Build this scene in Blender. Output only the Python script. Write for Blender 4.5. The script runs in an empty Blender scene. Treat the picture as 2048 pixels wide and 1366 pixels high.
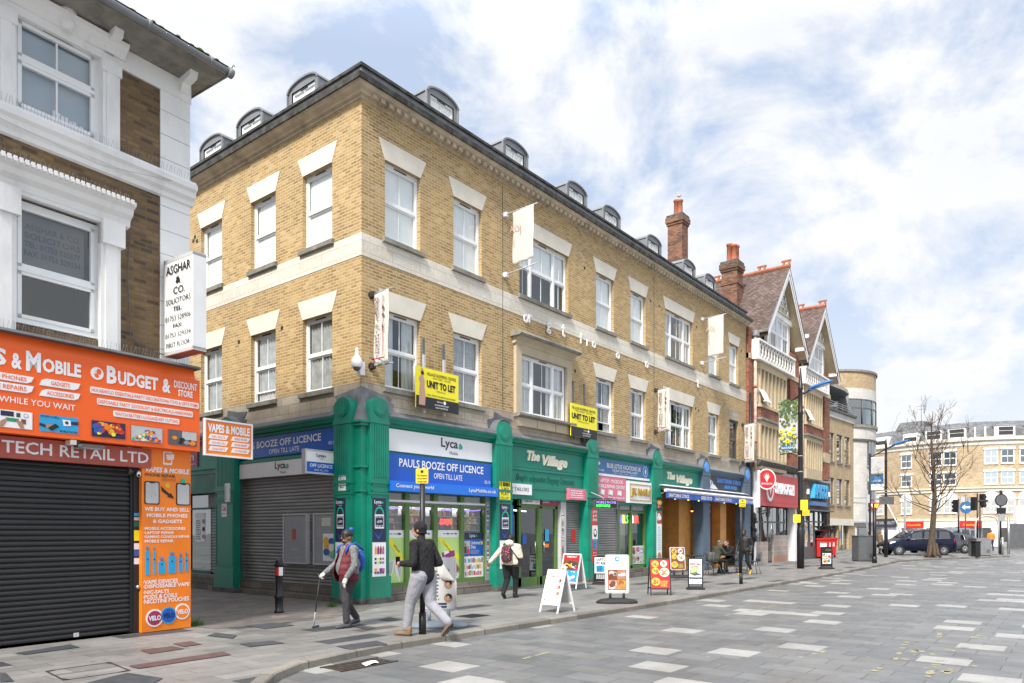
import bpy, math, random
from mathutils import Vector, Matrix
from math import sin, cos, pi, radians
# ---------------------------------------------------------------- camera, sky, sun, exposure
sc = bpy.context.scene
CAM_H = 1.65; FOC = 1443.0; HY = 1063.0; TH = radians(38.5); CT, ST = cos(TH), sin(TH)
cam = bpy.data.objects.new('camera', bpy.data.cameras.new('camera')); sc.collection.objects.link(cam); sc.camera = cam
cam.location = (0, 0, CAM_H); cam.rotation_euler = (pi/2, 0, TH - pi/2)
cam.data.sensor_width = 36; cam.data.lens = FOC/2048*36; cam.data.shift_y = (HY-683)/2048
cam.data.clip_start = .1; cam.data.clip_end = 3000
SUN_EL, SUN_AZ = radians(46), radians(195)      # direction to the sun, angle from +X
w = bpy.data.worlds.new('World'); sc.world = w; w.use_nodes = True
nt = w.node_tree; nt.nodes.clear()
def wn(t, **k):
    n = nt.nodes.new(t)
    for a, b in k.items(): setattr(n, a, b)
    return n
sky = wn('ShaderNodeTexSky', sky_type='NISHITA', sun_disc=False, sun_elevation=SUN_EL, sun_rotation=pi/2-SUN_AZ, air_density=1.0, dust_density=.6)
tc = wn('ShaderNodeTexCoord'); mp = wn('ShaderNodeMapping'); mp.inputs['Scale'].default_value = (1, 1, 1.5); mp.inputs['Location'].default_value = (.35, 1.9, .4)
nt.links.new(tc.outputs['Generated'], mp.inputs['Vector'])
n1 = wn('ShaderNodeTexNoise'); n1.inputs['Scale'].default_value = 4.6; n1.inputs['Detail'].default_value = 10; n1.inputs['Roughness'].default_value = .6; n1.inputs['Distortion'].default_value = .25
nt.links.new(mp.outputs[0], n1.inputs['Vector'])
cr = wn('ShaderNodeValToRGB'); cr.color_ramp.elements[0].position = .42; cr.color_ramp.elements[1].position = .56
nt.links.new(n1.outputs['Fac'], cr.inputs[0])
sx = wn('ShaderNodeSeparateXYZ'); nt.links.new(tc.outputs['Generated'], sx.inputs[0])
mr = wn('ShaderNodeMapRange'); mr.inputs['From Min'].default_value = 0; mr.inputs['From Max'].default_value = .33; mr.inputs['To Min'].default_value = .95; mr.inputs['To Max'].default_value = 0
nt.links.new(sx.outputs['Z'], mr.inputs[0])
mx = wn('ShaderNodeMath', operation='MAXIMUM'); nt.links.new(cr.outputs[0], mx.inputs[0]); nt.links.new(mr.outputs[0], mx.inputs[1])
n2 = wn('ShaderNodeTexNoise'); n2.inputs['Scale'].default_value = 5; n2.inputs['Detail'].default_value = 6
nt.links.new(mp.outputs[0], n2.inputs['Vector'])
cc = wn('ShaderNodeValToRGB'); cc.color_ramp.elements[0].position = .3; cc.color_ramp.elements[0].color = (6.0, 6.15, 6.45, 1); cc.color_ramp.elements[1].position = .62; cc.color_ramp.elements[1].color = (6.5, 6.55, 6.65, 1)
nt.links.new(n2.outputs['Fac'], cc.inputs[0])
bl = wn('ShaderNodeMix', data_type='RGBA'); bl.inputs[0].default_value = .8       # thin haze over the blue
nt.links.new(sky.outputs[0], bl.inputs[6]); bl.inputs[7].default_value = (4.1, 4.85, 6.2, 1)
mixc = wn('ShaderNodeMix', data_type='RGBA')
nt.links.new(mx.outputs[0], mixc.inputs[0]); nt.links.new(bl.outputs[2], mixc.inputs[6]); nt.links.new(cc.outputs[0], mixc.inputs[7])
zb = wn('ShaderNodeMapRange'); zb.inputs['From Min'].default_value = .55; zb.inputs['From Max'].default_value = .95; zb.inputs['To Min'].default_value = 1; zb.inputs['To Max'].default_value = 2.4   # cloudy sky is brightest overhead
nt.links.new(sx.outputs['Z'], zb.inputs[0])
vm = wn('ShaderNodeVectorMath', operation='SCALE'); nt.links.new(mixc.outputs[2], vm.inputs[0]); nt.links.new(zb.outputs[0], vm.inputs['Scale'])
bg = wn('ShaderNodeBackground'); bg.inputs[1].default_value = .1; nt.links.new(vm.outputs[0], bg.inputs[0])
wo = wn('ShaderNodeOutputWorld'); nt.links.new(bg.outputs[0], wo.inputs[0])
sun = bpy.data.objects.new('sun', bpy.data.lights.new('sun', 'SUN')); sc.collection.objects.link(sun)
sun.data.energy = 3.7; sun.data.angle = radians(10); sun.data.color = (1, .95, .87)
sun.rotation_euler = (pi/2 - SUN_EL, 0, SUN_AZ + pi/2)
sc.view_settings.view_transform = 'Standard'; sc.view_settings.look = 'None'; sc.view_settings.gamma = 1; sc.view_settings.exposure = .66
sc.view_settings.use_curve_mapping = False
sc.cycles.max_bounces = 6; sc.cycles.transparent_max_bounces = 12
random.seed(7)
# ---------------------------------------------------------------- plan helpers
def spot(px, py, z=0):                       # ground position of a measured photo point
    F = FOC*(CAM_H-z)/(py-HY); R = (px-1024)/FOC*F
    return (F*CT+R*ST, F*ST-R*CT)
def fr2w(F, R): return (F*CT+R*ST, F*ST-R*CT)
class Fr:                                    # facade frame: a along the wall, b outward, c up
    def __init__(s, ox, oy, deg=0, oz=0):
        d = radians(deg); s.o = Vector((ox, oy, oz)); s.U = Vector((cos(d), sin(d), 0)); s.N = Vector((sin(d), -cos(d), 0)); s.Z = Vector((0, 0, 1)); s.deg = deg
    def p(s, a, b, c): return s.o + s.U*a + s.N*b + s.Z*c
    def tilt(s, ang):                        # lean the frame about its U axis (top goes back)
        s.Z = Vector((0, 0, 1))*cos(ang) - s.N*sin(ang); s.N = s.U.cross(s.Z); return s
    def on(s, px, py, b=0):
        r = (px-1024)/FOC; dx, dy = CT+r*ST, ST-r*CT
        o = s.o + s.N*b; F = (o.x*s.N.x+o.y*s.N.y)/(dx*s.N.x+dy*s.N.y)
        return (F*dx-o.x)*s.U.x+(F*dy-o.y)*s.U.y, CAM_H+F*(HY-py)/FOC
W0 = Fr(0, 0, 0); W0.N = Vector((0, 1, 0))      # plain world axes
# ---------------------------------------------------------------- materials
MATS = {}
def newmat(name):
    m = bpy.data.materials.new(name); m.use_nodes = True; n = m.node_tree.nodes; p = n['Principled BSDF']; MATS[name] = m
    return m, m.node_tree, p
def _n(t, typ, **k):
    n = t.nodes.new(typ)
    for a, b in k.items():
        if isinstance(a, str) and hasattr(n, a): setattr(n, a, b)
    return n
def mixrgb(t, f, A, B, mode='MIX'):
    n = t.nodes.new('ShaderNodeMix'); n.data_type = 'RGBA'; n.blend_type = mode
    for i, v in ((0, f), (6, A), (7, B)):
        if hasattr(v, 'is_linked') or hasattr(v, 'links'): t.links.new(v, n.inputs[i])
        else: n.inputs[i].default_value = v if i == 0 else (v[0], v[1], v[2], 1)
    return n.outputs[2]
def noise(t, scale, detail=4, rough=.55, coord='Object', stretch=None):
    tc = t.nodes.new('ShaderNodeTexCoord'); n = t.nodes.new('ShaderNodeTexNoise')
    n.inputs['Scale'].default_value = scale; n.inputs['Detail'].default_value = detail; n.inputs['Roughness'].default_value = rough
    if stretch:
        mp = t.nodes.new('ShaderNodeMapping'); mp.inputs['Scale'].default_value = stretch; t.links.new(tc.outputs[coord], mp.inputs[0]); t.links.new(mp.outputs[0], n.inputs['Vector'])
    else: t.links.new(tc.outputs[coord], n.inputs['Vector'])
    return n.outputs['Fac']
def ramp(t, inp, stops, const=False):
    r = t.nodes.new('ShaderNodeValToRGB'); cr = r.color_ramp
    if const: cr.interpolation = 'CONSTANT'
    while len(cr.elements) < len(stops): cr.elements.new(.5)
    for e, (p, c) in zip(cr.elements, stops):
        e.position = p; e.color = (c, c, c, 1) if isinstance(c, (int, float)) else (c[0], c[1], c[2], 1)
    t.links.new(inp, r.inputs[0]); return r.outputs[0]
def bumpn(t, p, h, dist=.01, st=.5):
    b = t.nodes.new('ShaderNodeBump'); b.inputs['Distance'].default_value = dist; b.inputs['Strength'].default_value = st
    t.links.new(h, b.inputs['Height']); t.links.new(b.outputs[0], p.inputs['Normal'])
def mul(c, k): return tuple(min(1, x*k) for x in c)
def paint(name, col, rough=.5, var=.12, metal=0, scale=3, bump=0, fold=0, dirt=.0, emit=0, spec=.5):
    if name in MATS: return MATS[name]
    m, t, p = newmat(name)
    if var > 0:
        f = noise(t, scale, 5); c = mixrgb(t, ramp(t, f, [(.3, 0.), (.7, 1.)]), mul(col, 1-var), mul(col, 1+var))
        if dirt > 0:
            g = noise(t, scale*.7, 8, .7, stretch=(1.5, 1.5, .5)); c = mixrgb(t, ramp(t, g, [(.52, 0.), (.72, dirt)]), c, (.09, .08, .065))
        t.links.new(c, p.inputs['Base Color'])
        t.links.new(ramp(t, f, [(.3, max(.05, rough-.08)), (.7, min(1, rough+.1))]), p.inputs['Roughness'])
        if bump: bumpn(t, p, noise(t, scale*12, 4), bump)
        if fold: bumpn(t, p, noise(t, 7, 3, .6, stretch=(1.6, 1.6, .8)), fold, .9)
    else: p.inputs['Base Color'].default_value = (*col, 1); p.inputs['Roughness'].default_value = rough
    p.inputs['Metallic'].default_value = metal; p.inputs['Specular IOR Level'].default_value = spec
    if emit: p.inputs['Emission Color'].default_value = (*col, 1); p.inputs['Emission Strength'].default_value = emit
    return m
def bricky(name, stops, mortar, bw, bh, ms=.008, rough=.85, off=.5, bump=.006, patch=None, pat=.5, const=False, smooth=.2, stain=0, soot=None, swap=False, morf=1):
    m, t, p = newmat(name)
    tc = t.nodes.new('ShaderNodeTexCoord'); vec = tc.outputs['UV']
    if swap:
        mp = t.nodes.new('ShaderNodeMapping'); mp.inputs['Rotation'].default_value = (0, 0, pi/2); t.links.new(vec, mp.inputs[0]); vec = mp.outputs[0]
    b = t.nodes.new('ShaderNodeTexBrick'); t.links.new(vec, b.inputs['Vector'])
    b.offset = off; b.inputs['Scale'].default_value = 1; b.inputs['Brick Width'].default_value = bw; b.inputs['Row Height'].default_value = bh
    b.inputs['Mortar Size'].default_value = ms; b.inputs['Mortar Smooth'].default_value = smooth; b.inputs['Bias'].default_value = 0
    b.inputs['Color1'].default_value = (0, 0, 0, 1); b.inputs['Color2'].default_value = (1, 1, 1, 1); b.inputs['Mortar'].default_value = (.5, .5, .5, 1)
    c = ramp(t, b.outputs['Color'], stops, const)
    f = noise(t, .6, 7, .6); c = mixrgb(t, 1., c, ramp(t, f, [(.3, 1-pat*.35), (.7, 1+pat*.12)]), 'MULTIPLY')
    if not const:
        f2 = noise(t, 22, 5, .7); c = mixrgb(t, 1., c, ramp(t, f2, [(.3, .78), (.7, 1.12)]), 'MULTIPLY')
    if patch:
        g = noise(t, 1.3, 8, .72, stretch=(1, 1, 1.6)); c = mixrgb(t, ramp(t, g, [(.6, 0.), (.75, .55)]), c, patch)
    c = mixrgb(t, b.outputs['Fac'], c, mortar)
    if stain:
        g = noise(t, 2.2, 8, .7, stretch=(2, 2, .4)); c = mixrgb(t, ramp(t, g, [(.52, 0.), (.75, stain)]), c, (.12, .11, .09))
    t.links.new(c, p.inputs['Base Color'])
    h = mixrgb(t, b.outputs['Fac'], mixrgb(t, .35, (1, 1, 1), noise(t, 35, 4)), (0, 0, 0)); bumpn(t, p, h, bump, .8)
    t.links.new(ramp(t, noise(t, 1.7, 5), [(.3, rough-.12), (.7, min(1, rough+.08))]), p.inputs['Roughness'])
    return m
bricky('brick_yellow', [(0, (.33, .20, .068)), (.3, (.43, .27, .09)), (.7, (.485, .315, .112)), (1, (.575, .405, .18))], (.52, .42, .28), .215, .075, .011, patch=(.64, .58, .48), pat=.75, stain=.2)
bricky('brick_brown', [(0, (.10, .058, .024)), (.4, (.19, .11, .042)), (1, (.27, .16, .065))], (.14, .115, .085), .215, .075, .012, bump=.012, pat=1, patch=(.28, .2, .13))
bricky('brick_red', [(0, (.17, .045, .025)), (.5, (.33, .09, .04)), (1, (.42, .13, .06))], (.28, .2, .15), .235, .078, .008, pat=1)
bricky('brick_tan', [(0, (.36, .25, .13)), (.5, (.46, .33, .18)), (1, (.54, .40, .23))], (.46, .38, .27), .235, .078, .009, pat=.6)
bricky('brick_pale', [(0, (.36, .26, .15)), (.5, (.48, .36, .22)), (1, (.56, .44, .29))], (.58, .46, .32), .3, .09, .01, pat=.7)
bricky('brick_stack', [(0, (.10, .045, .03)), (.5, (.25, .10, .055)), (1, (.34, .17, .09))], (.16, .12, .09), .235, .08, .011, pat=1)
bricky('tile_brown', [(0, (.09, .058, .048)), (.5, (.15, .10, .082)), (1, (.21, .145, .12))], (.06, .042, .035), .2, .13, .012, bump=.02, pat=1, patch=(.16, .14, .07))
bricky('slate_grey', [(0, (.12, .12, .125)), (.5, (.17, .17, .175)), (1, (.22, .22, .225))], (.08, .08, .085), .3, .2, .01, pat=.8)
bricky('stone_block', [(0, (.68, .62, .52)), (.5, (.73, .68, .58)), (1, (.77, .72, .62))], (.45, .39, .31), .9, .26, .006, off=.35, bump=.004, pat=.4)
bricky('stone_dirty', [(0, (.40, .34, .26)), (.5, (.46, .40, .31)), (1, (.51, .45, .36))], (.24, .20, .16), .75, .22, .007, off=.4, bump=.004, pat=.9, stain=.5)
bricky('stone_tower', [(0, (.56, .54, .50)), (1, (.64, .62, .58))], (.46, .44, .41), .8, .4, .01, off=.5, bump=.003, pat=.4, stain=.15)
bricky('tile_beige', [(0, (.36, .29, .25)), (1, (.44, .36, .31))], (.55, .5, .45), .35, .3, .012, off=0, bump=.003)
bricky('cladding_brown', [(0, (.085, .06, .05)), (.5, (.13, .095, .08)), (1, (.2, .16, .14))], (.05, .04, .035), .6, .2, .01)
bricky('plinth_stone', [(0, (.16, .14, .115)), (1, (.25, .22, .185))], (.07, .06, .05), .6, .16, .012, pat=1, stain=.6)
bricky('ridge_tile', [(0, (.36, .12, .06)), (1, (.5, .19, .11))], (.3, .1, .06), .4, .4, .01)
# paving: several slab sizes, a few dark and a few red ones
def paving(name, base, odd, mortar, bw, bh, off=.37, swap=False, ms=.007, second=None, rough=.6, pat=.9, spots=True):
    m, t, p = newmat(name)
    tc = t.nodes.new('ShaderNodeTexCoord')
    def brick(rot, w_, h_, o_, loc):
        mp = t.nodes.new('ShaderNodeMapping'); mp.inputs['Rotation'].default_value = (0, 0, rot); mp.inputs['Location'].default_value = loc
        t.links.new(tc.outputs['UV'], mp.inputs[0])
        b = t.nodes.new('ShaderNodeTexBrick'); t.links.new(mp.outputs[0], b.inputs['Vector']); b.offset = o_; b.offset_frequency = 2
        b.inputs['Scale'].default_value = 1; b.inputs['Brick Width'].default_value = w_; b.inputs['Row Height'].default_value = h_
        b.inputs['Mortar Size'].default_value = ms; b.inputs['Mortar Smooth'].default_value = .1; b.inputs['Bias'].default_value = 0
        b.inputs['Color1'].default_value = (0, 0, 0, 1); b.inputs['Color2'].default_value = (1, 1, 1, 1); b.inputs['Mortar'].default_value = (.45, .45, .45, 1)
        return b
    r = pi/2 if swap else 0
    b = brick(r, bw, bh, off, (0, 0, 0)); c = ramp(t, b.outputs['Color'], base + odd, True); fac = b.outputs['Fac']
    c = mixrgb(t, fac, c, mortar)
    if second:
        (w2, h2, rot2, thr, col2) = second
        b2 = brick(rot2, w2, h2, .43, (.31, .17, 0)); f2 = ramp(t, b2.outputs['Color'], [(0, 0.), (thr, 1.)], True)
        inv = t.nodes.new('ShaderNodeMath'); inv.operation = 'SUBTRACT'; inv.inputs[0].default_value = 1; t.links.new(b2.outputs['Fac'], inv.inputs[1])
        fm = t.nodes.new('ShaderNodeMath'); fm.operation = 'MULTIPLY'; t.links.new(f2, fm.inputs[0]); t.links.new(inv.outputs[0], fm.inputs[1])
        c = mixrgb(t, fm.outputs[0], c, col2)
    c = mixrgb(t, 1., c, ramp(t, noise(t, .35, 8, .65), [(.3, 1-.22*pat), (.7, 1.1)]), 'MULTIPLY')
    c = mixrgb(t, 1., c, ramp(t, noise(t, 3, 8, .7), [(.3, .82), (.7, 1.12)]), 'MULTIPLY')
    c = mixrgb(t, 1., c, ramp(t, noise(t, 60, 4, .7), [(.3, .86), (.7, 1.12)]), 'MULTIPLY')
    if spots:                                 # gum and splashes trodden into the paving
        v = t.nodes.new('ShaderNodeTexVoronoi'); v.inputs['Scale'].default_value = 2.6; t.links.new(tc.outputs['Object'], v.inputs['Vector'])
        c = mixrgb(t, ramp(t, v.outputs['Distance'], [(0, .55), (.045, .5), (.06, 0.)]), c, (.5, .49, .47))
        v2 = t.nodes.new('ShaderNodeTexVoronoi'); v2.inputs['Scale'].default_value = 1.7; t.links.new(tc.outputs['Object'], v2.inputs['Vector'])
        c = mixrgb(t, ramp(t, v2.outputs['Distance'], [(0, .45), (.05, .4), (.08, 0.)]), c, (.07, .07, .07))
    t.links.new(c, p.inputs['Base Color'])
    t.links.new(ramp(t, noise(t, 1.1, 6), [(.35, rough-.22), (.65, rough+.15)]), p.inputs['Roughness'])
    bumpn(t, p, mixrgb(t, fac, mixrgb(t, .3, (1, 1, 1), noise(t, 40, 4)), (0, 0, 0)), .006, .7)
    return m
paving('paving_footway', [(0, (.18, .175, .168)), (.12, (.21, .202, .19)), (.3, (.235, .227, .215)), (.48, (.22, .212, .20)), (.62, (.195, .19, .182)), (.72, (.255, .245, .23))], [(.80, (.22, .21, .20)), (.99, (.13, .09, .085))], (.13, .125, .115), .86, .3,
       second=(1.15, .42, 0, .9, (.058, .062, .066)))
paving('paving_road', [(0, (.135, .136, .138)), (.2, (.165, .163, .16)), (.4, (.148, .149, .15)), (.62, (.178, .175, .17))], [(.85, (.175, .175, .176)), (.985, (.36, .35, .325))], (.08, .08, .08), .62, .42, swap=True, ms=.006,
       second=(.62, .56, pi/2, .88, (.34, .332, .31)), rough=.55)
paving('paving_brown', [(0, (.13, .11, .10)), (.3, (.155, .135, .12)), (.6, (.18, .155, .135))], [(.85, (.14, .12, .105)), (.95, (.17, .15, .13))], (.07, .062, .055), .4, .2, rough=.65)
bricky('kerb_stone', [(0, (.17, .155, .13)), (.5, (.22, .20, .17)), (1, (.27, .25, .21))], (.08, .075, .06), .92, .5, .01, bump=.006, pat=1, stain=.7)
def ribbed(name, col, pitch, rough=.45, metal=.2, col2=None):   # roller-shutter slats are modelled; this is their coat
    m, t, p = newmat(name); f = noise(t, 1.6, 7, .65, stretch=(.5, .5, 3))
    c = mixrgb(t, ramp(t, f, [(.3, 0.), (.7, 1.)]), mul(col, .75), mul(col, 1.25))
    t.links.new(c, p.inputs['Base Color']); p.inputs['Roughness'].default_value = rough; p.inputs['Metallic'].default_value = metal
ribbed('shutter_black', (.028, .028, .029), .08, .4); ribbed('shutter_grey', (.24, .235, .23), .08, .5, .3)
paint('green', (.002, .225, .145), .45, .2, dirt=.4, scale=1.6); paint('green_sign', (.006, .21, .145), .5, .08)
paint('olive', (.095, .185, .045), .45, .1); paint('green_dark', (.008, .13, .085), .5, .15)
paint('bluegrey', (.085, .13, .18), .5, .12); paint('bluegrey_dark', (.03, .036, .05), .5, .1); paint('disc_blue', (.09, .3, .75), .4, .05)
paint('white', (.80, .80, .79), .5, .05, dirt=.08); paint('upvc', (.82, .83, .83), .35, .03); paint('render_white', (.82, .815, .80), .8, .05, dirt=.22, scale=1.2, bump=.002)
paint('stone', (.68, .635, .54), .85, .09, scale=2, bump=.002, dirt=.06); paint('sill', (.24, .225, .19), .9, .3, dirt=.6, scale=4, bump=.004); paint('stone_surround', (.50, .42, .30), .85, .1, dirt=.15, bump=.002)
paint('stone_tudor', (.52, .42, .27), .85, .12, dirt=.2, bump=.002)
paint('cornice_stone', (.50, .42, .31), .85, .2, dirt=.45, scale=2.5, bump=.004); paint('parapet', (.055, .055, .05), .95, .8, dirt=.4, scale=5, bump=.012)
paint('moss_stone', (.10, .098, .088), .95, .6, dirt=.8, scale=7, bump=.012); paint('lead', (.17, .175, .185), .6, .35, dirt=.6, scale=3.5); paint('lead_dark', (.11, .115, .125), .6, .3, scale=3)
paint('zinc', (.235, .243, .255), .5, .12, metal=.3, scale=2, dirt=.12); paint('asphalt_roof', (.06, .06, .06), .9, .2)
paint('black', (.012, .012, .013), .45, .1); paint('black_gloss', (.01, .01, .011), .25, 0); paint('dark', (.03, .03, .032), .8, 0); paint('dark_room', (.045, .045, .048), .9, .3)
paint('grey', (.30, .31, .33), .5, .1); paint('grey_dark', (.10, .105, .11), .5, .12); paint('grey_light', (.5, .5, .5), .5, .06); paint('steel', (.45, .45, .44), .32, .1, metal=.85)
paint('orange', (.87, .12, .008), .42, .05, scale=1); paint('orange_light', (.90, .22, .008), .42, .04); paint('redbrown', (.42, .085, .055), .5, .1, dirt=.1)
paint('sign_white', (.82, .82, .83), .4, .03); paint('blue', (.006, .10, .48), .38, .05); paint('blue_bright', (.01, .17, .72), .38, .04); paint('navy', (.012, .018, .06), .4, .05)
paint('mint', (.0, .45, .26), .4, .03); paint('yellow', (.87, .76, .02), .4, .04); paint('yellow_plate', (.75, .52, .02), .45, .05); paint('cream_letter', (.80, .76, .60), .5, .06)
paint('red', (.55, .02, .02), .4, .06); paint('red_sign', (.52, .045, .045), .42, .12); paint('pink', (.70, .16, .24), .45, .08); paint('magenta', (.36, .03, .10), .45, .08); paint('lime', (.50, .72, .24), .45, .04)
paint('sky_blue', (.02, .33, .62), .4, .05); paint('lotus_blue', (.035, .15, .36), .35, .25, scale=.8); paint('gold', (.55, .36, .06), .25, .2, metal=.8, scale=9)
paint('wood', (.60, .28, .07), .55, .22, scale=3, bump=.002); paint('wood_dark', (.16, .065, .02), .5, .2); paint('wood_mid', (.36, .15, .035), .5, .2)
paint('cloth', (.62, .59, .53), .9, .06, scale=3, dirt=.06); paint('cloth_print', (.16, .06, .08), .9, 0); paint('cloth_print_faded', (.52, .36, .33), .9, 0)
paint('curtain', (.62, .63, .63), .9, .1, scale=6); paint('blind', (.90, .92, .90), .8, .03); paint('blind_green', (.60, .68, .62), .8, .05); paint('curtain_grey', (.42, .43, .42), .9, .25, scale=5)
paint('terracotta', (.40, .135, .07), .8, .2, dirt=.2, scale=8); paint('moss', (.10, .13, .02), 1, .4, scale=20, bump=.01); paint('grass_green', (.06, .16, .02), .9, .3, scale=9)
paint('rubber', (.02, .02, .021), .7, .1); paint('rubber_grey', (.16, .19, .22), .6, .1); paint('tyre', (.015, .015, .016), .85, 0); paint('alloy', (.42, .43, .44), .3, 0, metal=.7)
paint('skin_dark', (.20, .095, .055), .55, .1, scale=10); paint('skin_tan', (.42, .22, .14), .55, .08, scale=10); paint('skin_deep', (.055, .028, .018), .5, 0); paint('hair', (.012, .010, .009), .6, 0)
paint('maroon', (.11, .006, .013), .65, .12, scale=14, bump=.004); paint('wool_grey', (.17, .175, .18), .95, .3, scale=30, bump=.004, fold=.07); paint('trouser_grey', (.04, .04, .045), .9, .15, scale=12, fold=.07)
paint('jog_grey', (.29, .29, .32), .95, .05, scale=7, fold=.035); paint('jacket_black', (.009, .008, .010), .85, .25, scale=6, bump=.006, fold=.07); paint('cream_fabric', (.68, .61, .50), .9, .08, scale=8, bump=.006, fold=.07); paint('puffer', (.012, .012, .014), .5, .3, scale=18, bump=.01)
paint('khaki', (.045, .05, .035), .9, .2, scale=9, bump=.006, fold=.07); paint('glove', (.58, .57, .52), .9, .05); paint('shoe_brown', (.20, .12, .065), .7, .3, scale=22); paint('boot_tan', (.55, .28, .05), .7, .1); paint('shoe_grey', (.06, .065, .075), .7, .5, scale=30)
paint('bag_blue', (.01, .08, .42), .6, .1); paint('hivis', (.9, .22, .01), .7, .05); paint('bag_print', (.05, .02, .025), .7, .9, scale=40)
paint('bark', (.085, .058, .038), .95, .45, scale=9, bump=.03); paint('twig', (.075, .05, .034), .9, .2)
paint('car_navy', (.010, .014, .038), .22, .05, metal=.3); paint('car_silver', (.30, .32, .34), .25, .04, metal=.6); paint('car_grey', (.11, .12, .13), .25, .04, metal=.5); paint('car_red', (.4, .02, .02), .25, 0)
paint('tail_red', (.5, .01, .01), .2, 0); paint('headlamp', (.6, .63, .66), .1, 0); paint('lamp_blue', (.03, .17, .48), .4, .05); paint('skin_pink', (.5, .3, .22), .6, .05)
paint('led_blue', (.15, .15, 1), .5, 0, emit=2.2); paint('led_red', (1, .03, .02), .5, 0, emit=3); paint('led_green', (.05, 1, .1), .5, 0, emit=2.2); paint('led_yellow', (1, .7, .02), .5, 0, emit=2); paint('led_white', (.9, .93, 1), .5, 0, emit=3); paint('led_violet', (.35, .2, 1), .5, 0, emit=1.2)
paint('added_goods_glow', (.95, .95, 1), .5, 0, emit=14); paint('heat', (1, .13, .02), .5, 0, emit=9)  # the white glow is added to brighten the shelf goods
for i, c in enumerate([(.6, .03, .03), (.75, .45, .03), (.03, .25, .1), (.03, .1, .4), (.7, .7, .68), (.5, .12, .3), (.2, .06, .03), (.75, .7, .1), (.1, .45, .5), (.85, .3, .04), (.25, .03, .2), (.05, .05, .06)]):
    paint('ink%d' % i, c, .45, .15, scale=12)
def glassy(name, tint, k=.75, rough=.02, see=.8):
    m, t, p = newmat(name); o = [n for n in t.nodes if n.type == 'OUTPUT_MATERIAL'][0]
    tr = t.nodes.new('ShaderNodeBsdfTransparent'); tr.inputs[0].default_value = (*tint, 1)
    gl = t.nodes.new('ShaderNodeBsdfGlossy'); gl.inputs['Roughness'].default_value = rough; gl.inputs['Color'].default_value = (.9, .93, .95, 1)
    bp = t.nodes.new('ShaderNodeBump'); bp.inputs['Distance'].default_value = .02; bp.inputs['Strength'].default_value = .08; t.links.new(noise(t, 1.6, 1), bp.inputs['Height']); t.links.new(bp.outputs[0], gl.inputs['Normal'])
    fr = t.nodes.new('ShaderNodeLayerWeight'); fr.inputs[0].default_value = .5; pw = t.nodes.new('ShaderNodeMath'); pw.operation = 'POWER'; pw.inputs[1].default_value = 4; t.links.new(fr.outputs['Facing'], pw.inputs[0])
    ad = t.nodes.new('ShaderNodeMath'); ad.operation = 'MULTIPLY_ADD'; ad.inputs[1].default_value = .9; ad.inputs[2].default_value = 1.05-see; t.links.new(pw.outputs[0], ad.inputs[0])
    mx = t.nodes.new('ShaderNodeMixShader'); t.links.new(ad.outputs[0], mx.inputs[0]); t.links.new(tr.outputs[0], mx.inputs[1]); t.links.new(gl.outputs[0], mx.inputs[2]); t.links.new(mx.outputs[0], o.inputs[0])
glassy('glass', (.92, .94, .94), see=.93); glassy('glass_shop', (.88, .9, .88), see=.93); glassy('glass_dark', (.25, .3, .32), see=.8); glassy('glass_teal', (.28, .42, .42), see=.72); glassy('glass_car', (.12, .14, .15), see=.85)
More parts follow.
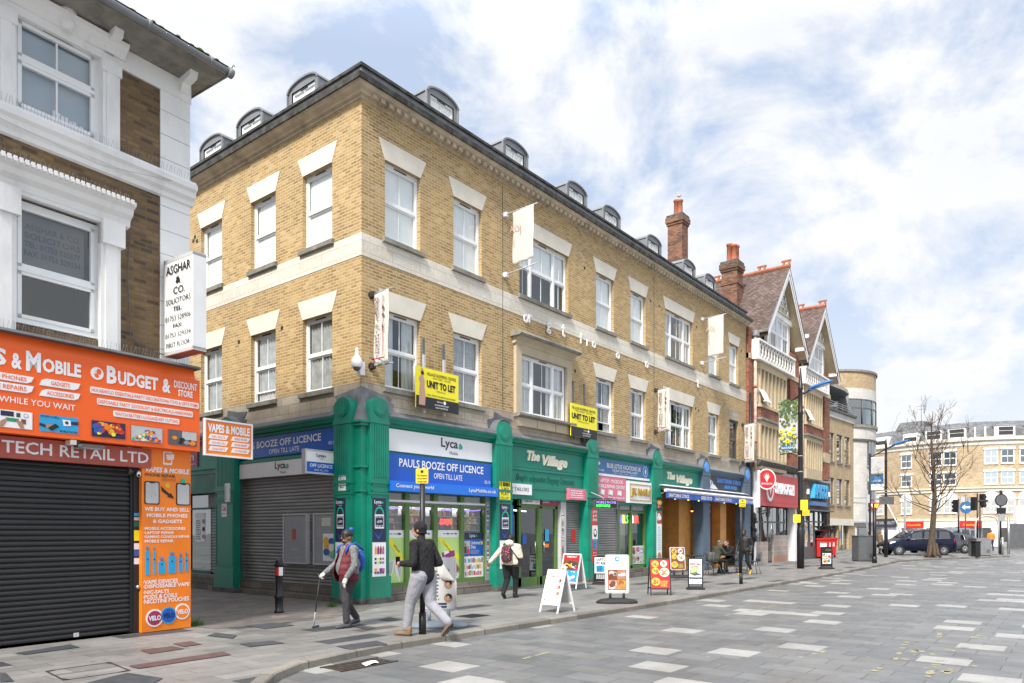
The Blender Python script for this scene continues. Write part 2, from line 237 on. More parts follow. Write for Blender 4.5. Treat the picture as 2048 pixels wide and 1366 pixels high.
# ---------------------------------------------------------------- mesh builder
COL = sc.collection
class MB:
    def __init__(s): s.v = []; s.f = []; s.m = []; s.sm = []; s.uv = {}; s.slots = []
    def mi(s, mat):
        if mat not in s.slots: s.slots.append(mat)
        return s.slots.index(mat)
    def face(s, pts, mat='white', smooth=False, uv=None):
        i = len(s.v); s.v += [Vector(p) for p in pts]
        if uv: s.uv[len(s.f)] = uv
        s.f.append(tuple(range(i, i+len(pts)))); s.m.append(s.mi(mat)); s.sm.append(smooth)
    def grid(s, rings, mat, closed=True, smooth=True, caps=True, uv=None):   # rings: list of equal-length loops
        i0 = len(s.v); n = len(rings[0]); k = s.mi(mat)
        for r in rings: s.v += [Vector(p) for p in r]
        for a in range(len(rings)-1):
            for b in range(n if closed else n-1):
                c = (b+1) % n
                if uv: s.uv[len(s.f)] = [uv(a, b), uv(a, b+1), uv(a+1, b+1), uv(a+1, b)]
                s.f.append((i0+a*n+b, i0+a*n+c, i0+(a+1)*n+c, i0+(a+1)*n+b)); s.m.append(k); s.sm.append(smooth)
        if caps and closed:
            s.f.append(tuple(i0+j for j in range(n))[::-1]); s.m.append(k); s.sm.append(False)
            e = i0+(len(rings)-1)*n; s.f.append(tuple(e+j for j in range(n))); s.m.append(k); s.sm.append(False)
        return s
    def box(s, fr, a0, a1, b0, b1, c0, c1, mat='white', skip=''):
        P = lambda a, b, c: fr.p(a, b, c)
        q = {'f': [(a0, b1, c0), (a1, b1, c0), (a1, b1, c1), (a0, b1, c1)], 'k': [(a1, b0, c0), (a0, b0, c0), (a0, b0, c1), (a1, b0, c1)],
             'l': [(a0, b0, c0), (a0, b1, c0), (a0, b1, c1), (a0, b0, c1)], 'r': [(a1, b1, c0), (a1, b0, c0), (a1, b0, c1), (a1, b1, c1)],
             't': [(a0, b1, c1), (a1, b1, c1), (a1, b0, c1), (a0, b0, c1)], 'b': [(a0, b0, c0), (a1, b0, c0), (a1, b1, c0), (a0, b1, c0)]}
        for k, pts in q.items():
            if k not in skip: s.face([P(*x) for x in pts], mat)
        return s
    def quad(s, fr, a0, a1, c0, c1, b, mat): s.face([fr.p(a0, b, c0), fr.p(a1, b, c0), fr.p(a1, b, c1), fr.p(a0, b, c1)], mat); return s
    def prism(s, fr, pts, b0, b1, mat, back=False):          # polygon in (a,c), counter-clockwise seen from outside
        s.face([fr.p(a, b1, c) for a, c in pts], mat); n = len(pts)
        if back: s.face([fr.p(a, b0, c) for a, c in pts][::-1], mat)
        for i in range(n):
            (a, c), (d, e) = pts[i], pts[(i+1) % n]
            s.face([fr.p(a, b0, c), fr.p(d, b0, e), fr.p(d, b1, e), fr.p(a, b1, c)], mat)
        return s
    def disc(s, fr, a, c, r, b0, b1, mat, n=20, ry=None): return s.prism(fr, [(a+r*cos(t*2*pi/n), c+(ry or r)*sin(t*2*pi/n)) for t in range(n)], b0, b1, mat)
    def prof(s, fr, a0, a1, pts, mat, smooth=False):           # (b,c) section swept along a
        for i in range(len(pts)-1):
            (b, c), (d, e) = pts[i], pts[i+1]
            s.face([fr.p(a0, b, c), fr.p(a1, b, c), fr.p(a1, d, e), fr.p(a0, d, e)], mat, smooth)
        for a, sg in ((a0, 1), (a1, -1)): s.face([fr.p(a, b, c) for b, c in pts][::sg], mat)
        return s
    def cyl(s, p0, p1, r0, r1=None, mat='black', n=12, smooth=True, caps=True, sx=1, side=None):
        p0, p1 = Vector(p0), Vector(p1); r1 = r0 if r1 is None else r1; d = (p1-p0).normalized()
        x = side.normalized() if side else (d.cross(Vector((0, 0, 1))) if abs(d.z) < .95 else d.cross(Vector((0, 1, 0)))).normalized()
        y = d.cross(x).normalized(); x = y.cross(d)
        R = lambda p, r: [p+x*(r*sx*cos(t*2*pi/n))+y*(r*sin(t*2*pi/n)) for t in range(n)]
        return s.grid([R(p0, r0), R(p1, r1)], mat, smooth=smooth, caps=caps)
    def tube(s, pts, r, mat='black', n=8):
        pts = [Vector(p) for p in pts]; rs = r if isinstance(r, (list, tuple)) else [r]*len(pts); rings = []; x = None
        for i, p in enumerate(pts):
            d = (pts[min(i+1, len(pts)-1)]-pts[max(i-1, 0)]).normalized()
            if x is None: x = d.cross(Vector((0, 0, 1))) if abs(d.z) < .95 else d.cross(Vector((0, 1, 0)))
            x = (x - d*x.dot(d)).normalized(); y = d.cross(x)
            rings.append([p+x*(rs[i]*cos(t*2*pi/n))+y*(rs[i]*sin(t*2*pi/n)) for t in range(n)])
        return s.grid(rings, mat)
    def lathe(s, c, prof, mat, n=16, smooth=True):
        c = Vector(c); return s.grid([[c+Vector((r*cos(t*2*pi/n), r*sin(t*2*pi/n), z)) for t in range(n)] for r, z in prof], mat, smooth=smooth)
    def ell(s, c, rx, ry=None, rz=None, mat='white', nu=12, nv=8, U=None, z0=-1, z1=1):
        c = Vector(c); ry = ry or rx; rz = rz or rx; U = U or Matrix.Identity(3); rings = []
        for j in range(nv+1):
            t = math.asin(max(-1, min(1, z0)))+(math.asin(max(-1, min(1, z1)))-math.asin(max(-1, min(1, z0))))*j/nv
            rr = max(cos(t), .02); rings.append([c+U@Vector((rx*rr*cos(q*2*pi/nu), ry*rr*sin(q*2*pi/nu), rz*sin(t))) for q in range(nu)])
        return s.grid(rings, mat)
    def cap(s, p0, p1, r0, r1, mat='white', n=14, sx=1, side=None):       # tapered capsule, optionally flattened
        p0, p1 = Vector(p0), Vector(p1); d = (p1-p0).normalized()
        x = side if side else (d.cross(Vector((0, 0, 1))) if abs(d.z) < .9 else d.cross(Vector((0, 1, 0))))
        x = (x-d*x.dot(d)).normalized(); y = d.cross(x); rings = []
        for p, r, ks in ((p0, r0, (-.98, -.8, -.45, 0)), (p1, r1, (0, .45, .8, .98))):
            for k in ks:
                q = math.sqrt(1-k*k)*r; rings.append([p+d*(k*r)+x*(q*sx*cos(t*2*pi/n))+y*(q*sin(t*2*pi/n)) for t in range(n)])
        return s.grid(rings, mat)
    def build(s, name, parent=None, loc=None, **tags):
        me = bpy.data.meshes.new(name); o = bpy.data.objects.new(name, me); COL.objects.link(o)
        org = Vector(loc) if loc is not None else (Vector(ROOT[parent.name]) if parent else Vector((0, 0, 0)))
        ROOT[o.name] = org
        me.from_pydata([tuple(v-org) for v in s.v], [], s.f)
        for k in s.slots: me.materials.append(MATS[k])
        me.polygons.foreach_set('material_index', s.m); me.polygons.foreach_set('use_smooth', s.sm)
        ul = me.uv_layers.new(name='UVMap').data
        for pi_, pol in enumerate(me.polygons):
            n = pol.normal; cu = s.uv.get(pi_)
            if cu:
                for li, q in zip(pol.loop_indices, cu): ul[li].uv = q
                continue
            if abs(n.z) > .75:
                for li in pol.loop_indices:
                    q = s.v[me.loops[li].vertex_index]; ul[li].uv = (q.x, q.y)
            else:
                t = Vector((-n.y, n.x, 0)).normalized(); zs = math.sqrt(max(.05, 1-n.z*n.z))
                for li in pol.loop_indices:
                    q = s.v[me.loops[li].vertex_index]; ul[li].uv = (q.dot(t), q.z/zs)
        me.update()
        if parent: o.parent = parent
        else: o.location = org
        for k, v_ in tags.items(): o[k] = v_
        return o
ROOT = {}
def thing(name, label, cat, loc=(0, 0, 0), group=None):
    o = bpy.data.objects.new(name, None); COL.objects.link(o); o.location = loc; ROOT[o.name] = Vector(loc)
    o.empty_display_size = .2; o['label'] = label; o['category'] = cat
    if group: o['group'] = group
    return o
def solo(mb, name, label, cat, loc, group=None):
    o = mb.build(name, loc=loc, label=label, category=cat)
    if group: o['group'] = group
    return o
def struct(mb, name): return mb.build(name, kind='structure')
def bev(o, w=.01, seg=2):
    m = o.modifiers.new('bevel', 'BEVEL'); m.width = w; m.segments = seg; m.limit_method = 'ANGLE'; m.angle_limit = radians(40); return o
_TX = {}
def glyphs(txt, bold=0, shear=0, sp=1.0):
    k = (txt, bold, shear, sp)
    if k not in _TX:
        cu = bpy.data.curves.new('t', 'FONT'); cu.body = txt; cu.size = 1; cu.offset = bold; cu.shear = shear; cu.resolution_u = 2; cu.fill_mode = 'FRONT'; cu.space_character = sp; cu.align_x = 'CENTER'
        ob = bpy.data.objects.new('t', cu); COL.objects.link(ob); dg = bpy.context.evaluated_depsgraph_get(); me = bpy.data.meshes.new_from_object(ob.evaluated_get(dg))
        vs = [(v.co.x, v.co.y) for v in me.vertices]; fs = [tuple(p.vertices) for p in me.polygons]
        cnt = {}
        for f in fs:
            for i in range(len(f)):
                e = (f[i], f[(i+1) % len(f)]); cnt[e] = 1
        edges = [e for e in cnt if (e[1], e[0]) not in cnt]
        _TX[k] = (vs, fs, edges); bpy.data.objects.remove(ob); bpy.data.curves.remove(cu); bpy.data.meshes.remove(me)
    return _TX[k]
def text(mb, fr, txt, a0, a1, c0, c1, b, mat, bold=.0, shear=0, depth=0, rot=0, sp=1.0, arc=0):
    """text stretched to fill the rectangle a0..a1 x c0..c1 of the facade frame; rot=-90 runs down, 90 runs up"""
    vs, fs, ed = glyphs(txt, bold, shear, sp)
    if not vs: return
    x0 = min(v[0] for v in vs); x1 = max(v[0] for v in vs); y0 = min(v[1] for v in vs); y1 = max(v[1] for v in vs)
    def q(x, y):
        u, v = (x-x0)/(x1-x0), (y-y0)/max(1e-6, y1-y0)
        if rot == -90: return a0+(a1-a0)*v, c1-(c1-c0)*u
        if rot == 90: return a1-(a1-a0)*v, c0+(c1-c0)*u
        return a0+(a1-a0)*u, c0+(c1-c0)*v+arc*4*u*(1-u)
    k = mb.mi(mat); i0 = len(mb.v)
    for x, y in vs: a, c = q(x, y); mb.v.append(fr.p(a, b+depth, c))
    for f in fs: mb.f.append(tuple(i0+j for j in f)); mb.m.append(k); mb.sm.append(False)
    if depth:
        j0 = len(mb.v)
        for x, y in vs: a, c = q(x, y); mb.v.append(fr.p(a, b, c))
        for e0, e1 in ed: mb.f.append((j0+e0, j0+e1, i0+e1, i0+e0)); mb.m.append(k); mb.sm.append(False)
def rrect(a0, a1, c0, c1, r, n=4):
    pts = []
    for (x, y, t0) in ((a1-r, c1-r, 0), (a0+r, c1-r, 90), (a0+r, c0+r, 180), (a1-r, c0+r, 270)):
        for i in range(n+1): t = radians(t0+90*i/n); pts.append((x+r*cos(t), y+r*sin(t)))
    return pts
def wall(mb, fr, a0, a1, c0, c1, holes, mat, rev=.16, revmat=None, b=0):
    A = sorted({a0, a1, *[h[0] for h in holes], *[h[1] for h in holes]}); C = sorted({c0, c1, *[h[2] for h in holes], *[h[3] for h in holes]})
    A = [x for x in A if a0 <= x <= a1]; C = [x for x in C if c0 <= x <= c1]
    for j in range(len(C)-1):
        run = None
        for i in range(len(A)-1):
            m_, n_ = (A[i]+A[i+1])/2, (C[j]+C[j+1])/2
            hole = any(h[0] < m_ < h[1] and h[2] < n_ < h[3] for h in holes)
            if not hole and run is None: run = A[i]
            if hole and run is not None: mb.quad(fr, run, A[i], C[j], C[j+1], b, mat); run = None
        if run is not None: mb.quad(fr, run, A[-1], C[j], C[j+1], b, mat)
    R = revmat or mat
    for h in holes:
        x0, x1, z0, z1 = h[:4]
        mb.face([fr.p(x0, b, z0), fr.p(x0, b-rev, z0), fr.p(x0, b-rev, z1), fr.p(x0, b, z1)][::-1], R); mb.face([fr.p(x1, b, z0), fr.p(x1, b-rev, z0), fr.p(x1, b-rev, z1), fr.p(x1, b, z1)], R)
        mb.face([fr.p(x0, b, z1), fr.p(x1, b, z1), fr.p(x1, b-rev, z1), fr.p(x0, b-rev, z1)], R); mb.face([fr.p(x0, b, z0), fr.p(x0, b-rev, z0), fr.p(x1, b-rev, z0), fr.p(x1, b, z0)], R)
def window(parent, fr, a0, a1, c0, c1, lights=(1,), b=-.11, blind='blind', half=False, frame='upvc', sill='sill', vent=True, bar=True, meet=.5, sillb=.09, glass='glass', room=.5, openlow=0, ext=.09):
    """sash window: frame mesh, with pane, curtain and sill as sub-parts"""
    m = MB(); f = .05; t = .07
    m.box(fr, a0, a0+f, b-t, b, c0, c1, frame); m.box(fr, a1-f, a1, b-t, b, c0, c1, frame); m.box(fr, a0+f, a1-f, b-t, b, c1-f*1.5, c1, frame); m.box(fr, a0+f, a1-f, b-t, b+.01, c0, c0+f, frame)
    if vent: m.box(fr, (a0+a1)/2-.2, (a0+a1)/2+.2, b, b+.012, c1-f*1.1, c1-f*.55, 'dark')
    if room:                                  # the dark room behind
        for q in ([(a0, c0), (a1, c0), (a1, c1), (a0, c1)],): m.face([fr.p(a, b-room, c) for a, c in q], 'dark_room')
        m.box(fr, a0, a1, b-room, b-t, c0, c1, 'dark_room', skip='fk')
    W = a1-a0-2*f; tot = sum(lights); x = a0+f; g = MB(); cz = c0+(c1-c0)*meet; cur = MB()
    for i, L in enumerate(lights):
        x1 = x+W*L/tot
        if i: m.box(fr, x-.04, x+.04, b-t, b+.005, c0+f, c1-f*1.5, frame)
        xa, xb = x+(.04 if i else 0), x1-(.04 if i < len(lights)-1 else 0); s_ = .035
        lo = c0+f+openlow
        m.box(fr, xa, xb, b-t+.01, b-.012, cz-.03, cz+.03, frame)
        for z0, z1, bb in ((lo, cz-.03, b-.045), (cz+.03, c1-f*1.5, b-.02)):
            m.box(fr, xa, xa+s_, bb-.03, bb, z0, z1, frame); m.box(fr, xb-s_, xb, bb-.03, bb, z0, z1, frame); m.box(fr, xa+s_, xb-s_, bb-.03, bb, z0, z0+s_, frame); m.box(fr, xa+s_, xb-s_, bb-.03, bb, z1-s_, z1, frame)
            if bar and xb-xa > .35: m.box(fr, (xa+xb)/2-.009, (xa+xb)/2+.009, bb-.022, bb-.004, z0+s_, z1-s_, frame)
            g.face([fr.p(xa+s_, bb-.015, z0+s_), fr.p(xb-s_, bb-.015, z0+s_), fr.p(xb-s_, bb-.015, z1-s_), fr.p(xa+s_, bb-.015, z1-s_)], glass)
        x = x1
    wn_ = m.build('window', parent); g.build('pane', wn_)
    if blind:
        z0 = c0+f+((c1-c0)*.5 if half else 0)
        if blind.startswith('curtain'):
            for s0, s1 in (((a0+f, a0+f+W*.36), (a1-f-W*.36, a1-f)) if half != 'full' else ((a0+f, a1-f),)):
                n = max(6, int((s1-s0)/.035)); top = [fr.p(s0+(s1-s0)*i/n, b-.10+.022*sin(i*1.9+s0*3), c1-f) for i in range(n+1)]; bot = [fr.p(s0+(s1-s0)*i/n, b-.10+.03*sin(i*1.9+s0*3), c0+f) for i in range(n+1)]
                cur.grid([bot, top], blind, closed=False, caps=False)
        else: cur.face([fr.p(a0+f, b-.085, z0), fr.p(a1-f, b-.085, z0), fr.p(a1-f, b-.085, c1-f), fr.p(a0+f, b-.085, c1-f)], blind)
        cur.build('curtain' if blind.startswith('curtain') else 'blind', wn_)
    if sill:
        s2 = MB(); s2.prof(fr, a0-ext, a1+ext, [(b, c0+.0), (sillb, c0-.025), (sillb, c0-.13), (-.01, c0-.14)], sill); s2.build('sill', wn_)
    return wn_
def lintel(parent, fr, a0, a1, c, h=.46, fl=.2, mat='stone'):
    m = MB(); m.prism(fr, [(a0-.0, c), (a1+.0, c), (a1+fl, c+h), (a0-fl, c+h)], -.02, .012, mat)
    m.build('lintel', parent)
def shutter(mb, fr, a0, a1, c0, c1, b, mat, pitch=.08, amp=.022):
    pts = []; z = c0; n = 0
    while z < c1-1e-3:
        z1 = min(c1, z+pitch); h = z1-z
        pts += [(b, z), (b+amp*.9, z+h*.2), (b+amp, z+h*.5), (b+amp*.7, z+h*.82), (b, z+h*.92)]; z = z1
    pts.append((b, c1))
    rings = [[fr.p(a0, p, c) for p, c in pts], [fr.p(a1, p, c) for p, c in pts]]
    i0 = len(mb.v); k = mb.mi(mat); mb.v += rings[0]+rings[1]; N = len(pts)
    for i in range(N-1): mb.f.append((i0+i, i0+N+i, i0+N+i+1, i0+i+1)); mb.m.append(k); mb.sm.append(False)
def collage(mb, fr, a0, a1, c0, c1, b, pal, n=14, r=.16, bg=None, rnd=None):   # printed picture: overlapping flat shapes
    R = rnd or random; W, H = a1-a0, c1-c0; mb.quad(fr, a0, a1, c0, c1, b, bg or pal[0])
    for i in range(n):
        rx = min(W, H)*r*R.uniform(.5, 1.2); ry = rx*R.uniform(.7, 1.1); x = R.uniform(a0+rx, a1-rx); y = R.uniform(c0+ry, c1-ry); bb = b+.001+.0006*i; mt = R.choice(pal)
        if R.random() < .65: mb.face([fr.p(x+rx*cos(t*pi/5), bb, y+ry*sin(t*pi/5)) for t in range(10)], mt)
        else:
            q = R.uniform(-.4, .4); mb.face([fr.p(x+rx*cos(q+t)*1.1, bb, y+ry*sin(q+t)) for t in (-.7, .7, pi-.7, pi+.7)], mt)
def shiny_lines(mb, fr, a0, a1, c0, c1, b, mat, n, fill=.5, rnd=random):      # rows of small print
    h = (c1-c0)/n
    for i in range(n):
        z = c1-h*(i+1); x = a0; end = a0+(a1-a0)*rnd.uniform(.7, 1)
        while x < end:
            wd = min(end-x, rnd.uniform(.5, 1.8)*h); mb.quad(fr, x, x+wd, z+h*.25, z+h*(.25+fill), b, mat); x += wd+h*.35
G_FRONT = [10.76, 34.6]
FR = Fr(0, 12.95, 0); SD = Fr(10.76, 0, -90)       # front facade, side facade (a = -Y there)
LF = Fr(6.27, 12.12, 3.9)
# ---------------------------------------------------------------- ground, road, footway
KERB = [(-40, 2.2), (-8, 3.0), (0, 3.9), (2.4, 4.35), (3.4, 4.9), (3.95, 5.9), (4.49, 7.02), (4.9, 7.42), (5.47, 7.74), (6.3, 7.9), (7.3, 8.0), (10, 7.93), (16, 7.8), (22, 7.78), (28.4, 7.8), (36, 7.95), (42, 8.2), (46, 8.35), (50, 7.6), (55, 5.9), (60.2, 4.1)]
BACK = [(61.0, 4.3), (61.3, 4.9), (63, 7.5), (67, 10.5), (75, 13), (84, 15.6), (90, 22), (92, 40)]
m = MB(); m.face([(-300, -300, -.1), (500, -300, -.1), (500, 400, -.1), (-300, 400, -.1)], 'paving_road'); struct(m, 'road')
m = MB(); loop = KERB+BACK; inner = []
N = len(loop)
for i, p in enumerate(loop):
    a, b = Vector(loop[max(0, i-1)]), Vector(loop[min(N-1, i+1)]); t = (b-a).normalized(); inner.append((p[0]-t.y*.16, p[1]+t.x*.16))
# footway surface: strips from the kerb line back to the building line
far = [(90, 80), (-40, 80)]
import bmesh
bm = bmesh.new(); vs = [bm.verts.new((x, y, 0)) for x, y in inner+far]; f = bm.faces.new(vs); bmesh.ops.triangulate(bm, faces=[f]); bm.normal_update()
for t in bm.faces: m.face([v.co.copy() for v in (t.verts if t.normal.z > 0 else reversed(t.verts))], 'paving_footway')
bm.free(); struct(m, 'pavement')
m = MB(); u = 0
for i in range(N-1):
    (x0, y0), (x1, y1), (p0, q0), (p1, q1) = loop[i], loop[i+1], inner[i], inner[i+1]; L = math.hypot(x1-x0, y1-y0)
    UV = [(u, .01), (u+L, .01), (u+L, .15), (u, .15)]; UV2 = [(u, .15), (u+L, .15), (u+L, .31), (u, .31)]
    ch = .018
    d0 = Vector((p0-x0, q0-y0)).normalized()*ch; d1 = Vector((p1-x1, q1-y1)).normalized()*ch
    m.face([(x0, y0, -.11), (x1, y1, -.11), (x1, y1, .004-ch), (x0, y0, .004-ch)], 'kerb_stone', uv=UV)
    m.face([(x0, y0, .004-ch), (x1, y1, .004-ch), (x1+d1.x, y1+d1.y, .004), (x0+d0.x, y0+d0.y, .004)], 'kerb_stone', uv=[(u, .15), (u+L, .15), (u+L, .17), (u, .17)])
    m.face([(x0+d0.x, y0+d0.y, .004), (x1+d1.x, y1+d1.y, .004), (p1, q1, .004), (p0, q0, .004)], 'kerb_stone', uv=UV2); u += L
struct(m, 'kerb')
m = MB(); m.face([(6.3, 12.3, .004), (10.6, 12.75, .004), (10.6, 32, .004), (6.3, 32, .004)], 'paving_brown'); m.face([(6.3, 12.3, .004), (6.45, 11.5, .004), (8.6, 11.2, .004), (10.6, 12.1, .004), (10.6, 12.75, .004)], 'paving_brown'); struct(m, 'side_street')
# faded yellow paint on the road
m = MB(); R_ = random.Random(4)
def roadmark(px0, py0, px1, py1, wd, keep=.33):
    a, b = Vector(spot(px0, py0, -.1)), Vector(spot(px1, py1, -.1)); L = (b-a).length; n = max(2, int(L/.1)); d = (b-a)/n; nn = Vector((-d.y, d.x)).normalized()*wd/2
    for i in range(n):
        if R_.random() > keep: continue
        o = a+d*i; w0, w1 = R_.uniform(.4, 1.1), R_.uniform(.4, 1.1)
        m.face([(*(o-nn*w0), -.096), (*(o+d*.95-nn*w1), -.096), (*(o+d*.95+nn*w1), -.096), (*(o+nn*w0), -.096)], 'road_yellow')
paint('road_yellow', (.30, .275, .17), .85, .25, scale=14); paint('road_white', (.42, .42, .40), .85, .25, scale=14)
for q in [(1790, 1320, 1815, 1282), (1806, 1322, 1832, 1300), (1850, 1360, 1880, 1320), (1880, 1362, 1905, 1335), (1800, 1282, 1835, 1290), (1830, 1300, 1870, 1310), (1876, 1282, 1880, 1262), (1915, 1305, 1950, 1280), (1945, 1278, 1960, 1268), (1890, 1300, 1935, 1305), (1865, 1348, 1960, 1330), (1940, 1302, 1990, 1308), (1600, 1316, 1650, 1302), (1740, 1345, 1790, 1325)]: roadmark(*q, .11)
for q in [(1046, 1318, 1100, 1304), (1500, 1222, 1550, 1211), (1450, 1232, 1490, 1222), (1340, 1255, 1365, 1250)]: roadmark(*q, .07, .6)
struct(m, 'road_marking')
# small coloured slabs inlaid in the footway where the photo shows them
m = MB()
def slab(pts, mat): m.face([(*spot(x, y, .009), .009) for x, y in pts], mat)
paint('slab_dark', (.05, .055, .06), .65, .25, scale=6, bump=.001); paint('slab_red', (.105, .06, .052), .7, .25, scale=6, bump=.001)
for p in ([(30, 1306), (50, 1309), (160, 1294), (140, 1288)], [(0, 1364), (28, 1362), (12, 1346), (0, 1345)], [(414, 1271), (466, 1277), (474, 1270), (432, 1265)], [(490, 1251), (530, 1257), (590, 1250), (545, 1245)],
          [(170, 1366), (300, 1370), (326, 1356), (255, 1345)], [(672, 1292), (700, 1299), (775, 1288), (752, 1281)], [(700, 1252), (735, 1259), (752, 1255), (716, 1250)], [(756, 1239), (780, 1242), (806, 1239), (778, 1234)]): slab(p, 'slab_dark')
for p in ([(280, 1300), (300, 1307), (370, 1297), (344, 1292)], [(258, 1331), (276, 1337), (463, 1309), (446, 1303)], [(345, 1287), (370, 1293), (404, 1288), (380, 1282)]): slab(p, 'slab_red')
for p in ([(478, 1287), (500, 1293), (570, 1286), (545, 1281)],): slab(p, 'slab_dark')
struct(m, 'paving_inlay')
m = MB(); paint('iron', (.055, .04, .032), .75, .4, scale=9, metal=.3)
gx, gy = spot(717, 1330, -.1)
g = Fr(gx, gy, -4)
for i in range(9): m.box(W0, gx-.42+i*.1, gx-.36+i*.1, gy-.2, gy+.2, -.1, -.088, 'iron')
for y in (-.22, .19): m.box(W0, gx-.45, gx+.5, gy+y, gy+y+.03, -.1, -.086, 'iron')
m.face([(gx-.42, gy-.2, -.095), (gx+.48, gy-.2, -.095), (gx+.48, gy+.2, -.095), (gx-.42, gy+.2, -.095)], 'black')
solo(m, 'drain_grate', 'rusty iron drain grate in the road beside the kerb', 'drain', (gx, gy, -.1))
gx, gy = spot(945, 1232); m = MB(); m.box(W0, gx-.28, gx+.28, gy-.22, gy+.22, 0, .006, 'iron')
for i in range(5): m.box(W0, gx-.25, gx+.25, gy-.19+i*.085, gy-.15+i*.085, .006, .012, 'black')
solo(m, 'drain_cover', 'small brown metal cover in the pavement in front of the window display', 'drain cover', (gx, gy, 0))
gx, gy = spot(176, 1340); m = MB(); c = [spot(92, 1343), (spot(218, 1325)), spot(260, 1342), spot(128, 1361)]
for i in range(4):
    a, b = Vector(c[i]), Vector(c[(i+1) % 4]); d = (b-a).normalized(); nn = Vector((-d.y, d.x))*.012; m.face([(*(a-nn), .006), (*(b-nn), .006), (*(b+nn), .006), (*(a+nn), .006)], 'iron')
for i in range(4):
    a = Vector(c[i]); b = Vector(c[(i+1) % 4]); e = Vector(c[i-1]); m.face([(*a, .007), (*(a+(b-a).normalized()*.16), .007), (*(a+(e-a).normalized()*.06), .007)], 'iron')
a, b = (Vector(c[0])+Vector(c[3]))/2, (Vector(c[1])+Vector(c[2]))/2; m.face([(*a, .006), (*b, .006), (b.x, b.y+.015, .006), (a.x, a.y+.015, .006)], 'iron')
solo(m, 'manhole_cover', 'recessed manhole cover with rusty edges paved into the near footway', 'manhole cover', (gx, gy, 0))
gx, gy = spot(741, 1327, -.08); m = MB(); m.grid([[(gx-.12, gy-.05, -.09), (gx-.1, gy+.06, -.07), (gx-.03, gy+.09, -.085)], [(gx, gy-.07, -.06), (gx+.01, gy+.02, -.045), (gx+.03, gy+.1, -.07)], [(gx+.12, gy-.03, -.085), (gx+.13, gy+.04, -.06), (gx+.1, gy+.09, -.09)]], 'sign_white', closed=False)
solo(m, 'crumpled_paper', 'white crumpled piece of paper lying by the drain grate', 'litter', (gx, gy, -.1))
def tuft(px, py, n, s, lab, sd):
    gx, gy = spot(px, py); R = random.Random(sd); m = MB()
    for i in range(n):
        a = R.uniform(0, 2*pi); r = R.uniform(0, s); x, y = gx+r*cos(a), gy+r*sin(a)*.5; h = R.uniform(.05, .16); d = R.uniform(0, 2*pi); t = R.uniform(.02, .08)
        m.face([(x, y, 0), (x+.012*sin(d), y+.012*cos(d), 0), (x+t*cos(d), y+t*sin(d), h)], 'grass_green')
    solo(m, 'weed_tuft', lab, 'weeds', (gx, gy, 0))
tuft(390, 1252, 160, .16, 'green weeds growing at the foot of the orange pillar board', 3); tuft(664, 1214, 110, .14, 'small weeds at the foot of the green corner pilaster', 5)
# ---------------------------------------------------------------- main corner building
MAINLAB = 'three storey yellow brick corner building with green shopfronts and curved grey dormers'
B = thing('corner_building', MAINLAB, 'building', (10.76, 12.95, 0))
UA = [(11.46, 12.62, (1,)), (13.82, 14.95, (1,)), (16.63, 19.18, (1, 1.9, 1)), (20.84, 22.02, (1,)), (23.2, 24.36, (1,)), (25.96, 28.5, (1, 1.9, 1)), (30.12, 31.26, (1,)), (32.47, 33.6, (1,))]
SA = [(-15.18, -14.02), (-17.48, -16.34), (-20.08, -18.94), (-22.9, -21.76)]
UZ, LZ = (8.6, 10.43), (5.07, 6.88)
XE = 34.6; YE = 26.0
BAYW = (16.62, 18.98, 5.12, 6.84)
m = MB()
h1 = [(a, b, *UZ) for a, b, _ in UA]; h0 = [(a, b, *LZ) for i, (a, b, _) in enumerate(UA) if i != 2]
sh1 = [(a, b, *UZ) for a, b in SA]; sh0 = [(a, b, *LZ) for a, b in SA]
wall(m, FR, 10.76, XE, 8.49, 11.62, h1, 'brick_yellow'); wall(m, FR, 10.76, XE, 5.08, 7.97, h0+[(BAYW[0], BAYW[1], 5.08, 6.84)], 'brick_yellow')
wall(m, SD, -YE, -12.95, 8.49, 11.62, sh1, 'brick_yellow'); wall(m, SD, -YE, -12.95, 5.08, 7.97, sh0, 'brick_yellow')
m.build('wall', B)
m = MB()                                               # stone courses, a little proud of the brick
for c0, c1, mt in ((7.97, 8.49, 'stone_block'), (4.36, 5.075, 'stone_dirty')):
    m.box(FR, 10.746, XE, -.2, .012, c0, c1, mt); m.box(SD, -YE, -12.96, -.2, .012, c0, c1, mt)
m.build('stone_band', B)
m = MB(); Z0 = 11.5                                     # cornice
prof = [(.0, 11.55), (.03, 11.56), (.03, 11.61), (.10, 11.63), (.12, 11.67), (.22, 11.71), (.26, 11.76), (.30, 11.77)]
def sweepL(m, pts, mat):                              # mitred round the street corner
    for (b, c), (d, e) in zip(pts, pts[1:]):
        m.face([(10.76-b, 12.95-b, c), (XE, 12.95-b, c), (XE, 12.95-d, e), (10.76-d, 12.95-d, e)], mat); m.face([(10.76-b, YE, c), (10.76-b, 12.95-b, c), (10.76-d, 12.95-d, e), (10.76-d, YE, e)], mat)
    m.face([(XE, 12.95-b, c) for b, c in pts], mat)
sweepL(m, prof+[(-.1, 11.77)], 'cornice_stone')
top = [(.30, 11.765), (.335, 11.775), (.345, 11.90), (.30, 11.925), (-.05, 11.935), (-.05, 11.765)]
sweepL(m, top, 'parapet')
m.build('cornice', B)
m = MB()                                               # dentils, front only
x = 10.95
while x < XE-.1: m = MB(); m.box(FR, x, x+.12, .02, .19, 11.585, 11.685, 'cornice_stone'); m.build('dentil', B); x += .242
m = MB(); up = [(.05, 11.93), (.02, 12.26), (.06, 12.27), (.06, 12.33), (-.1, 12.36), (-2.2, 13.55), (-2.2, 11.9)]
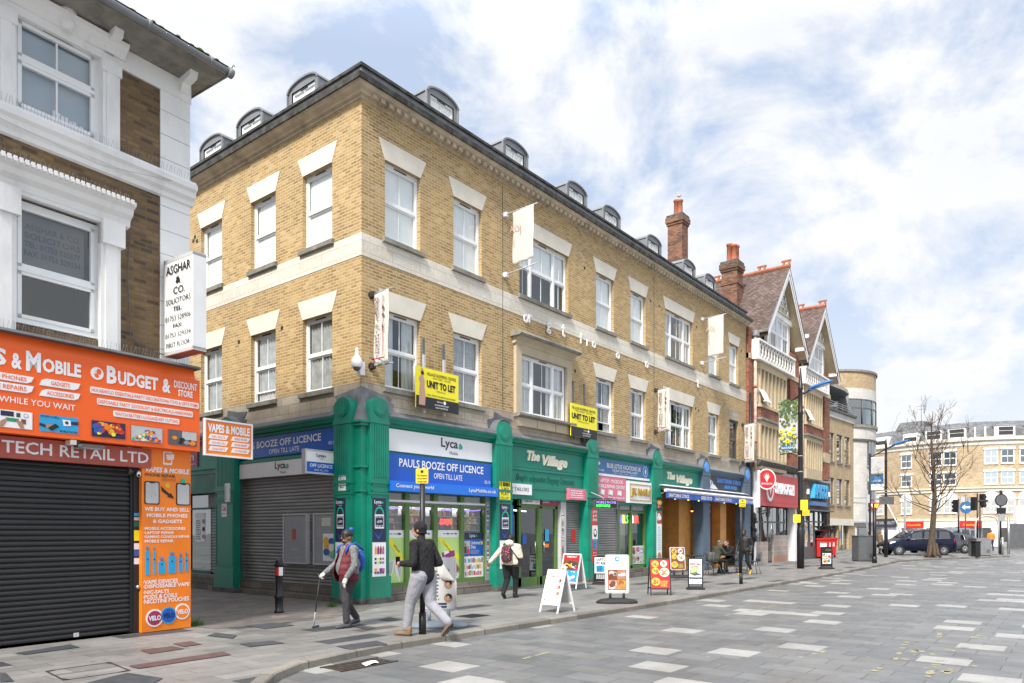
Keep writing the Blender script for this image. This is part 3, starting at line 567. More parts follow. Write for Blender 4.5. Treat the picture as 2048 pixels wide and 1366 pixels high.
sweepL(m, up[:2]+[(.02, 12.26)], 'lead'); sweepL(m, [(.02, 12.26), (.07, 12.27), (.07, 12.34), (-.12, 12.36), (-.12, 11.93)], 'parapet')
# hipped slate slopes and flat top
P1 = [(10.86, 13.05, 12.34), (XE, 13.05, 12.34), (XE, 15.4, 13.7), (13.2, 15.4, 13.7)]; P2 = [(10.86, 13.05, 12.34), (13.2, 15.4, 13.7), (13.2, YE, 13.7), (10.86, YE, 12.34)]
m.face(P1, 'slate_grey'); m.face(P2, 'slate_grey'); m.face([(13.2, 15.4, 13.7), (XE, 15.4, 13.7), (XE, YE, 13.7), (13.2, YE, 13.7)], 'asphalt_roof')
m.box(W0, XE-.02, XE, 12.95, YE, 0, 12.3, 'brick_yellow', skip='l'); m.box(W0, 10.76, XE, YE, YE+.02, 0, 12.3, 'brick_yellow', skip='f')
m.build('roof', B)
def dormer(fr, a0, a1, mat='zinc'):
    w_ = a1-a0; cz, z0, b0, b1 = 13.0, 12.3, -2.6, -.32; N = 12
    arc = [(a1, cz)]+[((a0+a1)/2+w_/2*cos(pi*i/N), cz+.21*sin(pi*i/N)) for i in range(1, N)]+[(a0, cz)]
    m = MB(); wa0, wa1, wz0, wz1 = a0+.15, a1-.15, 12.36, 12.99
    loopo = [(a0, z0), (a1, z0)]+arc
    for i in range(len(loopo)):
        (a, c), (d, e) = loopo[i], loopo[(i+1) % len(loopo)]; sm = i >= 2 and i < len(loopo)-1
        m.face([fr.p(a, b0, c), fr.p(d, b0, e), fr.p(d, b1, e), fr.p(a, b1, c)], mat, False)
    # front with a window opening, arched rim proud of it
    m.quad(fr, a0, wa0, z0, wz1, b1, mat); m.quad(fr, wa1, a1, z0, wz1, b1, mat); m.quad(fr, wa0, wa1, z0, wz0, b1, mat); m.face([fr.p(a, b1, c) for a, c in [(a0, wz1), (a1, wz1)]+arc], mat)
    rim = [((a0+a1)/2+(w_/2+.03)*cos(pi*i/N), cz+.235*sin(pi*i/N)) for i in range(N+1)]; rin = [((a0+a1)/2+(w_/2-.03)*cos(pi*i/N), cz+.19*sin(pi*i/N)) for i in range(N+1)]
    for i in range(N):
        m.face([fr.p(*x) for x in ((rim[i][0], b1+.05, rim[i][1]), (rim[i+1][0], b1+.05, rim[i+1][1]), (rin[i+1][0], b1+.05, rin[i+1][1]), (rin[i][0], b1+.05, rin[i][1]))], mat)
        m.face([fr.p(*x) for x in ((rim[i][0], b0, rim[i][1]), (rim[i+1][0], b0, rim[i+1][1]), (rim[i+1][0], b1+.05, rim[i+1][1]), (rim[i][0], b1+.05, rim[i][1]))], mat, True)
        m.face([fr.p(*x) for x in ((rin[i][0], b1-.0, rin[i][1]), (rin[i+1][0], b1-.0, rin[i+1][1]), (rin[i+1][0], b1+.05, rin[i+1][1]), (rin[i][0], b1+.05, rin[i][1]))], mat, True)
    for a in (a0-.03, a1-.03): m.box(fr, a, a+.04, b1-.02, b1+.04, z0, cz, mat)
    d = m.build('dormer', B)
    m = MB(); bb = b1-.04; f = .06
    m.box(fr, wa0, wa0+f, bb-.05, bb, wz0, wz1, 'upvc'); m.box(fr, wa1-f, wa1, bb-.05, bb, wz0, wz1, 'upvc'); m.box(fr, wa0+f, wa1-f, bb-.05, bb, wz1-f, wz1, 'upvc'); m.box(fr, wa0+f, wa1-f, bb-.05, bb, wz0, wz0+f, 'upvc'); m.box(fr, (wa0+wa1)/2-.01, (wa0+wa1)/2+.01, bb-.04, bb-.01, wz0+f, wz1-f, 'upvc')
    m.box(fr, (wa0+wa1)/2-.15, (wa0+wa1)/2+.15, bb, bb+.01, wz1-.05, wz1-.02, 'dark')
    m.quad(fr, wa0+f, wa1-f, wz0+f, wz1-f, bb-.045, 'blind')
    wd = m.build('window', d); g = MB(); g.quad(fr, wa0+f, wa1-f, wz0+f, wz1-f, bb-.03, 'glass'); 
    return d
for a1 in (14.32, 17.42, 20.72, 22.97, 26.2, 29.4, 31.6): dormer(FR, a1-1.17, a1)
for y0, y1 in ((14.98, 16.25), (17.40, 18.66), (19.42, 20.68), (22.3, 23.56)): dormer(SD, -y1, -y0)
rb = random.Random(11)
# windows: blinds and curtains as each shows, save the half blind
ub = ['blind', 'blind', 'blind', 'blind', 'blind', 'curtain', 'blind', 'blind']; lb = ['curtain', 'curtain_grey', 'curtain', 'curtain_grey', 'curtain', 'curtain_grey', 'curtain', None]
for i, (a0, a1, L) in enumerate(UA):
    window(B, FR, a0, a1, *UZ, L, blind=ub[i], half=(i == 2)); lintel(B, FR, a0, a1, UZ[1])  # half blind of the first triple window imitates pale reflections in the glass
    if i != 2:
        window(B, FR, a0, a1, *LZ, L, blind=lb[i], openlow=(.28 if i == 3 else 0), frame='upvc' if i != 7 else 'grey_dark', half=('full' if i == 1 else False)); lintel(B, FR, a0, a1, LZ[1], mat='stone' if i != 7 else 'stone_dirty')
sb0 = ['curtain_grey', 'curtain_grey', 'curtain_grey', 'curtain_grey']
for i, (a0, a1) in enumerate(SA):
    window(B, SD, a0, a1, *UZ, blind='blind', bar=False); lintel(B, SD, a0, a1, UZ[1])
    window(B, SD, a0, a1, *LZ, blind=sb0[i], half='full', openlow=.22 if i == 1 else 0); lintel(B, SD, a0, a1, LZ[1])
# the bay window in its stone surround
window(B, FR, *BAYW, (1, 1.8, 1), b=-.02, blind='curtain', sill=None)
m = MB(); a0, a1, z0, z1 = 16.36, 19.24, 4.95, 6.84
m.box(FR, a0, 16.62, -.12, .10, 5.08, 7.1, 'stone_surround'); m.box(FR, 18.98, a1, -.12, .10, 5.08, 7.1, 'stone_surround'); m.box(FR, 16.62, 18.98, -.12, .10, z1, 7.1, 'stone_surround')
m.prof(FR, a0-.06, a1+.06, [(0, 7.08), (.12, 7.1), (.14, 7.16), (.24, 7.24), (.30, 7.27), (0, 7.27)], 'stone_surround'); m.prof(FR, a0-.16, a1+.16, [(0, 7.27), (.36, 7.272), (.40, 7.33), (.34, 7.40), (.20, 7.44), (0, 7.44)], 'sill')
m.prof(FR, a0-.03, a1+.03, [(0, 5.08), (.26, 5.08), (.26, 5.02), (.20, 4.98), (0, 4.97)], 'sill')
for i in range(3): x = a0+(a1-a0)*i/3; m.prism(FR, [(x+.02+.12*(i < 1), 4.72), (x+(a1-a0)/3-.02-.12*(i > 1), 4.72), (x+(a1-a0)/3-.01, 4.97), (x+.01, 4.97)], 0, .14, 'stone_surround')
m.build('stone_window_surround', B)
m = MB()                                               # movement joints, vents, overflow holes
for a in (15.83, 24.99): m.box(FR, a, a+.014, .013, .018, 5.1, 11.45, 'grey_dark'); m.build('movement_joint', B); m = MB()
for px, py in ((1169, 536), (1301, 602), (1393, 654), (1318, 612), (1150, 742), (1391, 817), (1397, 821), (1483, 702)): a, c = FR.on(px, py); m.disc(FR, a, c, .055, 0, .006, 'dark', 10); m.build('wall_vent', B); m = MB()
for px, py in ((387, 482), (394, 482), (390, 474), (564, 656), (478, 684)):
    r = (px-1024)/FOC; F = 10.76/(CT+r*ST); m.disc(SD, -(F*ST-F*r*CT), CAM_H+F*(HY-py)/FOC, .06, 0, .006, 'dark', 10); m.build('wall_vent', B); m = MB()
# shopfront pilasters
def pilaster(fr, a0, a1, mat='green', disc=None, top=4.73, bf=.25, b0=-.2, scal=1, ret=0):
    m = MB(); w_ = a1-a0; r = w_/2; ac = (a0+a1)/2; cz = top-r*.95; N = 14
    m.box(fr, a0, a1, b0, bf, .16, cz, mat); m.box(fr, a0-.03, a1+.03, b0, bf+.035, .12, .62, mat); m.box(fr, a0-.06, a1+.06, b0, bf+.07, 0, .13, 'moss_stone')
    arc = [(ac+r*cos(pi*i/N), cz+r*.95*sin(pi*i/N)) for i in range(N+1)]
    m.prism(fr, arc, b0, bf, mat)
    dm = disc or mat
    m.disc(fr, ac, cz+.02, r*.62, bf, bf+.02, dm, 20); m.disc(fr, ac, cz+.02, r*.48, bf+.02, bf+.032, dm, 20)
    m.box(fr, a0-.012, a1+.012, b0, bf+.02, cz-.33, cz-.27, mat)
    for z0, z1 in ((2.75, 2.82), (2.5, 2.54)): m.box(fr, a0-.012, a1+.012, b0, bf+.018, z0, z1, mat)
    n = max(6, int(w_/.075)); st = (w_-.1)/n
    for i in range(n): x = a0+.05+st*i; m.box(fr, x+st*.2, x+st*.8, bf, bf+.012, 2.9, cz-.36, mat)
    for z0, z1 in ((.72, 2.44), (2.56, 2.72)):             # raised panel frames
        for (x0, x1, y0, y1) in ((a0+.03, a0+.055, z0, z1), (a1-.055, a1-.03, z0, z1), (a0+.03, a1-.03, z1-.025, z1), (a0+.03, a1-.03, z0, z0+.025)): m.box(fr, x0, x1, bf, bf+.01, y0, y1, mat)
    for z0, z1 in ((.72, 2.44), (2.95, cz-.4)): m.box(fr, a0-.01, a0, b0+.28, bf-.05, z0, z1, mat)
    p = m.build('pilaster', B)
    if scal:                                              # stepped lead flashing behind the head
        q = [(ac-r-.05, top-.5), (ac+r+.12, top-.5), (ac+r+.22, top-.28), (ac+r+.13, top-.24), (ac+r+.25, top-.08), (ac+r+.12, top-.03), (ac+r+.26, top+.14), (ac+r*.6, top+.17), (ac-r*.5, top+.27), (ac-r*.55, top+.1), (ac-r-.1, top+.0)]
        f_ = MB(); f_.prism(fr, q, 0, .03, 'lead_dark')
        N2 = 8; rings = []
        for bb, rr in ((.26, r*1.0), (.0, r*1.12)): rings.append([fr.p(ac+rr*cos(pi*i/N2), bb-.02, cz+.02+rr*.98*sin(pi*i/N2)) for i in range(N2+1)])
        f_.grid(rings, 'lead_dark', closed=False, caps=False); f_.build('flashing', p)
    return p
pilaster(FR, 10.80, 11.37, scal=0)
for i, (a0, a1) in enumerate(((15.27, 15.98), (19.93, 20.6), (24.45, 25.2))): pilaster(FR, a0, a1)
for a0, a1 in ((28.98, 29.72), (33.7, 34.5)): pilaster(FR, a0, a1, 'bluegrey', 'disc_blue')
pilaster(SD, -13.63, -13.02, bf=.26, scal=0); pilaster(SD, -18.82, -17.9, bf=.26); pilaster(SD, -23.3, -22.6, bf=.26)
m = MB()                                               # recessed corner column between the two corner pilasters
cf = Fr(10.76, 12.95, -45)
m.box(W0, 10.62, 10.80, 12.80, 13.02, .12, 4.05, 'green'); m.box(W0, 10.56, 10.86, 12.74, 13.06, 0, .13, 'moss_stone'); m.box(W0, 10.58, 10.84, 12.76, 13.0, .13, .6, 'green')
for z0, z1, e in ((4.05, 4.12, .06), (4.12, 4.17, .1), (3.1, 3.16, .05), (2.55, 2.6, .03)): m.box(W0, 10.62-e, 10.84, 12.80-e, 13.02, z0, z1, 'green')
m.face([(10.56, 12.76, 4.17), (10.86, 12.78, 4.17), (10.84, 12.93, 4.72), (10.745, 12.935, 4.9)], 'lead'); m.face([(10.56, 12.76, 4.17), (10.745, 12.935, 4.9), (10.745, 13.0, 4.72), (10.58, 13.04, 4.17)], 'lead')
m.prism(FR, [(10.73, 4.5), (11.75, 4.5), (11.66, 4.6), (11.74, 4.66), (11.62, 4.72), (11.66, 4.8), (11.4, 4.86), (10.73, 4.97)], .012, .03, 'lead')
m.prism(SD, [(-13.95, 4.5), (-12.94, 4.5), (-12.94, 4.97), (-13.6, 4.88), (-13.9, 4.84), (-13.8, 4.74), (-13.93, 4.64)], .012, .03, 'lead')
m.build('corner_column', B)
# entablature: lead apron, green moulded cornice, fascia backing
def bay(fr, a0, a1, mat='green', open_=False):
    m = MB(); m.prof(fr, a0, a1, [(.0, 4.5), (.03, 4.5), (.30, 4.34), (.30, 4.32), (0, 4.32)], 'lead_dark' if mat != 'bluegrey' else 'lead')
    m.prof(fr, a0, a1, [(0, 4.33), (.29, 4.33), (.29, 4.29), (.24, 4.26), (.20, 4.20), (.12, 4.17), (.10, 4.12), (0, 4.10)], mat)
    m.box(fr, a0, a1, -.15, .07, 2.6 if not open_ else 3.3, 4.11, mat); m.build('shop_cornice', B)
for a0, a1 in ((11.37, 15.27), (15.98, 19.93), (20.6, 24.45)): bay(FR, a0, a1)
bay(FR, 25.2, 28.98, open_=True); bay(FR, 29.72, 33.7, 'bluegrey', True)
bay(SD, -17.9, -13.63, open_=True); bay(SD, -22.6, -18.82, open_=True)
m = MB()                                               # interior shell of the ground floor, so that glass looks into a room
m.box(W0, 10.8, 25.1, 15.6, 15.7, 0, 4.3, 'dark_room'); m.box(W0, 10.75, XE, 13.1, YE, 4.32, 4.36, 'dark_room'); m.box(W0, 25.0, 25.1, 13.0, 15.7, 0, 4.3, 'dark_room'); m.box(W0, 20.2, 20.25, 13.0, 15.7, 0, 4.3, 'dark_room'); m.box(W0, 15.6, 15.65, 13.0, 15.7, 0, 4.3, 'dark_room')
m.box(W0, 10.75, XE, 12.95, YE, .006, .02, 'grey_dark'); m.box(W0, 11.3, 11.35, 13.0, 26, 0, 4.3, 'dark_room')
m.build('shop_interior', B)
# ---- side street: shutter bay
m = MB(); m.box(SD, -17.9, -13.63, -.2, .10, 0, .33, 'plinth_stone'); m.box(SD, -17.9, -13.63, -.2, .16, 0, .12, 'plinth_stone'); m.build('plinth', B); m = MB(); m.box(SD, -22.6, -18.82, -.2, .12, 0, .42, 'plinth_stone'); m.build('plinth', B)
m = MB(); shutter(m, SD, -17.9, -13.63, .33, 3.06, -.02, 'shutter_grey', .085); m.box(SD, -17.96, -17.84, -.1, .06, .33, 3.06, 'grey_dark'); m.box(SD, -13.69, -13.6, -.1, .06, .33, 3.06, 'grey_dark'); m.build('roller_shutter', B)
m = MB(); shutter(m, SD, -19.9, -18.95, .45, 2.72, -.25, 'shutter_grey', .085); m.build('roller_shutter', B)
m = MB(); m.box(SD, -22.6, -18.82, -.15, .12, 3.42, 3.5, 'green'); m.box(SD, -22.6, -18.82, -.15, .05, 2.75, 3.3, 'green_dark'); m.box(SD, -19.95, -18.82, -.24, -.15, 2.35, 2.75, 'grey_dark')
for a in (-22.5, -21.2, -19.98): m.box(SD, a, a+.06, -.3, -.24, .42, 2.8, 'green_dark')
m.box(SD, -22.5, -19.92, -.3, -.24, 2.3, 2.36, 'green_dark'); m.box(SD, -22.5, -19.92, -.3, -.24, .42, .5, 'green_dark'); m.quad(SD, -22.5, -19.92, .5, 2.8, -.27, 'glass_dark'); m.quad(SD, -22.5, -19.9, .4, 2.8, -1, 'dark_room')
m.quad(SD, -20.9, -20.35, 1.35, 2.2, -.262, 'sign_white'); shiny_lines(m, SD, -20.85, -20.55, 1.4, 2.0, -.26, 'grey_dark', 9); m.disc(SD, -20.43, 1.95, .07, -.262, -.258, 'skin_tan'); m.disc(SD, -20.43, 1.72, .07, -.262, -.258, 'hair'); m.disc(SD, -20.43, 1.5, .07, -.262, -.258, 'skin_tan')
m.build('shop_window', B)
m = MB(); m.box(SD, -17.9, -13.63, .06, .13, 3.46, 3.53, 'green'); m.box(SD, -17.9, -13.63, -.1, .05, 3.05, 3.46, 'grey'); m.build('fascia_strip', B)
# ---- front bay 1: off licence window
m = MB(); m.box(FR, 11.37, 15.27, -.3, .12, 0, .2, 'plinth_stone'); m.box(FR, 11.37, 15.27, -.3, .03, .2, .31, 'plinth_stone'); m.build('plinth', B); m = MB(); m.box(FR, 20.6, 24.45, -.3, .08, 0, .3, 'plinth_stone'); m.box(FR, 22.4, 24.4, -.3, .2, 0, .15, 'plinth_stone'); m.build('plinth', B); m = MB(); m.box(FR, 19.1, 19.93, -.3, .05, 0, .35, 'plinth_stone'); m.build('plinth', B)
MUL = (11.37, 12.1, 13.08, 14.08, 15.06)
m = MB()
for i, a in enumerate(MUL): m.box(FR, a, a+.14, -.1, .02, .31, 2.68, 'olive')
m.box(FR, 11.37, 15.2, -.1, .015, .31, .42, 'olive'); m.box(FR, 11.37, 15.2, -.1, .0, 2.26, 2.33, 'olive'); m.box(FR, 11.37, 15.06, -.02, .03, 2.36, 2.41, 'sign_white')
m.box(FR, 15.08, 15.27, -.05, .03, .31, 2.68, 'grey'); 
for i in range(34): m.quad(FR, 15.12+random.uniform(0, .02), 15.2+random.uniform(0, .03), .5+i*.06, .5+i*.06+random.uniform(.02, .05), .033, random.choice(['sign_white', 'grey_light', 'grey_dark', 'ink0', 'sky_blue']))
g = MB(); g.quad(FR, 11.4, 15.08, .42, 2.6, -.05, 'glass_shop')
for i in range(4): m.box(FR, MUL[i]+.16, MUL[i+1]-.02, -.09, -.065, 2.42, 2.62, 'grey_dark'); text(m, FR, ['SWEETS', 'SPIRITS', 'WINES', 'TOBACCO'][i], MUL[i]+.2, MUL[i+1]-.07, 2.45, 2.58, -.06, 'green_dark', .01)
for i in range(4): x0, x1 = MUL[i]+.15, MUL[i+1]-.02; m.tube([FR.p(x0+(x1-x0)*t/6, -.12, 2.24-.03*sin(pi*t/6)) for t in range(7)], .012, 'led_violet', 5); m.tube([FR.p(x0, -.5, 2.3), FR.p(x1, -.5, 2.3)], .02, 'added_goods_glow', 5)  # violet strip, plus a white glowing strip added to light the goods
shopwin = m.build('shop_window', B); g.build('pane', shopwin)
m = MB()                                               # printed film on the lower glass
for i in range(3):
    a0, a1 = MUL[i]+.14, MUL[i+1]; bb = -.043; m.quad(FR, a0, a1, 1.5, 1.68, bb, 'sign_white'); m.quad(FR, a0, a1, .42, 1.5, bb, 'lime')
    for x in (a0+.25, a1-.3): m.quad(FR, x, x+.16, 1.585, 1.6, bb+.002, 'navy'); m.face([FR.p(x+.16, bb+.002, 1.56), FR.p(x+.23, bb+.002, 1.592), FR.p(x+.16, bb+.002, 1.625)], 'navy')
    text(m, FR, 'OPEN DOOR', a0+.02 if i == 0 else a0+.42, a0+.22 if i == 0 else a0+.6, 1.575, 1.61, bb+.002, 'navy')
    if i != 1: m.face([FR.p(a0, bb+.002, 1.5), FR.p(a0+.18, bb+.002, 1.5), FR.p(a1, bb+.002, 1.02), FR.p(a1, bb+.002, .86)], 'yellow')
def ttilt(mb, fr, s, a, c, wd, hh, ang, b, mat): 
    k0 = len(mb.v); text(mb, fr, s, 0, wd, 0, hh, b, mat); q = radians(ang)
    for i in range(k0, len(mb.v)):
        v = mb.v[i]-fr.o; u_, z_ = v.dot(fr.U), v.dot(fr.Z); mb.v[i] = fr.p(a+u_*cos(q)-z_*sin(q), b, c+u_*sin(q)+z_*cos(q))
ttilt(m, FR, 'Wine', 11.74, 1.3, .26, .08, -40, -.036, 'navy'); ttilt(m, FR, 'Confectionery', 13.42, 1.37, .6, .08, -41, -.036, 'navy')
for px, q in ((11.62, -28), (11.95, 10)):              # champagne flutes
    f2 = []; 
    for (x, y) in ((-.12, .95), (.12, 1.0), (.10, .7), (.02, .52), (.015, .43), (-.015, .43), (-.03, .52), (-.12, .68)): t = radians(q*.6); f2.append((px+x*cos(t)-(y-.43)*sin(t)*.5, .43+(y-.43)*cos(t)))
    m.face([FR.p(a, -.038, c) for a, c in f2], 'sign_white'); m.face([FR.p(px+(a-px)*.75, -.036, c-.02) for a, c in f2[:2]]+[FR.p(px+(a-px)*.75, -.036, c) for a, c in f2[2:4]], 'grey_light')
rr = random.Random(3)
for i in range(26):
    x, z = rr.uniform(13.4, 14.0), rr.uniform(.48, 1.12); z = min(z, 1.2-.35*abs(x-13.75)); wd, hh, q = rr.uniform(.06, .13), rr.uniform(.06, .12), rr.uniform(-.5, .5)
    m.face([FR.p(x+wd*cos(q+t), -.038+.0007*i, z+hh*sin(q+t)) for t in (.7, pi-.7, pi+.7, -.7)], rr.choice(['ink5', 'ink10', 'magenta', 'ink1', 'ink4', 'ink0', 'ink10']))
m.quad(FR, 14.22, 15.06, 1.0, 1.62, -.043, 'blue'); m.quad(FR, 14.22, 15.06, 1.44, 1.62, -.042, 'navy'); text(m, FR, 'Lyca', 14.5, 14.72, 1.47, 1.59, -.038, 'sign_white', .01); m.disc(FR, 14.78, 1.53, .025, -.042, -.038, 'mint')
m.quad(FR, 14.24, 14.52, 1.06, 1.40, -.041, 'grey_light'); m.disc(FR, 14.33, 1.3, .04, -.041, -.038, 'skin_tan'); m.disc(FR, 14.44, 1.22, .04, -.041, -.038, 'skin_tan'); m.quad(FR, 14.27, 14.38, 1.07, 1.25, -.0385, 'ink11'); m.quad(FR, 14.39, 14.5, 1.07, 1.18, -.037, 'ink0')
text(m, FR, 'Unlimited', 14.56, 14.92, 1.3, 1.39, -.04, 'sign_white', .015); text(m, FR, 'Data', 14.56, 14.74, 1.19, 1.28, -.04, 'sign_white', .015); shiny_lines(m, FR, 14.56, 14.95, 1.04, 1.16, -.04, 'grey_light', 4, .35); m.disc(FR, 14.99, 1.34, .05, -.04, -.037, 'yellow_plate')
m.quad(FR, 14.22, 15.06, .42, .98, -.043, 'sign_white')
for i in range(14):
    for j in range(3):
        if rr.random() < .93: x = 14.26+i*.056; z = .47+j*.17; m.quad(FR, x, x+rr.uniform(.025, .05), z, z+rr.uniform(.08, .14), -.040, 'ink%d' % rr.randint(0, 11))
m.build('window_film', shopwin)
m = MB()
text(m, FR, 'OPEN', 13.52, 13.98, 1.82, 1.98, -.2, 'led_red', 0, .3); solo(m, 'neon_sign', 'red glowing open sign hanging inside the off licence window', 'neon sign', FR.p(13.7, -.2, 1.8))
m = MB()
for z in (1.70, 1.88, 2.06): m.box(FR, 11.45, 15.15, -.62, -.22, z-.025, z-.01, 'grey_light')
m.box(FR, 11.45, 15.15, -.64, -.62, .4, 2.3, 'grey_light')
for a in (12.15, 13.1, 14.1, 12.65): m.box(FR, a, a+.03, -.62, -.34, .4, 2.3, 'grey')
m.build('shelf', B)
GOODS = {}
for k in range(12):
    for kind in ('bottle', 'packet', 'tub'):
        g = MB()
        if kind == 'bottle': g.lathe((0, 0, 0), [(.03, 0), (.034, .02), (.034, .09), (.014, .125), (.012, .155), (.015, .16)], 'ink%d' % k, 8)
        elif kind == 'tub': g.lathe((0, 0, 0), [(.04, 0), (.045, .11), (.048, .112), (.048, .13)], 'ink%d' % k, 10)
        else: g.box(W0, -.045, .045, -.03, .03, 0, .135, 'ink%d' % k); g.box(W0, -.03, .03, -.032, -.0305, .04, .1, 'ink%d' % ((k+4) % 12))
        GOODS[kind, k] = g
CN = ['red', 'amber', 'dark green', 'blue', 'white', 'pink', 'brown', 'yellow', 'teal', 'orange', 'purple', 'black']
SHN = {1.70: 'lowest', 1.88: 'middle', 2.06: 'top'}; done = {}
for z in (1.70, 1.88, 2.06):
    x = 11.55
    while x < 15.0:
        kind = rr.choice(['bottle', 'packet', 'tub', 'packet']); k = rr.randint(0, 11); near = min(abs(x-q-.07) for q in MUL)
        if near > .1:
            if (kind, k) not in done:
                o = GOODS[kind, k].build(kind, loc=(0, 0, 0)); done[kind, k] = o
            else: o = done[kind, k].copy(); COL.objects.link(o)
            o.location = FR.p(x, -.26, z-.008)+Vector((0, rr.uniform(-.02, .05), 0)); o.scale = (1, 1, (1.1 if z > 2 else .95)*rr.uniform(.85, 1.15))
            pane = ['first', 'second', 'third', 'fourth'][sum(x > q for q in MUL[1:4])]
            o['label'] = '%s %s on the %s shelf behind the %s pane of the off licence window' % (CN[k], kind, SHN[z], pane); o['category'] = kind; o['group'] = '%s %ss on the %s shelf behind the %s pane' % (CN[k], kind, SHN[z], pane)
        x += rr.uniform(.078, .1)
# ---- front bay 2: entrance of the shopping arcade
m = MB(); m.box(FR, 15.98, 19.93, .07, .11, 3.44, 3.50, 'green'); m.box(FR, 15.98, 19.93, .07, .10, 2.92, 2.97, 'green'); m.box(FR, 15.98, 19.93, -.5, .08, 2.62, 2.93, 'green'); m.build('fascia_strip', B)
m = MB(); d0 = -.12
for a in (16.75, 17.68, 17.80, 18.62): m.box(FR, a, a+.12, d0-.07, d0, .02, 2.42, 'olive')
m.box(FR, 16.75, 18.74, d0-.07, d0, 2.36, 2.5, 'olive'); m.box(FR, 16.75, 18.74, d0-.07, d0, .02, .28, 'olive'); m.box(FR, 16.75, 18.74, d0-.07, d0, 2.9, 2.98, 'olive'); m.box(FR, 17.66, 17.74, d0-.07, d0, 2.5, 2.9, 'olive'); m.box(FR, 16.75, 16.83, d0-.07, d0, 2.5, 2.9, 'olive'); m.box(FR, 18.66, 18.74, d0-.07, d0, 2.5, 2.9, 'olive')
for a in (17.5, 17.95): m.cyl(FR.p(a, d0+.05, 1.0), FR.p(a, d0+.05, 1.35), .015, mat='steel')
m.box(FR, 17.72, 17.78, d0, d0+.012, .02, 2.42, 'olive')
m.quad(FR, 18.1, 18.3, 1.35, 1.72, d0-.02, 'sky_blue'); m.quad(FR, 18.02, 18.3, 1.16, 1.27, d0-.02, 'orange_light'); m.quad(FR, 16.95, 17.15, 1.28, 1.55, d0-.02, 'blue')
m.box(FR, 16.8, 17.66, -1.8, -.3, .02, .03, 'grey'); m.box(FR, 16.0, 19.0, -2.2, -2.15, 0, 3, 'curtain_grey'); m.quad(FR, 17.1, 17.5, .1, 2.3, -2.1, 'grey'); m.box(FR, 17.95, 18.5, -1.7, -1.65, .1, 2.2, 'grey_light'); m.box(FR, 16.95, 17.3, -1.2, -1.15, .9, 1.5, 'blue')
m.tube([FR.p(16.9, -.6, 2.3), FR.p(18.5, -1.2, 2.3)], .02, 'led_white', 6)
dr = m.build('entrance_door', B); g = MB(); g.quad(FR, 16.87, 17.68, .28, 2.36, d0-.04, 'glass_shop'); g.quad(FR, 17.92, 18.62, .28, 2.36, d0-.04, 'glass_shop'); g.build('pane', dr)
m = MB(); m.box(FR, 18.76, 19.05, -.2, .0, .0, 2.7, 'grey_light'); m.box(FR, 15.98, 16.72, -.6, -.55, 0, 2.7, 'dark'); 
for i in range(40): m.quad(FR, 18.79+random.uniform(0, .05), 18.87+random.uniform(0, .06), .4+i*.047, .4+i*.047+random.uniform(.02, .045), .002, random.choice(['grey_light', 'grey_dark', 'ink0', 'sign_white', 'ink6']))
m.build('door_jamb', B)
m = MB(); shutter(m, FR, 19.05, 19.93, .35, 2.62, -.1, 'shutter_grey', .075); m.quad(FR, 19.45, 19.68, 1.3, 1.72, -.07, 'red'); m.build('roller_shutter', B)
m = MB(); shutter(m, FR, 20.62, 22.25, .3, 2.72, -.05, 'shutter_grey', .085); m.box(FR, 22.23, 22.32, -.1, .0, .3, 2.7, 'grey_dark'); m.build('roller_shutter', B)
m = MB()
for a in (22.35, 23.25, 24.3): m.box(FR, a, a+.13, -.12, -.02, .3, 2.7, 'olive')
m.box(FR, 22.35, 24.4, -.12, -.02, .3, .42, 'olive'); m.box(FR, 22.35, 24.4, -.12, -.03, 2.32, 2.4, 'olive'); m.box(FR, 22.4, 24.35, -.1, -.06, 2.42, 2.7, 'grey'); text(m, FR, 'NAILS', 22.5, 23.2, 2.46, 2.6, -.055, 'grey_light', .01); text(m, FR, 'BEAUTY', 23.45, 24.2, 2.46, 2.6, -.055, 'grey_light', .01)
m.quad(FR, 23.4, 24.3, .45, 1.12, -.065, 'sign_white')
for i in range(2):
    for j in range(3): collage(m, FR, 23.43+j*.29, 23.70+j*.29, .48+i*.32, .77+i*.32, -.06, ['grey_light', 'ink%d' % rr.randint(0, 11), 'skin_tan', 'ink6', 'sign_white'], 7, .3, rnd=rr)
m.quad(FR, 22.5, 23.2, .45, 1.05, -.5, 'wood_dark'); m.quad(FR, 23.5, 24.2, .4, 2.3, -.8, 'blind_green')
wd = m.build('shop_window', B); g = MB(); g.quad(FR, 22.48, 24.3, .42, 2.32, -.08, 'glass_shop'); g.build('pane', wd)
m = MB(); rr2 = random.Random(5)
def ledword(mb, s, fr, a0, a1, c0, c1, b, mats):
    n = len(s)
    for i, ch in enumerate(s):
        w_ = (a1-a0)/n
        if ch != ' ': text(mb, fr, ch, a0+i*w_+.12*w_, a0+(i+1)*w_-.1*w_, c0, c1, b, mats[i % len(mats)], .01)
ledword(m, 'NAILS', FR, 22.5, 23.22, 1.95, 2.25, -.1, ['led_blue', 'led_blue', 'led_yellow', 'led_yellow', 'led_green']); ledword(m, 'BAR', FR, 23.42, 24.02, 1.95, 2.25, -.1, ['led_white', 'led_red', 'led_red'])
solo(m, 'led_sign', 'multicoloured dot lit word sign inside the nail salon window', 'led sign', FR.p(23, -.1, 1.9))
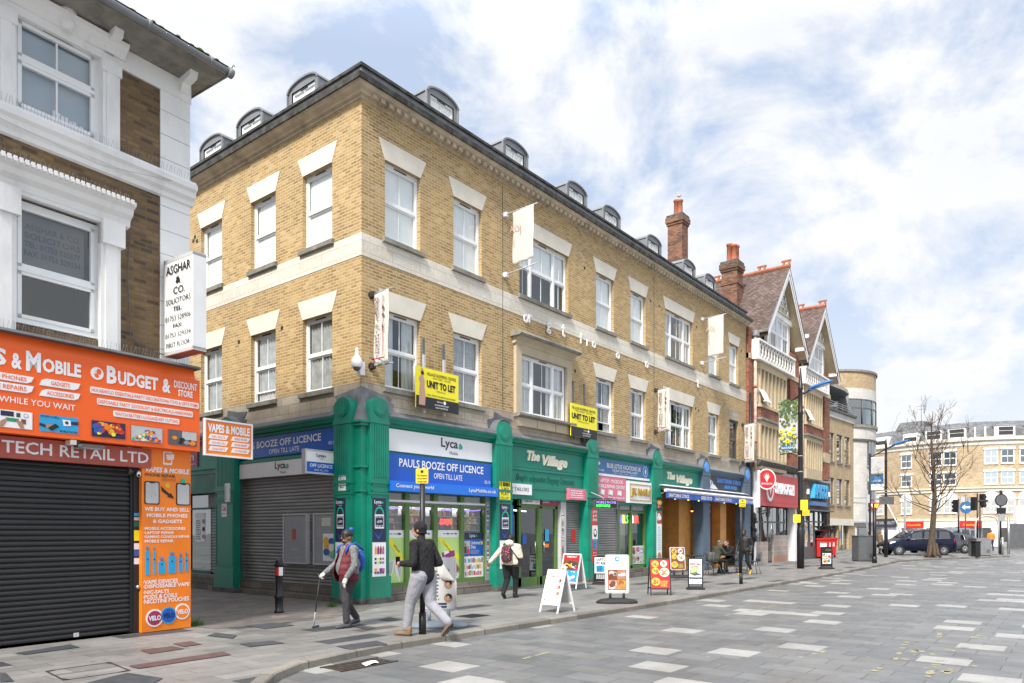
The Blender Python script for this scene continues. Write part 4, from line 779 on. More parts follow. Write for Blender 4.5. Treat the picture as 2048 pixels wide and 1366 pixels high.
# ---- bays 4-5: open cafe front
m = MB()
def rb_(a0, a1, b0, b1, c0, c1, mt, skip=''): m.box(FR, a0, a1, b0, b1, c0, c1, mt, skip)
rb_(25.2, 34.5, -2.3, -2.25, 0, 3.3, 'wood'); rb_(25.1, 25.2, -2.3, 0, 0, 3.3, 'wood'); rb_(34.4, 34.5, -2.3, 0, 0, 3.3, 'wood'); rb_(25.2, 34.5, -2.3, 0, 3.28, 3.32, 'wood_dark')
rb_(27.9, 29.1, -2.3, -.35, .02, 3.3, 'wood'); rb_(31.9, 32.6, -.6, -.2, .02, 3.28, 'wood'); rb_(25.25, 25.75, -.4, -.3, .02, 3.0, 'olive'); rb_(26.0, 26.05, -1.2, -.4, .0, 3.0, 'wood_mid')
m.box(FR, 26.1, 27.6, -2.22, -2.18, .6, 2.3, 'dark'); m.box(FR, 26.2, 27.5, -2.18, -2.16, .7, 2.2, 'curtain_grey'); m.box(FR, 30.2, 31.1, -2.22, -2.18, .02, 2.3, 'wood_dark'); m.box(FR, 30.3, 31.0, -2.18, -2.16, .1, 2.2, 'dark')
for i in range(46): x = 25.2+i*.2; m.box(FR, x, x+.006, -2.25, -2.246, 0, 3.2, 'wood_dark')
m.box(FR, 25.3, 26.0, -.36, -.35, 2.3, 3.0, 'grey_light'); 
m.build('cafe_front', B)
m = MB(); m.box(FR, 30.2, 31.1, -1.3, -1.1, 2.6, 2.66, 'black'); m.cyl(FR.p(30.3, -1.15, 2.585), FR.p(30.62, -1.15, 2.585), .03, mat='heat'); m.cyl(FR.p(30.72, -1.15, 2.585), FR.p(31.02, -1.15, 2.585), .03, mat='heat'); m.cyl(FR.p(30.66, -1.2, 2.66), FR.p(30.66, -1.2, 3.28), .015)
solo(m, 'patio_heater', 'glowing orange electric heater under the cafe ceiling', 'heater', FR.p(30.66, -1.2, 2.6))
m = MB()
for a in (26.0, 27.2, 28.2, 30.9, 32.3, 33.2): m = MB(); m.ell(FR.p(a, .4, 2.93), .035, mat='led_yellow', nu=8, nv=6); m.build('light_bulb', B)
# ---------------------------------------------------------------- signs on the corner building
def board(name, label, fr, a0, a1, c0, c1, b0, b1, mat, edge=None, cat='sign'):
    t = thing(name, label, cat, fr.p((a0+a1)/2, b0, c0)); m = MB(); m.box(fr, a0, a1, b0, b1, c0, c1, mat)
    if edge:
        e = .03
        for q in ((a0-e, a0, c0-e, c1+e), (a1, a1+e, c0-e, c1+e), (a0, a1, c1, c1+e), (a0, a1, c0-e, c0)): m.box(fr, q[0], q[1], b0, b1+.015, q[2], q[3], edge)
    m.build('panel', t); return t
def lyca(m, fr, ac, c, h, b, mat='navy', small=True):      # the wordmark with its green heart leaf
    w_ = h*2.1; text(m, fr, 'Lyca', ac-w_*.62, ac+w_*.38, c-.22*h, c+h*.8, b, mat, .02)
    m.disc(fr, ac+w_*.53, c+h*.36, h*.15, b-.003, b, 'mint', 12); m.disc(fr, ac+w_*.6, c+h*.2, h*.15, b-.003, b+.001, 'mint', 12); m.face([fr.p(ac+w_*.44, b+.002, c+h*.4), fr.p(ac+w_*.44, b+.002, c-.02*h), fr.p(ac+w_*.64, b+.002, c+.02*h), fr.p(ac+w_*.66, b+.002, c+h*.3)], 'mint')
    if small: text(m, fr, 'Mobile', ac-w_*.12, ac+w_*.38, c-.55*h, c-.27*h, b, mat, .0)
t = board('fascia_sign', 'white fascia sign with dark wordmark and green leaf above the blue off licence sign', FR, 11.4, 15.25, 3.56, 4.08, .07, .12, 'sign_white')
m = MB(); lyca(m, FR, 13.62, 3.80, .30, .125); m.build('lettering', t)
t = board('fascia_sign', 'blue off licence fascia sign over the front shop window', FR, 11.4, 15.2, 2.84, 3.5, .07, .14, 'blue')
m = MB(); text(m, FR, 'PAULS BOOZE OFF LICENCE', 11.78, 14.85, 3.20, 3.40, .146, 'sign_white', .02); text(m, FR, 'OPEN TILL LATE', 12.95, 14.0, 2.98, 3.12, .146, 'sign_white', .01); text(m, FR, '102-110', 14.9, 15.13, 2.95, 3.04, .146, 'sign_white', .01); m.build('lettering', t)
f2 = Fr(11.2, 12.95, 0).tilt(-.35)
t = board('strip_sign', 'bright blue tilted strip sign with web address along the foot of the off licence sign', FR, 11.38, 15.25, 2.6, 2.84, .1, .34, 'blue_bright')
m = MB(); text(m, FR, 'Connect your world', 11.5, 12.75, 2.66, 2.78, .345, 'sign_white', .012); text(m, FR, 'LycaMobile.co.uk', 14.05, 15.15, 2.66, 2.78, .345, 'sign_white', .012); m.build('lettering', t)
t = board('fascia_sign', 'blue off licence fascia sign on the side street front', SD, -18.4, -13.64, 3.58, 4.10, .06, .12, 'blue')
m = MB(); text(m, SD, 'PAULS BOOZE OFF LICENCE', -17.9, -14.28, 3.82, 4.0, .126, 'sign_white', .02); text(m, SD, 'OPEN TILL LATE', -16.45, -15.15, 3.64, 3.76, .126, 'sign_white', .01); text(m, SD, '102-110', -14.0, -13.7, 3.70, 3.78, .126, 'sign_white', .01); m.build('lettering', t)
t = board('shutter_box_sign', 'dirty white shutter box sign with dark wordmark on the side street front', SD, -17.84, -13.7, 3.06, 3.45, .05, .12, 'render_white')
m = MB(); lyca(m, SD, -15.9, 3.24, .22, .126, 'black'); m.build('lettering', t)
t = board('fascia_sign', 'magenta fascia sign partly hidden by the orange shop sign', SD, -22.4, -20.1, 3.5, 4.05, .06, .1, 'magenta')
m = MB(); text(m, SD, 'Fashion', -21.8, -20.3, 3.72, 3.94, .105, 'sign_white', .01); text(m, SD, 'Alterations and repairs', -21.6, -20.2, 3.58, 3.64, .105, 'sign_white'); m.build('lettering', t)
pf = Fr(9.72, 13.62, 2.5)
t = board('projecting_sign', 'small white and blue off licence box sign projecting from the corner pilaster', pf, 0, .84, 2.98, 3.47, -.09, .02, 'sign_white', 'grey_light')
m = MB(); m.quad(pf, .02, .82, 2.99, 3.22, .025, 'blue'); lyca(m, pf, .42, 3.34, .10, .03); text(m, pf, 'OFF LICENCE', .1, .74, 3.10, 3.18, .03, 'sign_white', .02); text(m, pf, 'OPEN TILL LATE', .22, .62, 3.02, 3.06, .03, 'sign_white', .0); m.build('lettering', t)
t = board('fascia_sign', 'green fascia with cream script lettering over the arcade doors', FR, 16.0, 19.9, 3.52, 4.08, .07, .085, 'green_sign')
m = MB()
def village(m, fr, a0, a1, c0, c1, b):
    w_ = a1-a0; h = c1-c0; text(m, fr, 'The', a0, a0+w_*.30, c0+h*.38, c1, b, 'cream_letter', .05, .25, .035); text(m, fr, 'Village', a0+w_*.36, a1, c0, c0+h*.86, b, 'cream_letter', .05, .25, .035)
village(m, FR, 16.85, 18.95, 3.56, 4.04, .085); m.build('lettering', t)
t = board('fascia_sign', 'green lower fascia with thin dark script lettering over the arcade doors', FR, 16.0, 19.9, 2.98, 3.43, .07, .08, 'green_sign')
m = MB(); text(m, FR, "Slough's Independent Shopping Community", 16.35, 19.4, 3.08, 3.34, .08, 'green_dark', -.005, .35, .015); m.build('lettering', t)
t = board('fascia_sign', 'green fascia with cream script lettering above the cafe awning', FR, 25.22, 28.95, 3.45, 4.08, .07, .085, 'green_sign')
m = MB(); village(m, FR, 25.9, 28.2, 3.52, 4.0, .085); m.build('lettering', t)
t = board('fascia_sign', 'blue travel agent fascia sign above the pink laptop sign', FR, 20.62, 24.43, 3.62, 4.12, .07, .12, 'lotus_blue')
m = MB(); m.quad(FR, 20.62, 24.43, 3.54, 3.62, .121, 'sign_white'); text(m, FR, 'BLUE LOTUS VACATIONS UK', 21.35, 23.75, 3.84, 4.0, .125, 'sign_white', .02); text(m, FR, 'THE BEST RATED TRAVEL AGENT', 21.7, 23.5, 3.73, 3.81, .125, 'sign_white', .01); text(m, FR, 'Flights  -  Holidays  -  Cruises  -  Hajj & Umrah', 21.8, 23.4, 3.66, 3.70, .125, 'sign_white'); text(m, FR, 'Travel Trust Association', 20.68, 21.15, 3.70, 3.78, .125, 'sign_white')
m.disc(FR, 24.1, 3.87, .19, .122, .124, 'sign_white', 24); m.disc(FR, 24.1, 3.87, .17, .124, .126, 'lotus_blue', 24); m.face([FR.p(24.1+.06*cos(k), .128, 3.87+.11*sin(k)) for k in (0, .9, 1.57, 2.2, 3.14, 4.2, 5.2)], 'sign_white'); m.disc(FR, 20.85, 3.95, .06, .122, .124, 'sign_white', 6); m.build('lettering', t)
t = board('fascia_sign', 'pink laptop repair sign beside the gold lettered box sign', FR, 20.62, 22.6, 2.72, 3.52, .07, .14, 'pink')
m = MB(); text(m, FR, 'LAPTOP - MACBOOK', 20.85, 22.4, 3.32, 3.45, .145, 'sign_white', .02); text(m, FR, 'MOBILE REPAIR CENTRE', 20.68, 22.52, 3.14, 3.26, .145, 'sign_white', .02); text(m, FR, 'Repairing - Accessories', 21.4, 22.5, 2.77, 2.87, .145, 'sign_white', .015)
for x in (20.85, 21.4, 22.0): m.prism(FR, [(x, 2.92), (x+.3, 2.88), (x+.33, 3.08), (x+.05, 3.1)], .14, .148, 'grey_light'); m.prism(FR, [(x+.07, 2.93), (x+.27, 2.905), (x+.29, 3.05), (x+.09, 3.07)], .148, .150, 'sign_white')
m.build('lettering', t)
t = board('box_sign', 'white box sign with raised gold lettering and gold frame', FR, 22.68, 24.4, 2.68, 3.46, .07, .22, 'sign_white')
m = MB(); text(m, FR, 'JK NAILS', 22.85, 24.3, 2.88, 3.22, .22, 'gold', .03, 0, .04)
for q in ((22.78, 22.81, 2.78, 3.36), (24.28, 24.31, 2.78, 3.36), (22.78, 24.31, 3.34, 3.37), (22.78, 24.31, 2.77, 2.80)): m.box(FR, q[0], q[1], .22, .235, q[2], q[3], 'gold')
m.build('lettering', t)
t = board('fascia_sign', 'dark fascia sign with blue lettering and white island village picture', FR, 29.75, 33.68, 3.5, 4.14, .07, .10, 'bluegrey_dark')
m = MB(); text(m, FR, 'SANTORINI GYROS', 30.75, 33.6, 3.83, 4.03, .1, 'disc_blue', .02, 0, .03); text(m, FR, 'GREEK FOOD', 31.6, 33.1, 3.6, 3.75, .1, 'disc_blue', .01, 0, .02); m.prism(FR, [(29.85, 3.53), (30.9, 3.53), (30.7, 3.62), (30.55, 3.7), (30.4, 3.72), (30.3, 3.85), (30.1, 3.9), (29.95, 4.08), (29.88, 4.08)], .1, .112, 'sign_white'); m.disc(FR, 30.2, 3.78, .07, .112, .12, 'disc_blue'); m.disc(FR, 30.05, 3.68, .06, .112, .12, 'disc_blue'); m.build('lettering', t)
t = board('shop_sign', 'white tailors sign fixed beside the yellow flat to let sign', FR, 16.0, 17.05, 2.72, 3.03, .08, .14, 'sign_white')
m = MB(); text(m, FR, 'P TAILORS', 16.08, 16.9, 2.82, 2.93, .145, 'black'); m.build('lettering', t)
t = board('window_sign', 'white price list of facials haircuts and eyebrows over the door', FR, 16.85, 17.72, 2.47, 2.8, -.10, -.06, 'sign_white')
m = MB()
for i, s in enumerate(('FACIALS', 'HAIRCUTS', 'EYEBROWS')): text(m, FR, s, 16.9, 17.35, 2.70-i*.09, 2.76-i*.09, -.056, 'black', .01); text(m, FR, '£ 4', 17.5, 17.64, 2.70-i*.09, 2.76-i*.09, -.056, 'black')
m.build('lettering', t)
t = board('window_sign', 'magenta beauty poster with a face beside the price list', FR, 17.82, 18.7, 2.47, 2.92, -.11, -.06, 'magenta')
m = MB(); shiny_lines(m, FR, 17.88, 18.3, 2.52, 2.86, -.056, 'sign_white', 7, .4); m.disc(FR, 18.48, 2.68, .12, -.058, -.055, 'skin_tan'); m.disc(FR, 18.5, 2.75, .11, -.055, -.052, 'hair', 12, .07); m.disc(FR, 18.46, 2.66, .06, -.055, -.05, 'skin_pink'); m.build('print', t)
t = board('window_sign', 'small magenta strip sign above the price list', FR, 16.9, 17.72, 2.82, 2.93, -.10, -.06, 'magenta')
m = MB(); text(m, FR, 'Makeup Bridal Hair', 17.0, 17.65, 2.85, 2.90, -.056, 'sign_white'); m.build('lettering', t)
t = board('shop_sign', 'pink box sign over the narrow grey shutter', FR, 18.95, 20.0, 2.66, 3.02, .08, .2, 'pink')
m = MB(); shiny_lines(m, FR, 19.0, 19.95, 2.7, 2.98, .205, 'sign_white', 4, .5, random.Random(1)); m.build('lettering', t)
t = board('to_let_notice', 'yellow flat to let notice on the second green pilaster', FR, 15.4, 15.88, 2.47, 3.04, .252, .262, 'yellow')
m = MB()
for i, s in enumerate(('1 BED', '2 BED', 'FLAT', 'TO LET')): text(m, FR, s, 15.47, 15.81, 2.92-i*.13, 3.01-i*.13, .266, 'black', .012)
m.quad(FR, 15.4, 15.88, 2.47, 2.50, .264, 'black'); m.build('lettering', t)
def simad(fr, a0, a1, top, pro, lab, pics=True):
    t = thing('pilaster_poster', lab, 'poster', fr.p((a0+a1)/2, .25, .4)); m = MB(); b = .263; m.box(fr, a0, a1, .25, b, top-1.0, top, 'navy')
    ac = (a0+a1)/2; w_ = a1-a0; lyca(m, fr, ac-.02, top-.13, .1, b+.004, 'sign_white')
    z = top-.62
    for i in range(12):
        t0, t1 = radians(200-i*18), radians(200-(i+1)*18)
        if i < 11: m.face([fr.p(ac+w_*.27*cos(t0), b+.003, z+.24+.14*sin(t0)), fr.p(ac+w_*.27*cos(t1), b+.003, z+.24+.14*sin(t1)), fr.p(ac+w_*.36*cos(t1), b+.003, z+.24+.18*sin(t1)), fr.p(ac+w_*.36*cos(t0), b+.003, z+.24+.18*sin(t0))], 'mint')
    m.quad(fr, ac-w_*.34, ac+w_*.34, z-.08, z+.24, b+.004, 'sign_white'); m.quad(fr, ac-w_*.30, ac+w_*.30, z-.05, z+.21, b+.006, 'navy')
    for i in range(5):
        x = ac-w_*.27+i*w_*.115
        for c in ((z-.05, z+.0), (z+.165, z+.21)): m.quad(fr, x, x+.015, c[0], c[1], b+.008, 'sign_white')
    text(m, fr, 'eSIM', ac-w_*.2, ac+w_*.2, z+.05, z+.11, b+.008, 'sign_white', .01); m.face([fr.p(ac-w_*.4, b+.003, top-.78), fr.p(ac-.02, b+.003, top-.96), fr.p(ac+w_*.3, b+.003, top-.72), fr.p(ac-.02, b+.003, top-.9)], 'blue')
    m.build('advert', t)
    if pics:
        m = MB(); m.box(fr, a0, a1, .25, b, .38, top-1.02, 'sign_white'); z1 = top-1.08; hh = (z1-.42)/4; R = random.Random(int(a0*100))
        for j in range(4):
            for i in range(4):
                x = a0+.05+i*(w_-.1)/4; h = hh*(.8 if j != 1 else .65); k = 'ink%d' % R.randint(0, 11)
                if j == 0: m.prism(fr, [(x+.01, z1-hh*.9), (x+.07, z1-hh*.9), (x+.07, z1-hh*.35), (x+.05, z1-hh*.1), (x+.03, z1-hh*.1), (x+.01, z1-hh*.35)], b, b+.004, k)
                elif j == 1: m.box(fr, x+.01, x+.065, b, b+.004, z1-hh*(j+1)+.03, z1-hh*j-.06, k); m.box(fr, x+.015, x+.06, b, b+.006, z1-hh*(j+.65), z1-hh*(j+.5), 'sign_white')
                else: q = R.uniform(-.2, .2); m.face([fr.p(x+.04+.055*cos(q+u_), b+.003+i*.001, z1-hh*(j+.55)+.075*sin(q+u_)) for u_ in (.8, pi-.8, pi+.8, -.8)], k); m.face([fr.p(x+.03+.04*cos(q+u_), b+.008+i*.001, z1-hh*(j+.75)+.035*sin(q+u_)) for u_ in (.8, pi-.8, pi+.8, -.8)], 'ink%d' % R.randint(0, 11))
        m.build('product_picture', t)
simad(FR, 10.86, 11.26, 2.42, 1, 'navy phone card poster with drink pictures on the corner pilaster facing the high street')
simad(FR, 15.43, 15.87, 2.42, 1, 'navy phone card poster below the yellow flat to let notice')
simad(SD, -13.56, -13.2, 2.42, 1, 'navy phone card poster on the side street face of the corner pilaster', True)
t = board('doorway_poster', 'blue phone poster in the narrow dark doorway left of the arcade doors', FR, 16.06, 16.45, .9, 2.4, -.12, -.08, 'blue'); m = MB(); lyca(m, FR, 16.25, 2.26, .08, -.074, 'sign_white', False); m.box(FR, 16.14, 16.38, -.08, -.07, 1.6, 2.1, 'sky_blue'); text(m, FR, 'eSIM ready', 16.1, 16.4, 1.2, 1.35, -.074, 'sign_white', .01); m.build('lettering', t)
def cafe(fr, a0, c0, lab):
    t = board('cafe_sign', lab, fr, a0, a0+.26, c0, c0+.36, .25, .262, 'sign_white'); m = MB(); text(m, fr, 'in the', a0+.03, a0+.12, c0+.29, c0+.325, .266, 'red'); text(m, fr, 'Café', a0+.04, a0+.22, c0+.16, c0+.29, .266, 'red', .015, .2)
    m.quad(fr, a0+.08, a0+.2, c0+.078, c0+.092, .266, 'black'); m.face([fr.p(a0+.05, .266, c0+.085), fr.p(a0+.09, .266, c0+.055), fr.p(a0+.09, .266, c0+.115)], 'black'); m.build('lettering', t)
cafe(SD, -13.45, 2.58, 'white cafe arrow sign high on the corner pilaster'); cafe(SD, -18.5, 2.05, 'white cafe arrow sign on the left green pilaster of the side street')
m = MB(); m.box(SD, -18.28, -18.05, .25, .29, 2.45, 2.95, 'sign_white'); m.box(SD, -18.28, -18.22, .29, .3, 2.5, 2.9, 'grey_light'); solo(m, 'blank_sign', 'worn blank white sign on the left green pilaster of the side street', 'sign', SD.p(-18.16, .25, 2.45))
for i, (a0, a1, lab) in enumerate(((-15.85, -14.92, 'closed grey metal notice case in the middle of the grey shutter'), (-14.6, -13.66, 'grey metal notice case with torn poster next to the corner pilaster'))):
    t = board('notice_case', lab, SD, a0, a1, .88, 2.06, .0, .09, 'grey', 'grey_light'); m = MB()
    if i == 0: m.quad(SD, a0+.36, a0+.52, 1.45, 1.72, .095, 'redbrown'); m.quad(SD, a0+.3, a0+.62, 1.2, 1.212, .095, 'grey_light'); m.quad(SD, a0+.25, a0+.65, .99, 1.002, .095, 'grey_light')
    else: collage(m, SD, a0+.35, a1-.05, .95, 1.6, .093, ['sign_white', 'ink3', 'ink8', 'ink4', 'ink1'], 16, .2); m.quad(SD, a0+.3, a0+.65, 1.78, 1.98, .095, 'cloth')
    m.build('poster', t)
# LED, strips on third pilaster
t = board('led_sign', 'small projecting multicolour LED sign on a bracket beside the pink laptop sign', Fr(20.3, 12.3, -30), -.35, .45, 2.42, 2.66, -.05, .03, 'black', 'grey_dark')
m = MB(); f3 = Fr(20.3, 12.3, -30); text(m, f3, 'MOBILE PHONE', -.3, .42, 2.56, 2.64, .035, 'led_violet', .0); text(m, f3, 'REPAIRS', -.3, .2, 2.45, 2.53, .035, 'led_green', .01); m.tube([FR.p(20.0, .0, 3.05), FR.p(20.3, .55, 2.78), FR.p(20.3, .65, 2.7)], .02, 'grey'); m.tube([FR.p(20.2, .25, 2.72), FR.p(20.4, .9, 2.72)], .015, 'black'); m.build('lettering', t)
t = board('pilaster_sign', 'tall red and white laptop and PC repair strip on the third green pilaster', FR, 20.18, 20.52, .5, 2.42, .25, .262, 'red_sign')
m = MB(); m.quad(FR, 20.18, 20.52, 1.4, 1.85, .266, 'sign_white'); m.disc(FR, 20.36, 1.6, .1, .266, .27, 'black', 12, .14); m.disc(FR, 20.36, 1.62, .06, .27, .274, 'sign_white', 12, .08)
for i, s in enumerate(('LAPTOP', '& PC', 'REPAIRS')): text(m, FR, s, 20.21, 20.49, 2.25-i*.13, 2.34-i*.13, .267, 'sign_white', .02)
m.quad(FR, 20.22, 20.44, 1.05, 1.38, .268, 'sky_blue'); shiny_lines(m, FR, 20.24, 20.42, 1.08, 1.34, .27, 'black', 4); m.quad(FR, 20.18, 20.52, .5, .62, .267, 'sky_blue'); shiny_lines(m, FR, 20.24, 20.48, .66, 1.0, .267, 'sign_white', 4, .2); m.build('lettering', t)
t = board('menu_panel', 'tall printed food menu panel on the fourth green pilaster beside the cafe', FR, 24.75, 25.15, .45, 2.42, .25, .262, 'sign_white')
m = MB(); collage(m, FR, 24.75, 25.15, 2.45, 2.95, .268, ['black', 'ink9', 'ink1', 'ink5'], 10, .25); collage(m, FR, 24.75, 25.15, 1.95, 2.42, .266, ['ink6', 'skin_tan', 'sign_white', 'ink0'], 8, .3); shiny_lines(m, FR, 24.8, 25.1, .95, 1.85, .266, 'ink8', 14, .3); m.disc(FR, 24.95, .7, .16, .263, .267, 'skin_tan'); m.build('print', t)
def retractable(a0, a1, lab, words):
    t = thing('awning', lab, 'awning', FR.p((a0+a1)/2, 0, 2.8)); m = MB()
    m.prof(FR, a0, a1, [(.1, 3.42), (.22, 3.44), (.24, 3.38), (.5, 3.24), (.5, 3.2), (.1, 3.33)], 'bluegrey_dark'); m.build('canopy', t)
    m = MB(); m.prof(FR, a0-.02, a1+.02, [(.08, 3.42), (.2, 3.47), (.3, 3.42), (.2, 3.38), (.08, 3.38)], 'sign_white'); m.prof(FR, a0-.02, a1+.02, [(.44, 3.26), (.52, 3.28), (.56, 3.22), (.52, 3.16), (.44, 3.17)], 'sign_white'); m.build('rail', t)
    n = 24; m = MB(); m.grid([[FR.p(a0+(a1-a0)*i/n, .51+.012*sin(i*1.3), 3.17) for i in range(n+1)], [FR.p(a0+(a1-a0)*i/n, .51+.03*sin(i*1.3), 2.92+.01*sin(i*.9)) for i in range(n+1)]], 'blue', closed=False, caps=False)
    text(m, FR, 'SANTORINI GYROS', a0+.15, a0+1.95, 2.97, 3.11, .545, 'sign_white', .015); text(m, FR, 'GREEK FOOD', a1-1.25, a1-.1, 2.97, 3.11, .545, 'sign_white', .015); m.build('valance', t)
    m = MB()
    for a in (a0+.1, a1-.1): m.tube([FR.p(a, .1, 3.2), FR.p(a, .3, 3.1), FR.p(a, .46, 3.18)], .018, 'grey')
    m.build('arm', t)
retractable(25.0, 29.35, 'left extended awning with blue lettered valance under the green script fascia', 0); retractable(29.42, 34.1, 'right extended awning with blue lettered valance under the dark fascia sign', 0)
# to let boards
def letboard(fr, a0, a1, c0, c1, lab, person):
    t = thing('to_let_board', lab, 'board', fr.p((a0+a1)/2, .1, c0)); m = MB(); b0, b1 = .22, .25; m.box(fr, a0, a1, b0, b1, c0, c1, 'yellow'); h = c1-c0; w_ = a1-a0; k = c0+h*.30; m.quad(fr, a0, a1, c0, k, b1+.003, 'black'); m.build('panel', t)
    m = MB(); x = a0+(w_*.24 if person else .04); b = b1+.006
    text(m, fr, 'VILLAGE SHOPPING CENTRE', x, a1-w_*.07, c1-h*.17, c1-h*.09, b, 'black', .01); text(m, fr, 'HIGH STREET . SLOUGH', x+w_*.14, a1-w_*.2, c1-h*.235, c1-h*.19, b, 'black')
    text(m, fr, 'UNIT TO LET', x, a1-w_*.08, c1-h*.47, c1-h*.285, b, 'black', .05); text(m, fr, '1000sq.Feet', x+w_*.22, a1-w_*.32, c1-h*.55, c1-h*.50, b, 'black')
    if person: text(m, fr, 'IDEAL SPACE FOR MASSAGE BUSINESS', x, a1-w_*.08, c0+h*.335, c0+h*.375, b, 'black', .01)
    text(m, fr, 'ALL ENQUIRIES PLEASE', a0+w_*.42, a1-w_*.25, c0+h*.12, c0+h*.16, b, 'sign_white', .01); text(m, fr, 'CALL 01344 527 734', a0+w_*.44, a1-w_*.27, c0+h*.055, c0+h*.095, b, 'sign_white', .01); text(m, fr, 'Elysium', a0+w_*.48, a0+w_*.62, c0+h*.2, c0+h*.245, b, 'sign_white', .01); m.disc(fr, a0+w_*.66, c0+h*.225, h*.045, b1+.003, b, 'sign_white', 12)
    m.build('lettering', t)
    if person:
        m = MB(); q = lambda L: [fr.p(a0+w_*x, b, c0+h*y) for x, y in L]
        m.face(q([(.06, .08), (.20, .08), (.21, .3), (.185, .55), (.19, .68), (.14, .85), (.17, .93), (.13, .99), (.09, .93), (.12, .84), (.06, .72), (.09, .6), (.07, .4)]), 'skin_pink'); m.face([fr.p(a0+w_*.14+w_*.035*cos(k_), b+.003, c0+h*.86+h*.05*sin(k_)) for k_ in [i*pi/5 for i in range(10)]], 'hair'); m.build('picture', t)
    m = MB()
    for x in ((.25, .72) if person else (.2, .62)):
        a = a0+w_*x; m.box(fr, a-.035, a+.035, .12, .16, c0-.08, c1+(.35 if person else .1), 'grey_light' if person else 'lead_dark'); m.box(fr, a-.03, a+.03, .10, .14, c1+.1, c1+.75, 'lead_dark'); m.box(fr, a-.05, a+.05, .01, .2, c1-.4, c1-.36, 'grey')
    m.build('batten', t)
letboard(FR, *[FR.on(*p, .25)[0] for p in ((832, 0), (917, 0))], FR.on(832, 814, .25)[1], FR.on(832, 731, .25)[1], 'larger yellow unit to let board with a person picture above the white fascia', True)
letboard(FR, *[FR.on(*p, .25)[0] for p in ((1142, 0), (1194, 0))], FR.on(1142, 871, .25)[1], FR.on(1142, 805, .25)[1], 'smaller yellow unit to let board above the third green pilaster', False)
# banners on poles
def stack(m, fr, s, a0, a1, c0, c1, mat):
    h = (c1-c0)/len(s)
    for i, ch in enumerate(s):
        if ch != ' ': text(m, fr, ch, a0, a1, c1-h*(i+.86), c1-h*i, 0, mat, .0)
def flag(px, c0, c1, L, lab, kind, w0=0, name='flag_banner'):
    a = FR.on(px, 0)[0]; t = thing(name, lab, 'banner', FR.p(a, 0, c0)); vert = kind == 'print'
    m = MB()
    for c, dz in ((c1+.02, .05), (c0-.22 if not vert else c0+.02, .12 if not vert else 0)):
        m.cyl(FR.p(a, .02, c), FR.p(a+(.05), L+.1, c+dz), .022, .018, 'grey_light' if not vert else 'grey', 8); m.cyl(FR.p(a, .0, c), FR.p(a, .03, c), .09, mat='grey_light' if not vert else 'iron', n=10)
        m.box(FR, a-.05, a+.05, 0, .12, c-.06, c+.06, 'sign_white' if not vert else 'iron'); m.build('pole', t); m = MB()
    n = 14; k = 18; m = MB(); rings = []
    for j in range(k+1):
        z = c1-(c1-c0)*j/k; rings.append([FR.p(a+.03*sin(i*.9+j*.35)*(.25+.75*j/k), .12+w0+(L-.12-w0)*i/n, z+.04*i/n*(1 if j == k else 1)) for i in range(n+1)])
    m.grid(rings, 'cloth', closed=False, caps=False); o = m.build('cloth', t)
    sol = o.modifiers.new('s', 'SOLIDIFY'); sol.thickness = .004
    bf = Fr(a-.045, 12.95, 90)      # banner side face, text plane seen from the left: runs out from the wall
    bf = Fr(a-.05, 12.95, -90); m = MB()
    if vert: stack(m, bf, 'BARRETT & THOMSON', .19, .33, c0+.25, c1-.1, 'cloth_print'); stack(m, bf, 'SOLICITORS', .43, .50, c0+.75, c1-.08, 'cloth_print'); m.box(bf, .44, .455, -.001, 0, c0+.2, c0+.9, 'magenta'); m.box(bf, .12, .5, -.001, 0, c0+.14, c0+.17, 'magenta'); m.face([bf.p(.08, 0, c0+.155), bf.p(.16, 0, c0+.11), bf.p(.16, 0, c0+.2)], 'magenta')
    else: text(m, bf, 'AOJ', .25, .62, c1-.62, c1-.38, 0, 'cloth_print_faded', .0); text(m, bf, 'TO LET OFFICES', .35, .42, c0+.5, c1-.7, 0, 'cloth_print_faded', 0, 0, 0, -90)
    m.build('print', t)
flag(1008, 9.15, 10.62, 1.05, 'large plain cream flag banner left of the first triple window', 'plain', .2); flag(1402, 9.1, 10.75, 1.0, 'large plain cream flag banner near the right end of the top floor', 'plain', .2)
flag(742, 5.45, 7.1, .6, 'long grey banner with vertical lettering at the building corner', 'print'); flag(1310, 5.45, 7.05, .6, 'long grey banner with vertical lettering left of the lower triple window', 'print'); flag(1484, 4.95, 6.75, .6, 'long grey banner with vertical lettering at the right end above the cafe', 'print')
t = thing('wall_lettering', 'remains of white raised letters along the stone band', 'lettering', FR.p(20, 0, 7.3))
for ch, x0, x1, y0, y1 in (('o', 122, 145, 625, 672), ('r', 149, 168, 630, 672), ('g', 248, 270, 672, 732), ('t', 331, 347, 683, 748), ('f', 430, 441, 730, 782), ('r', 466, 479, 765, 797), ('o', 497, 515, 772, 810), ('0', 628, 646, 836, 868), ('o', 788, 803, 882, 919), ('t', 1071, 1081, 985, 1024)):
    a0, z1 = FR.on(1000+x0/2.732, 400+y0/2.732); a1, z0 = FR.on(1000+x1/2.732, 400+y1/2.732); m = MB(); text(m, FR, ch, a0, a1, z0-.03, z1+.03, .03, 'sign_white', .012, 0, .04); m.build('letter', t)
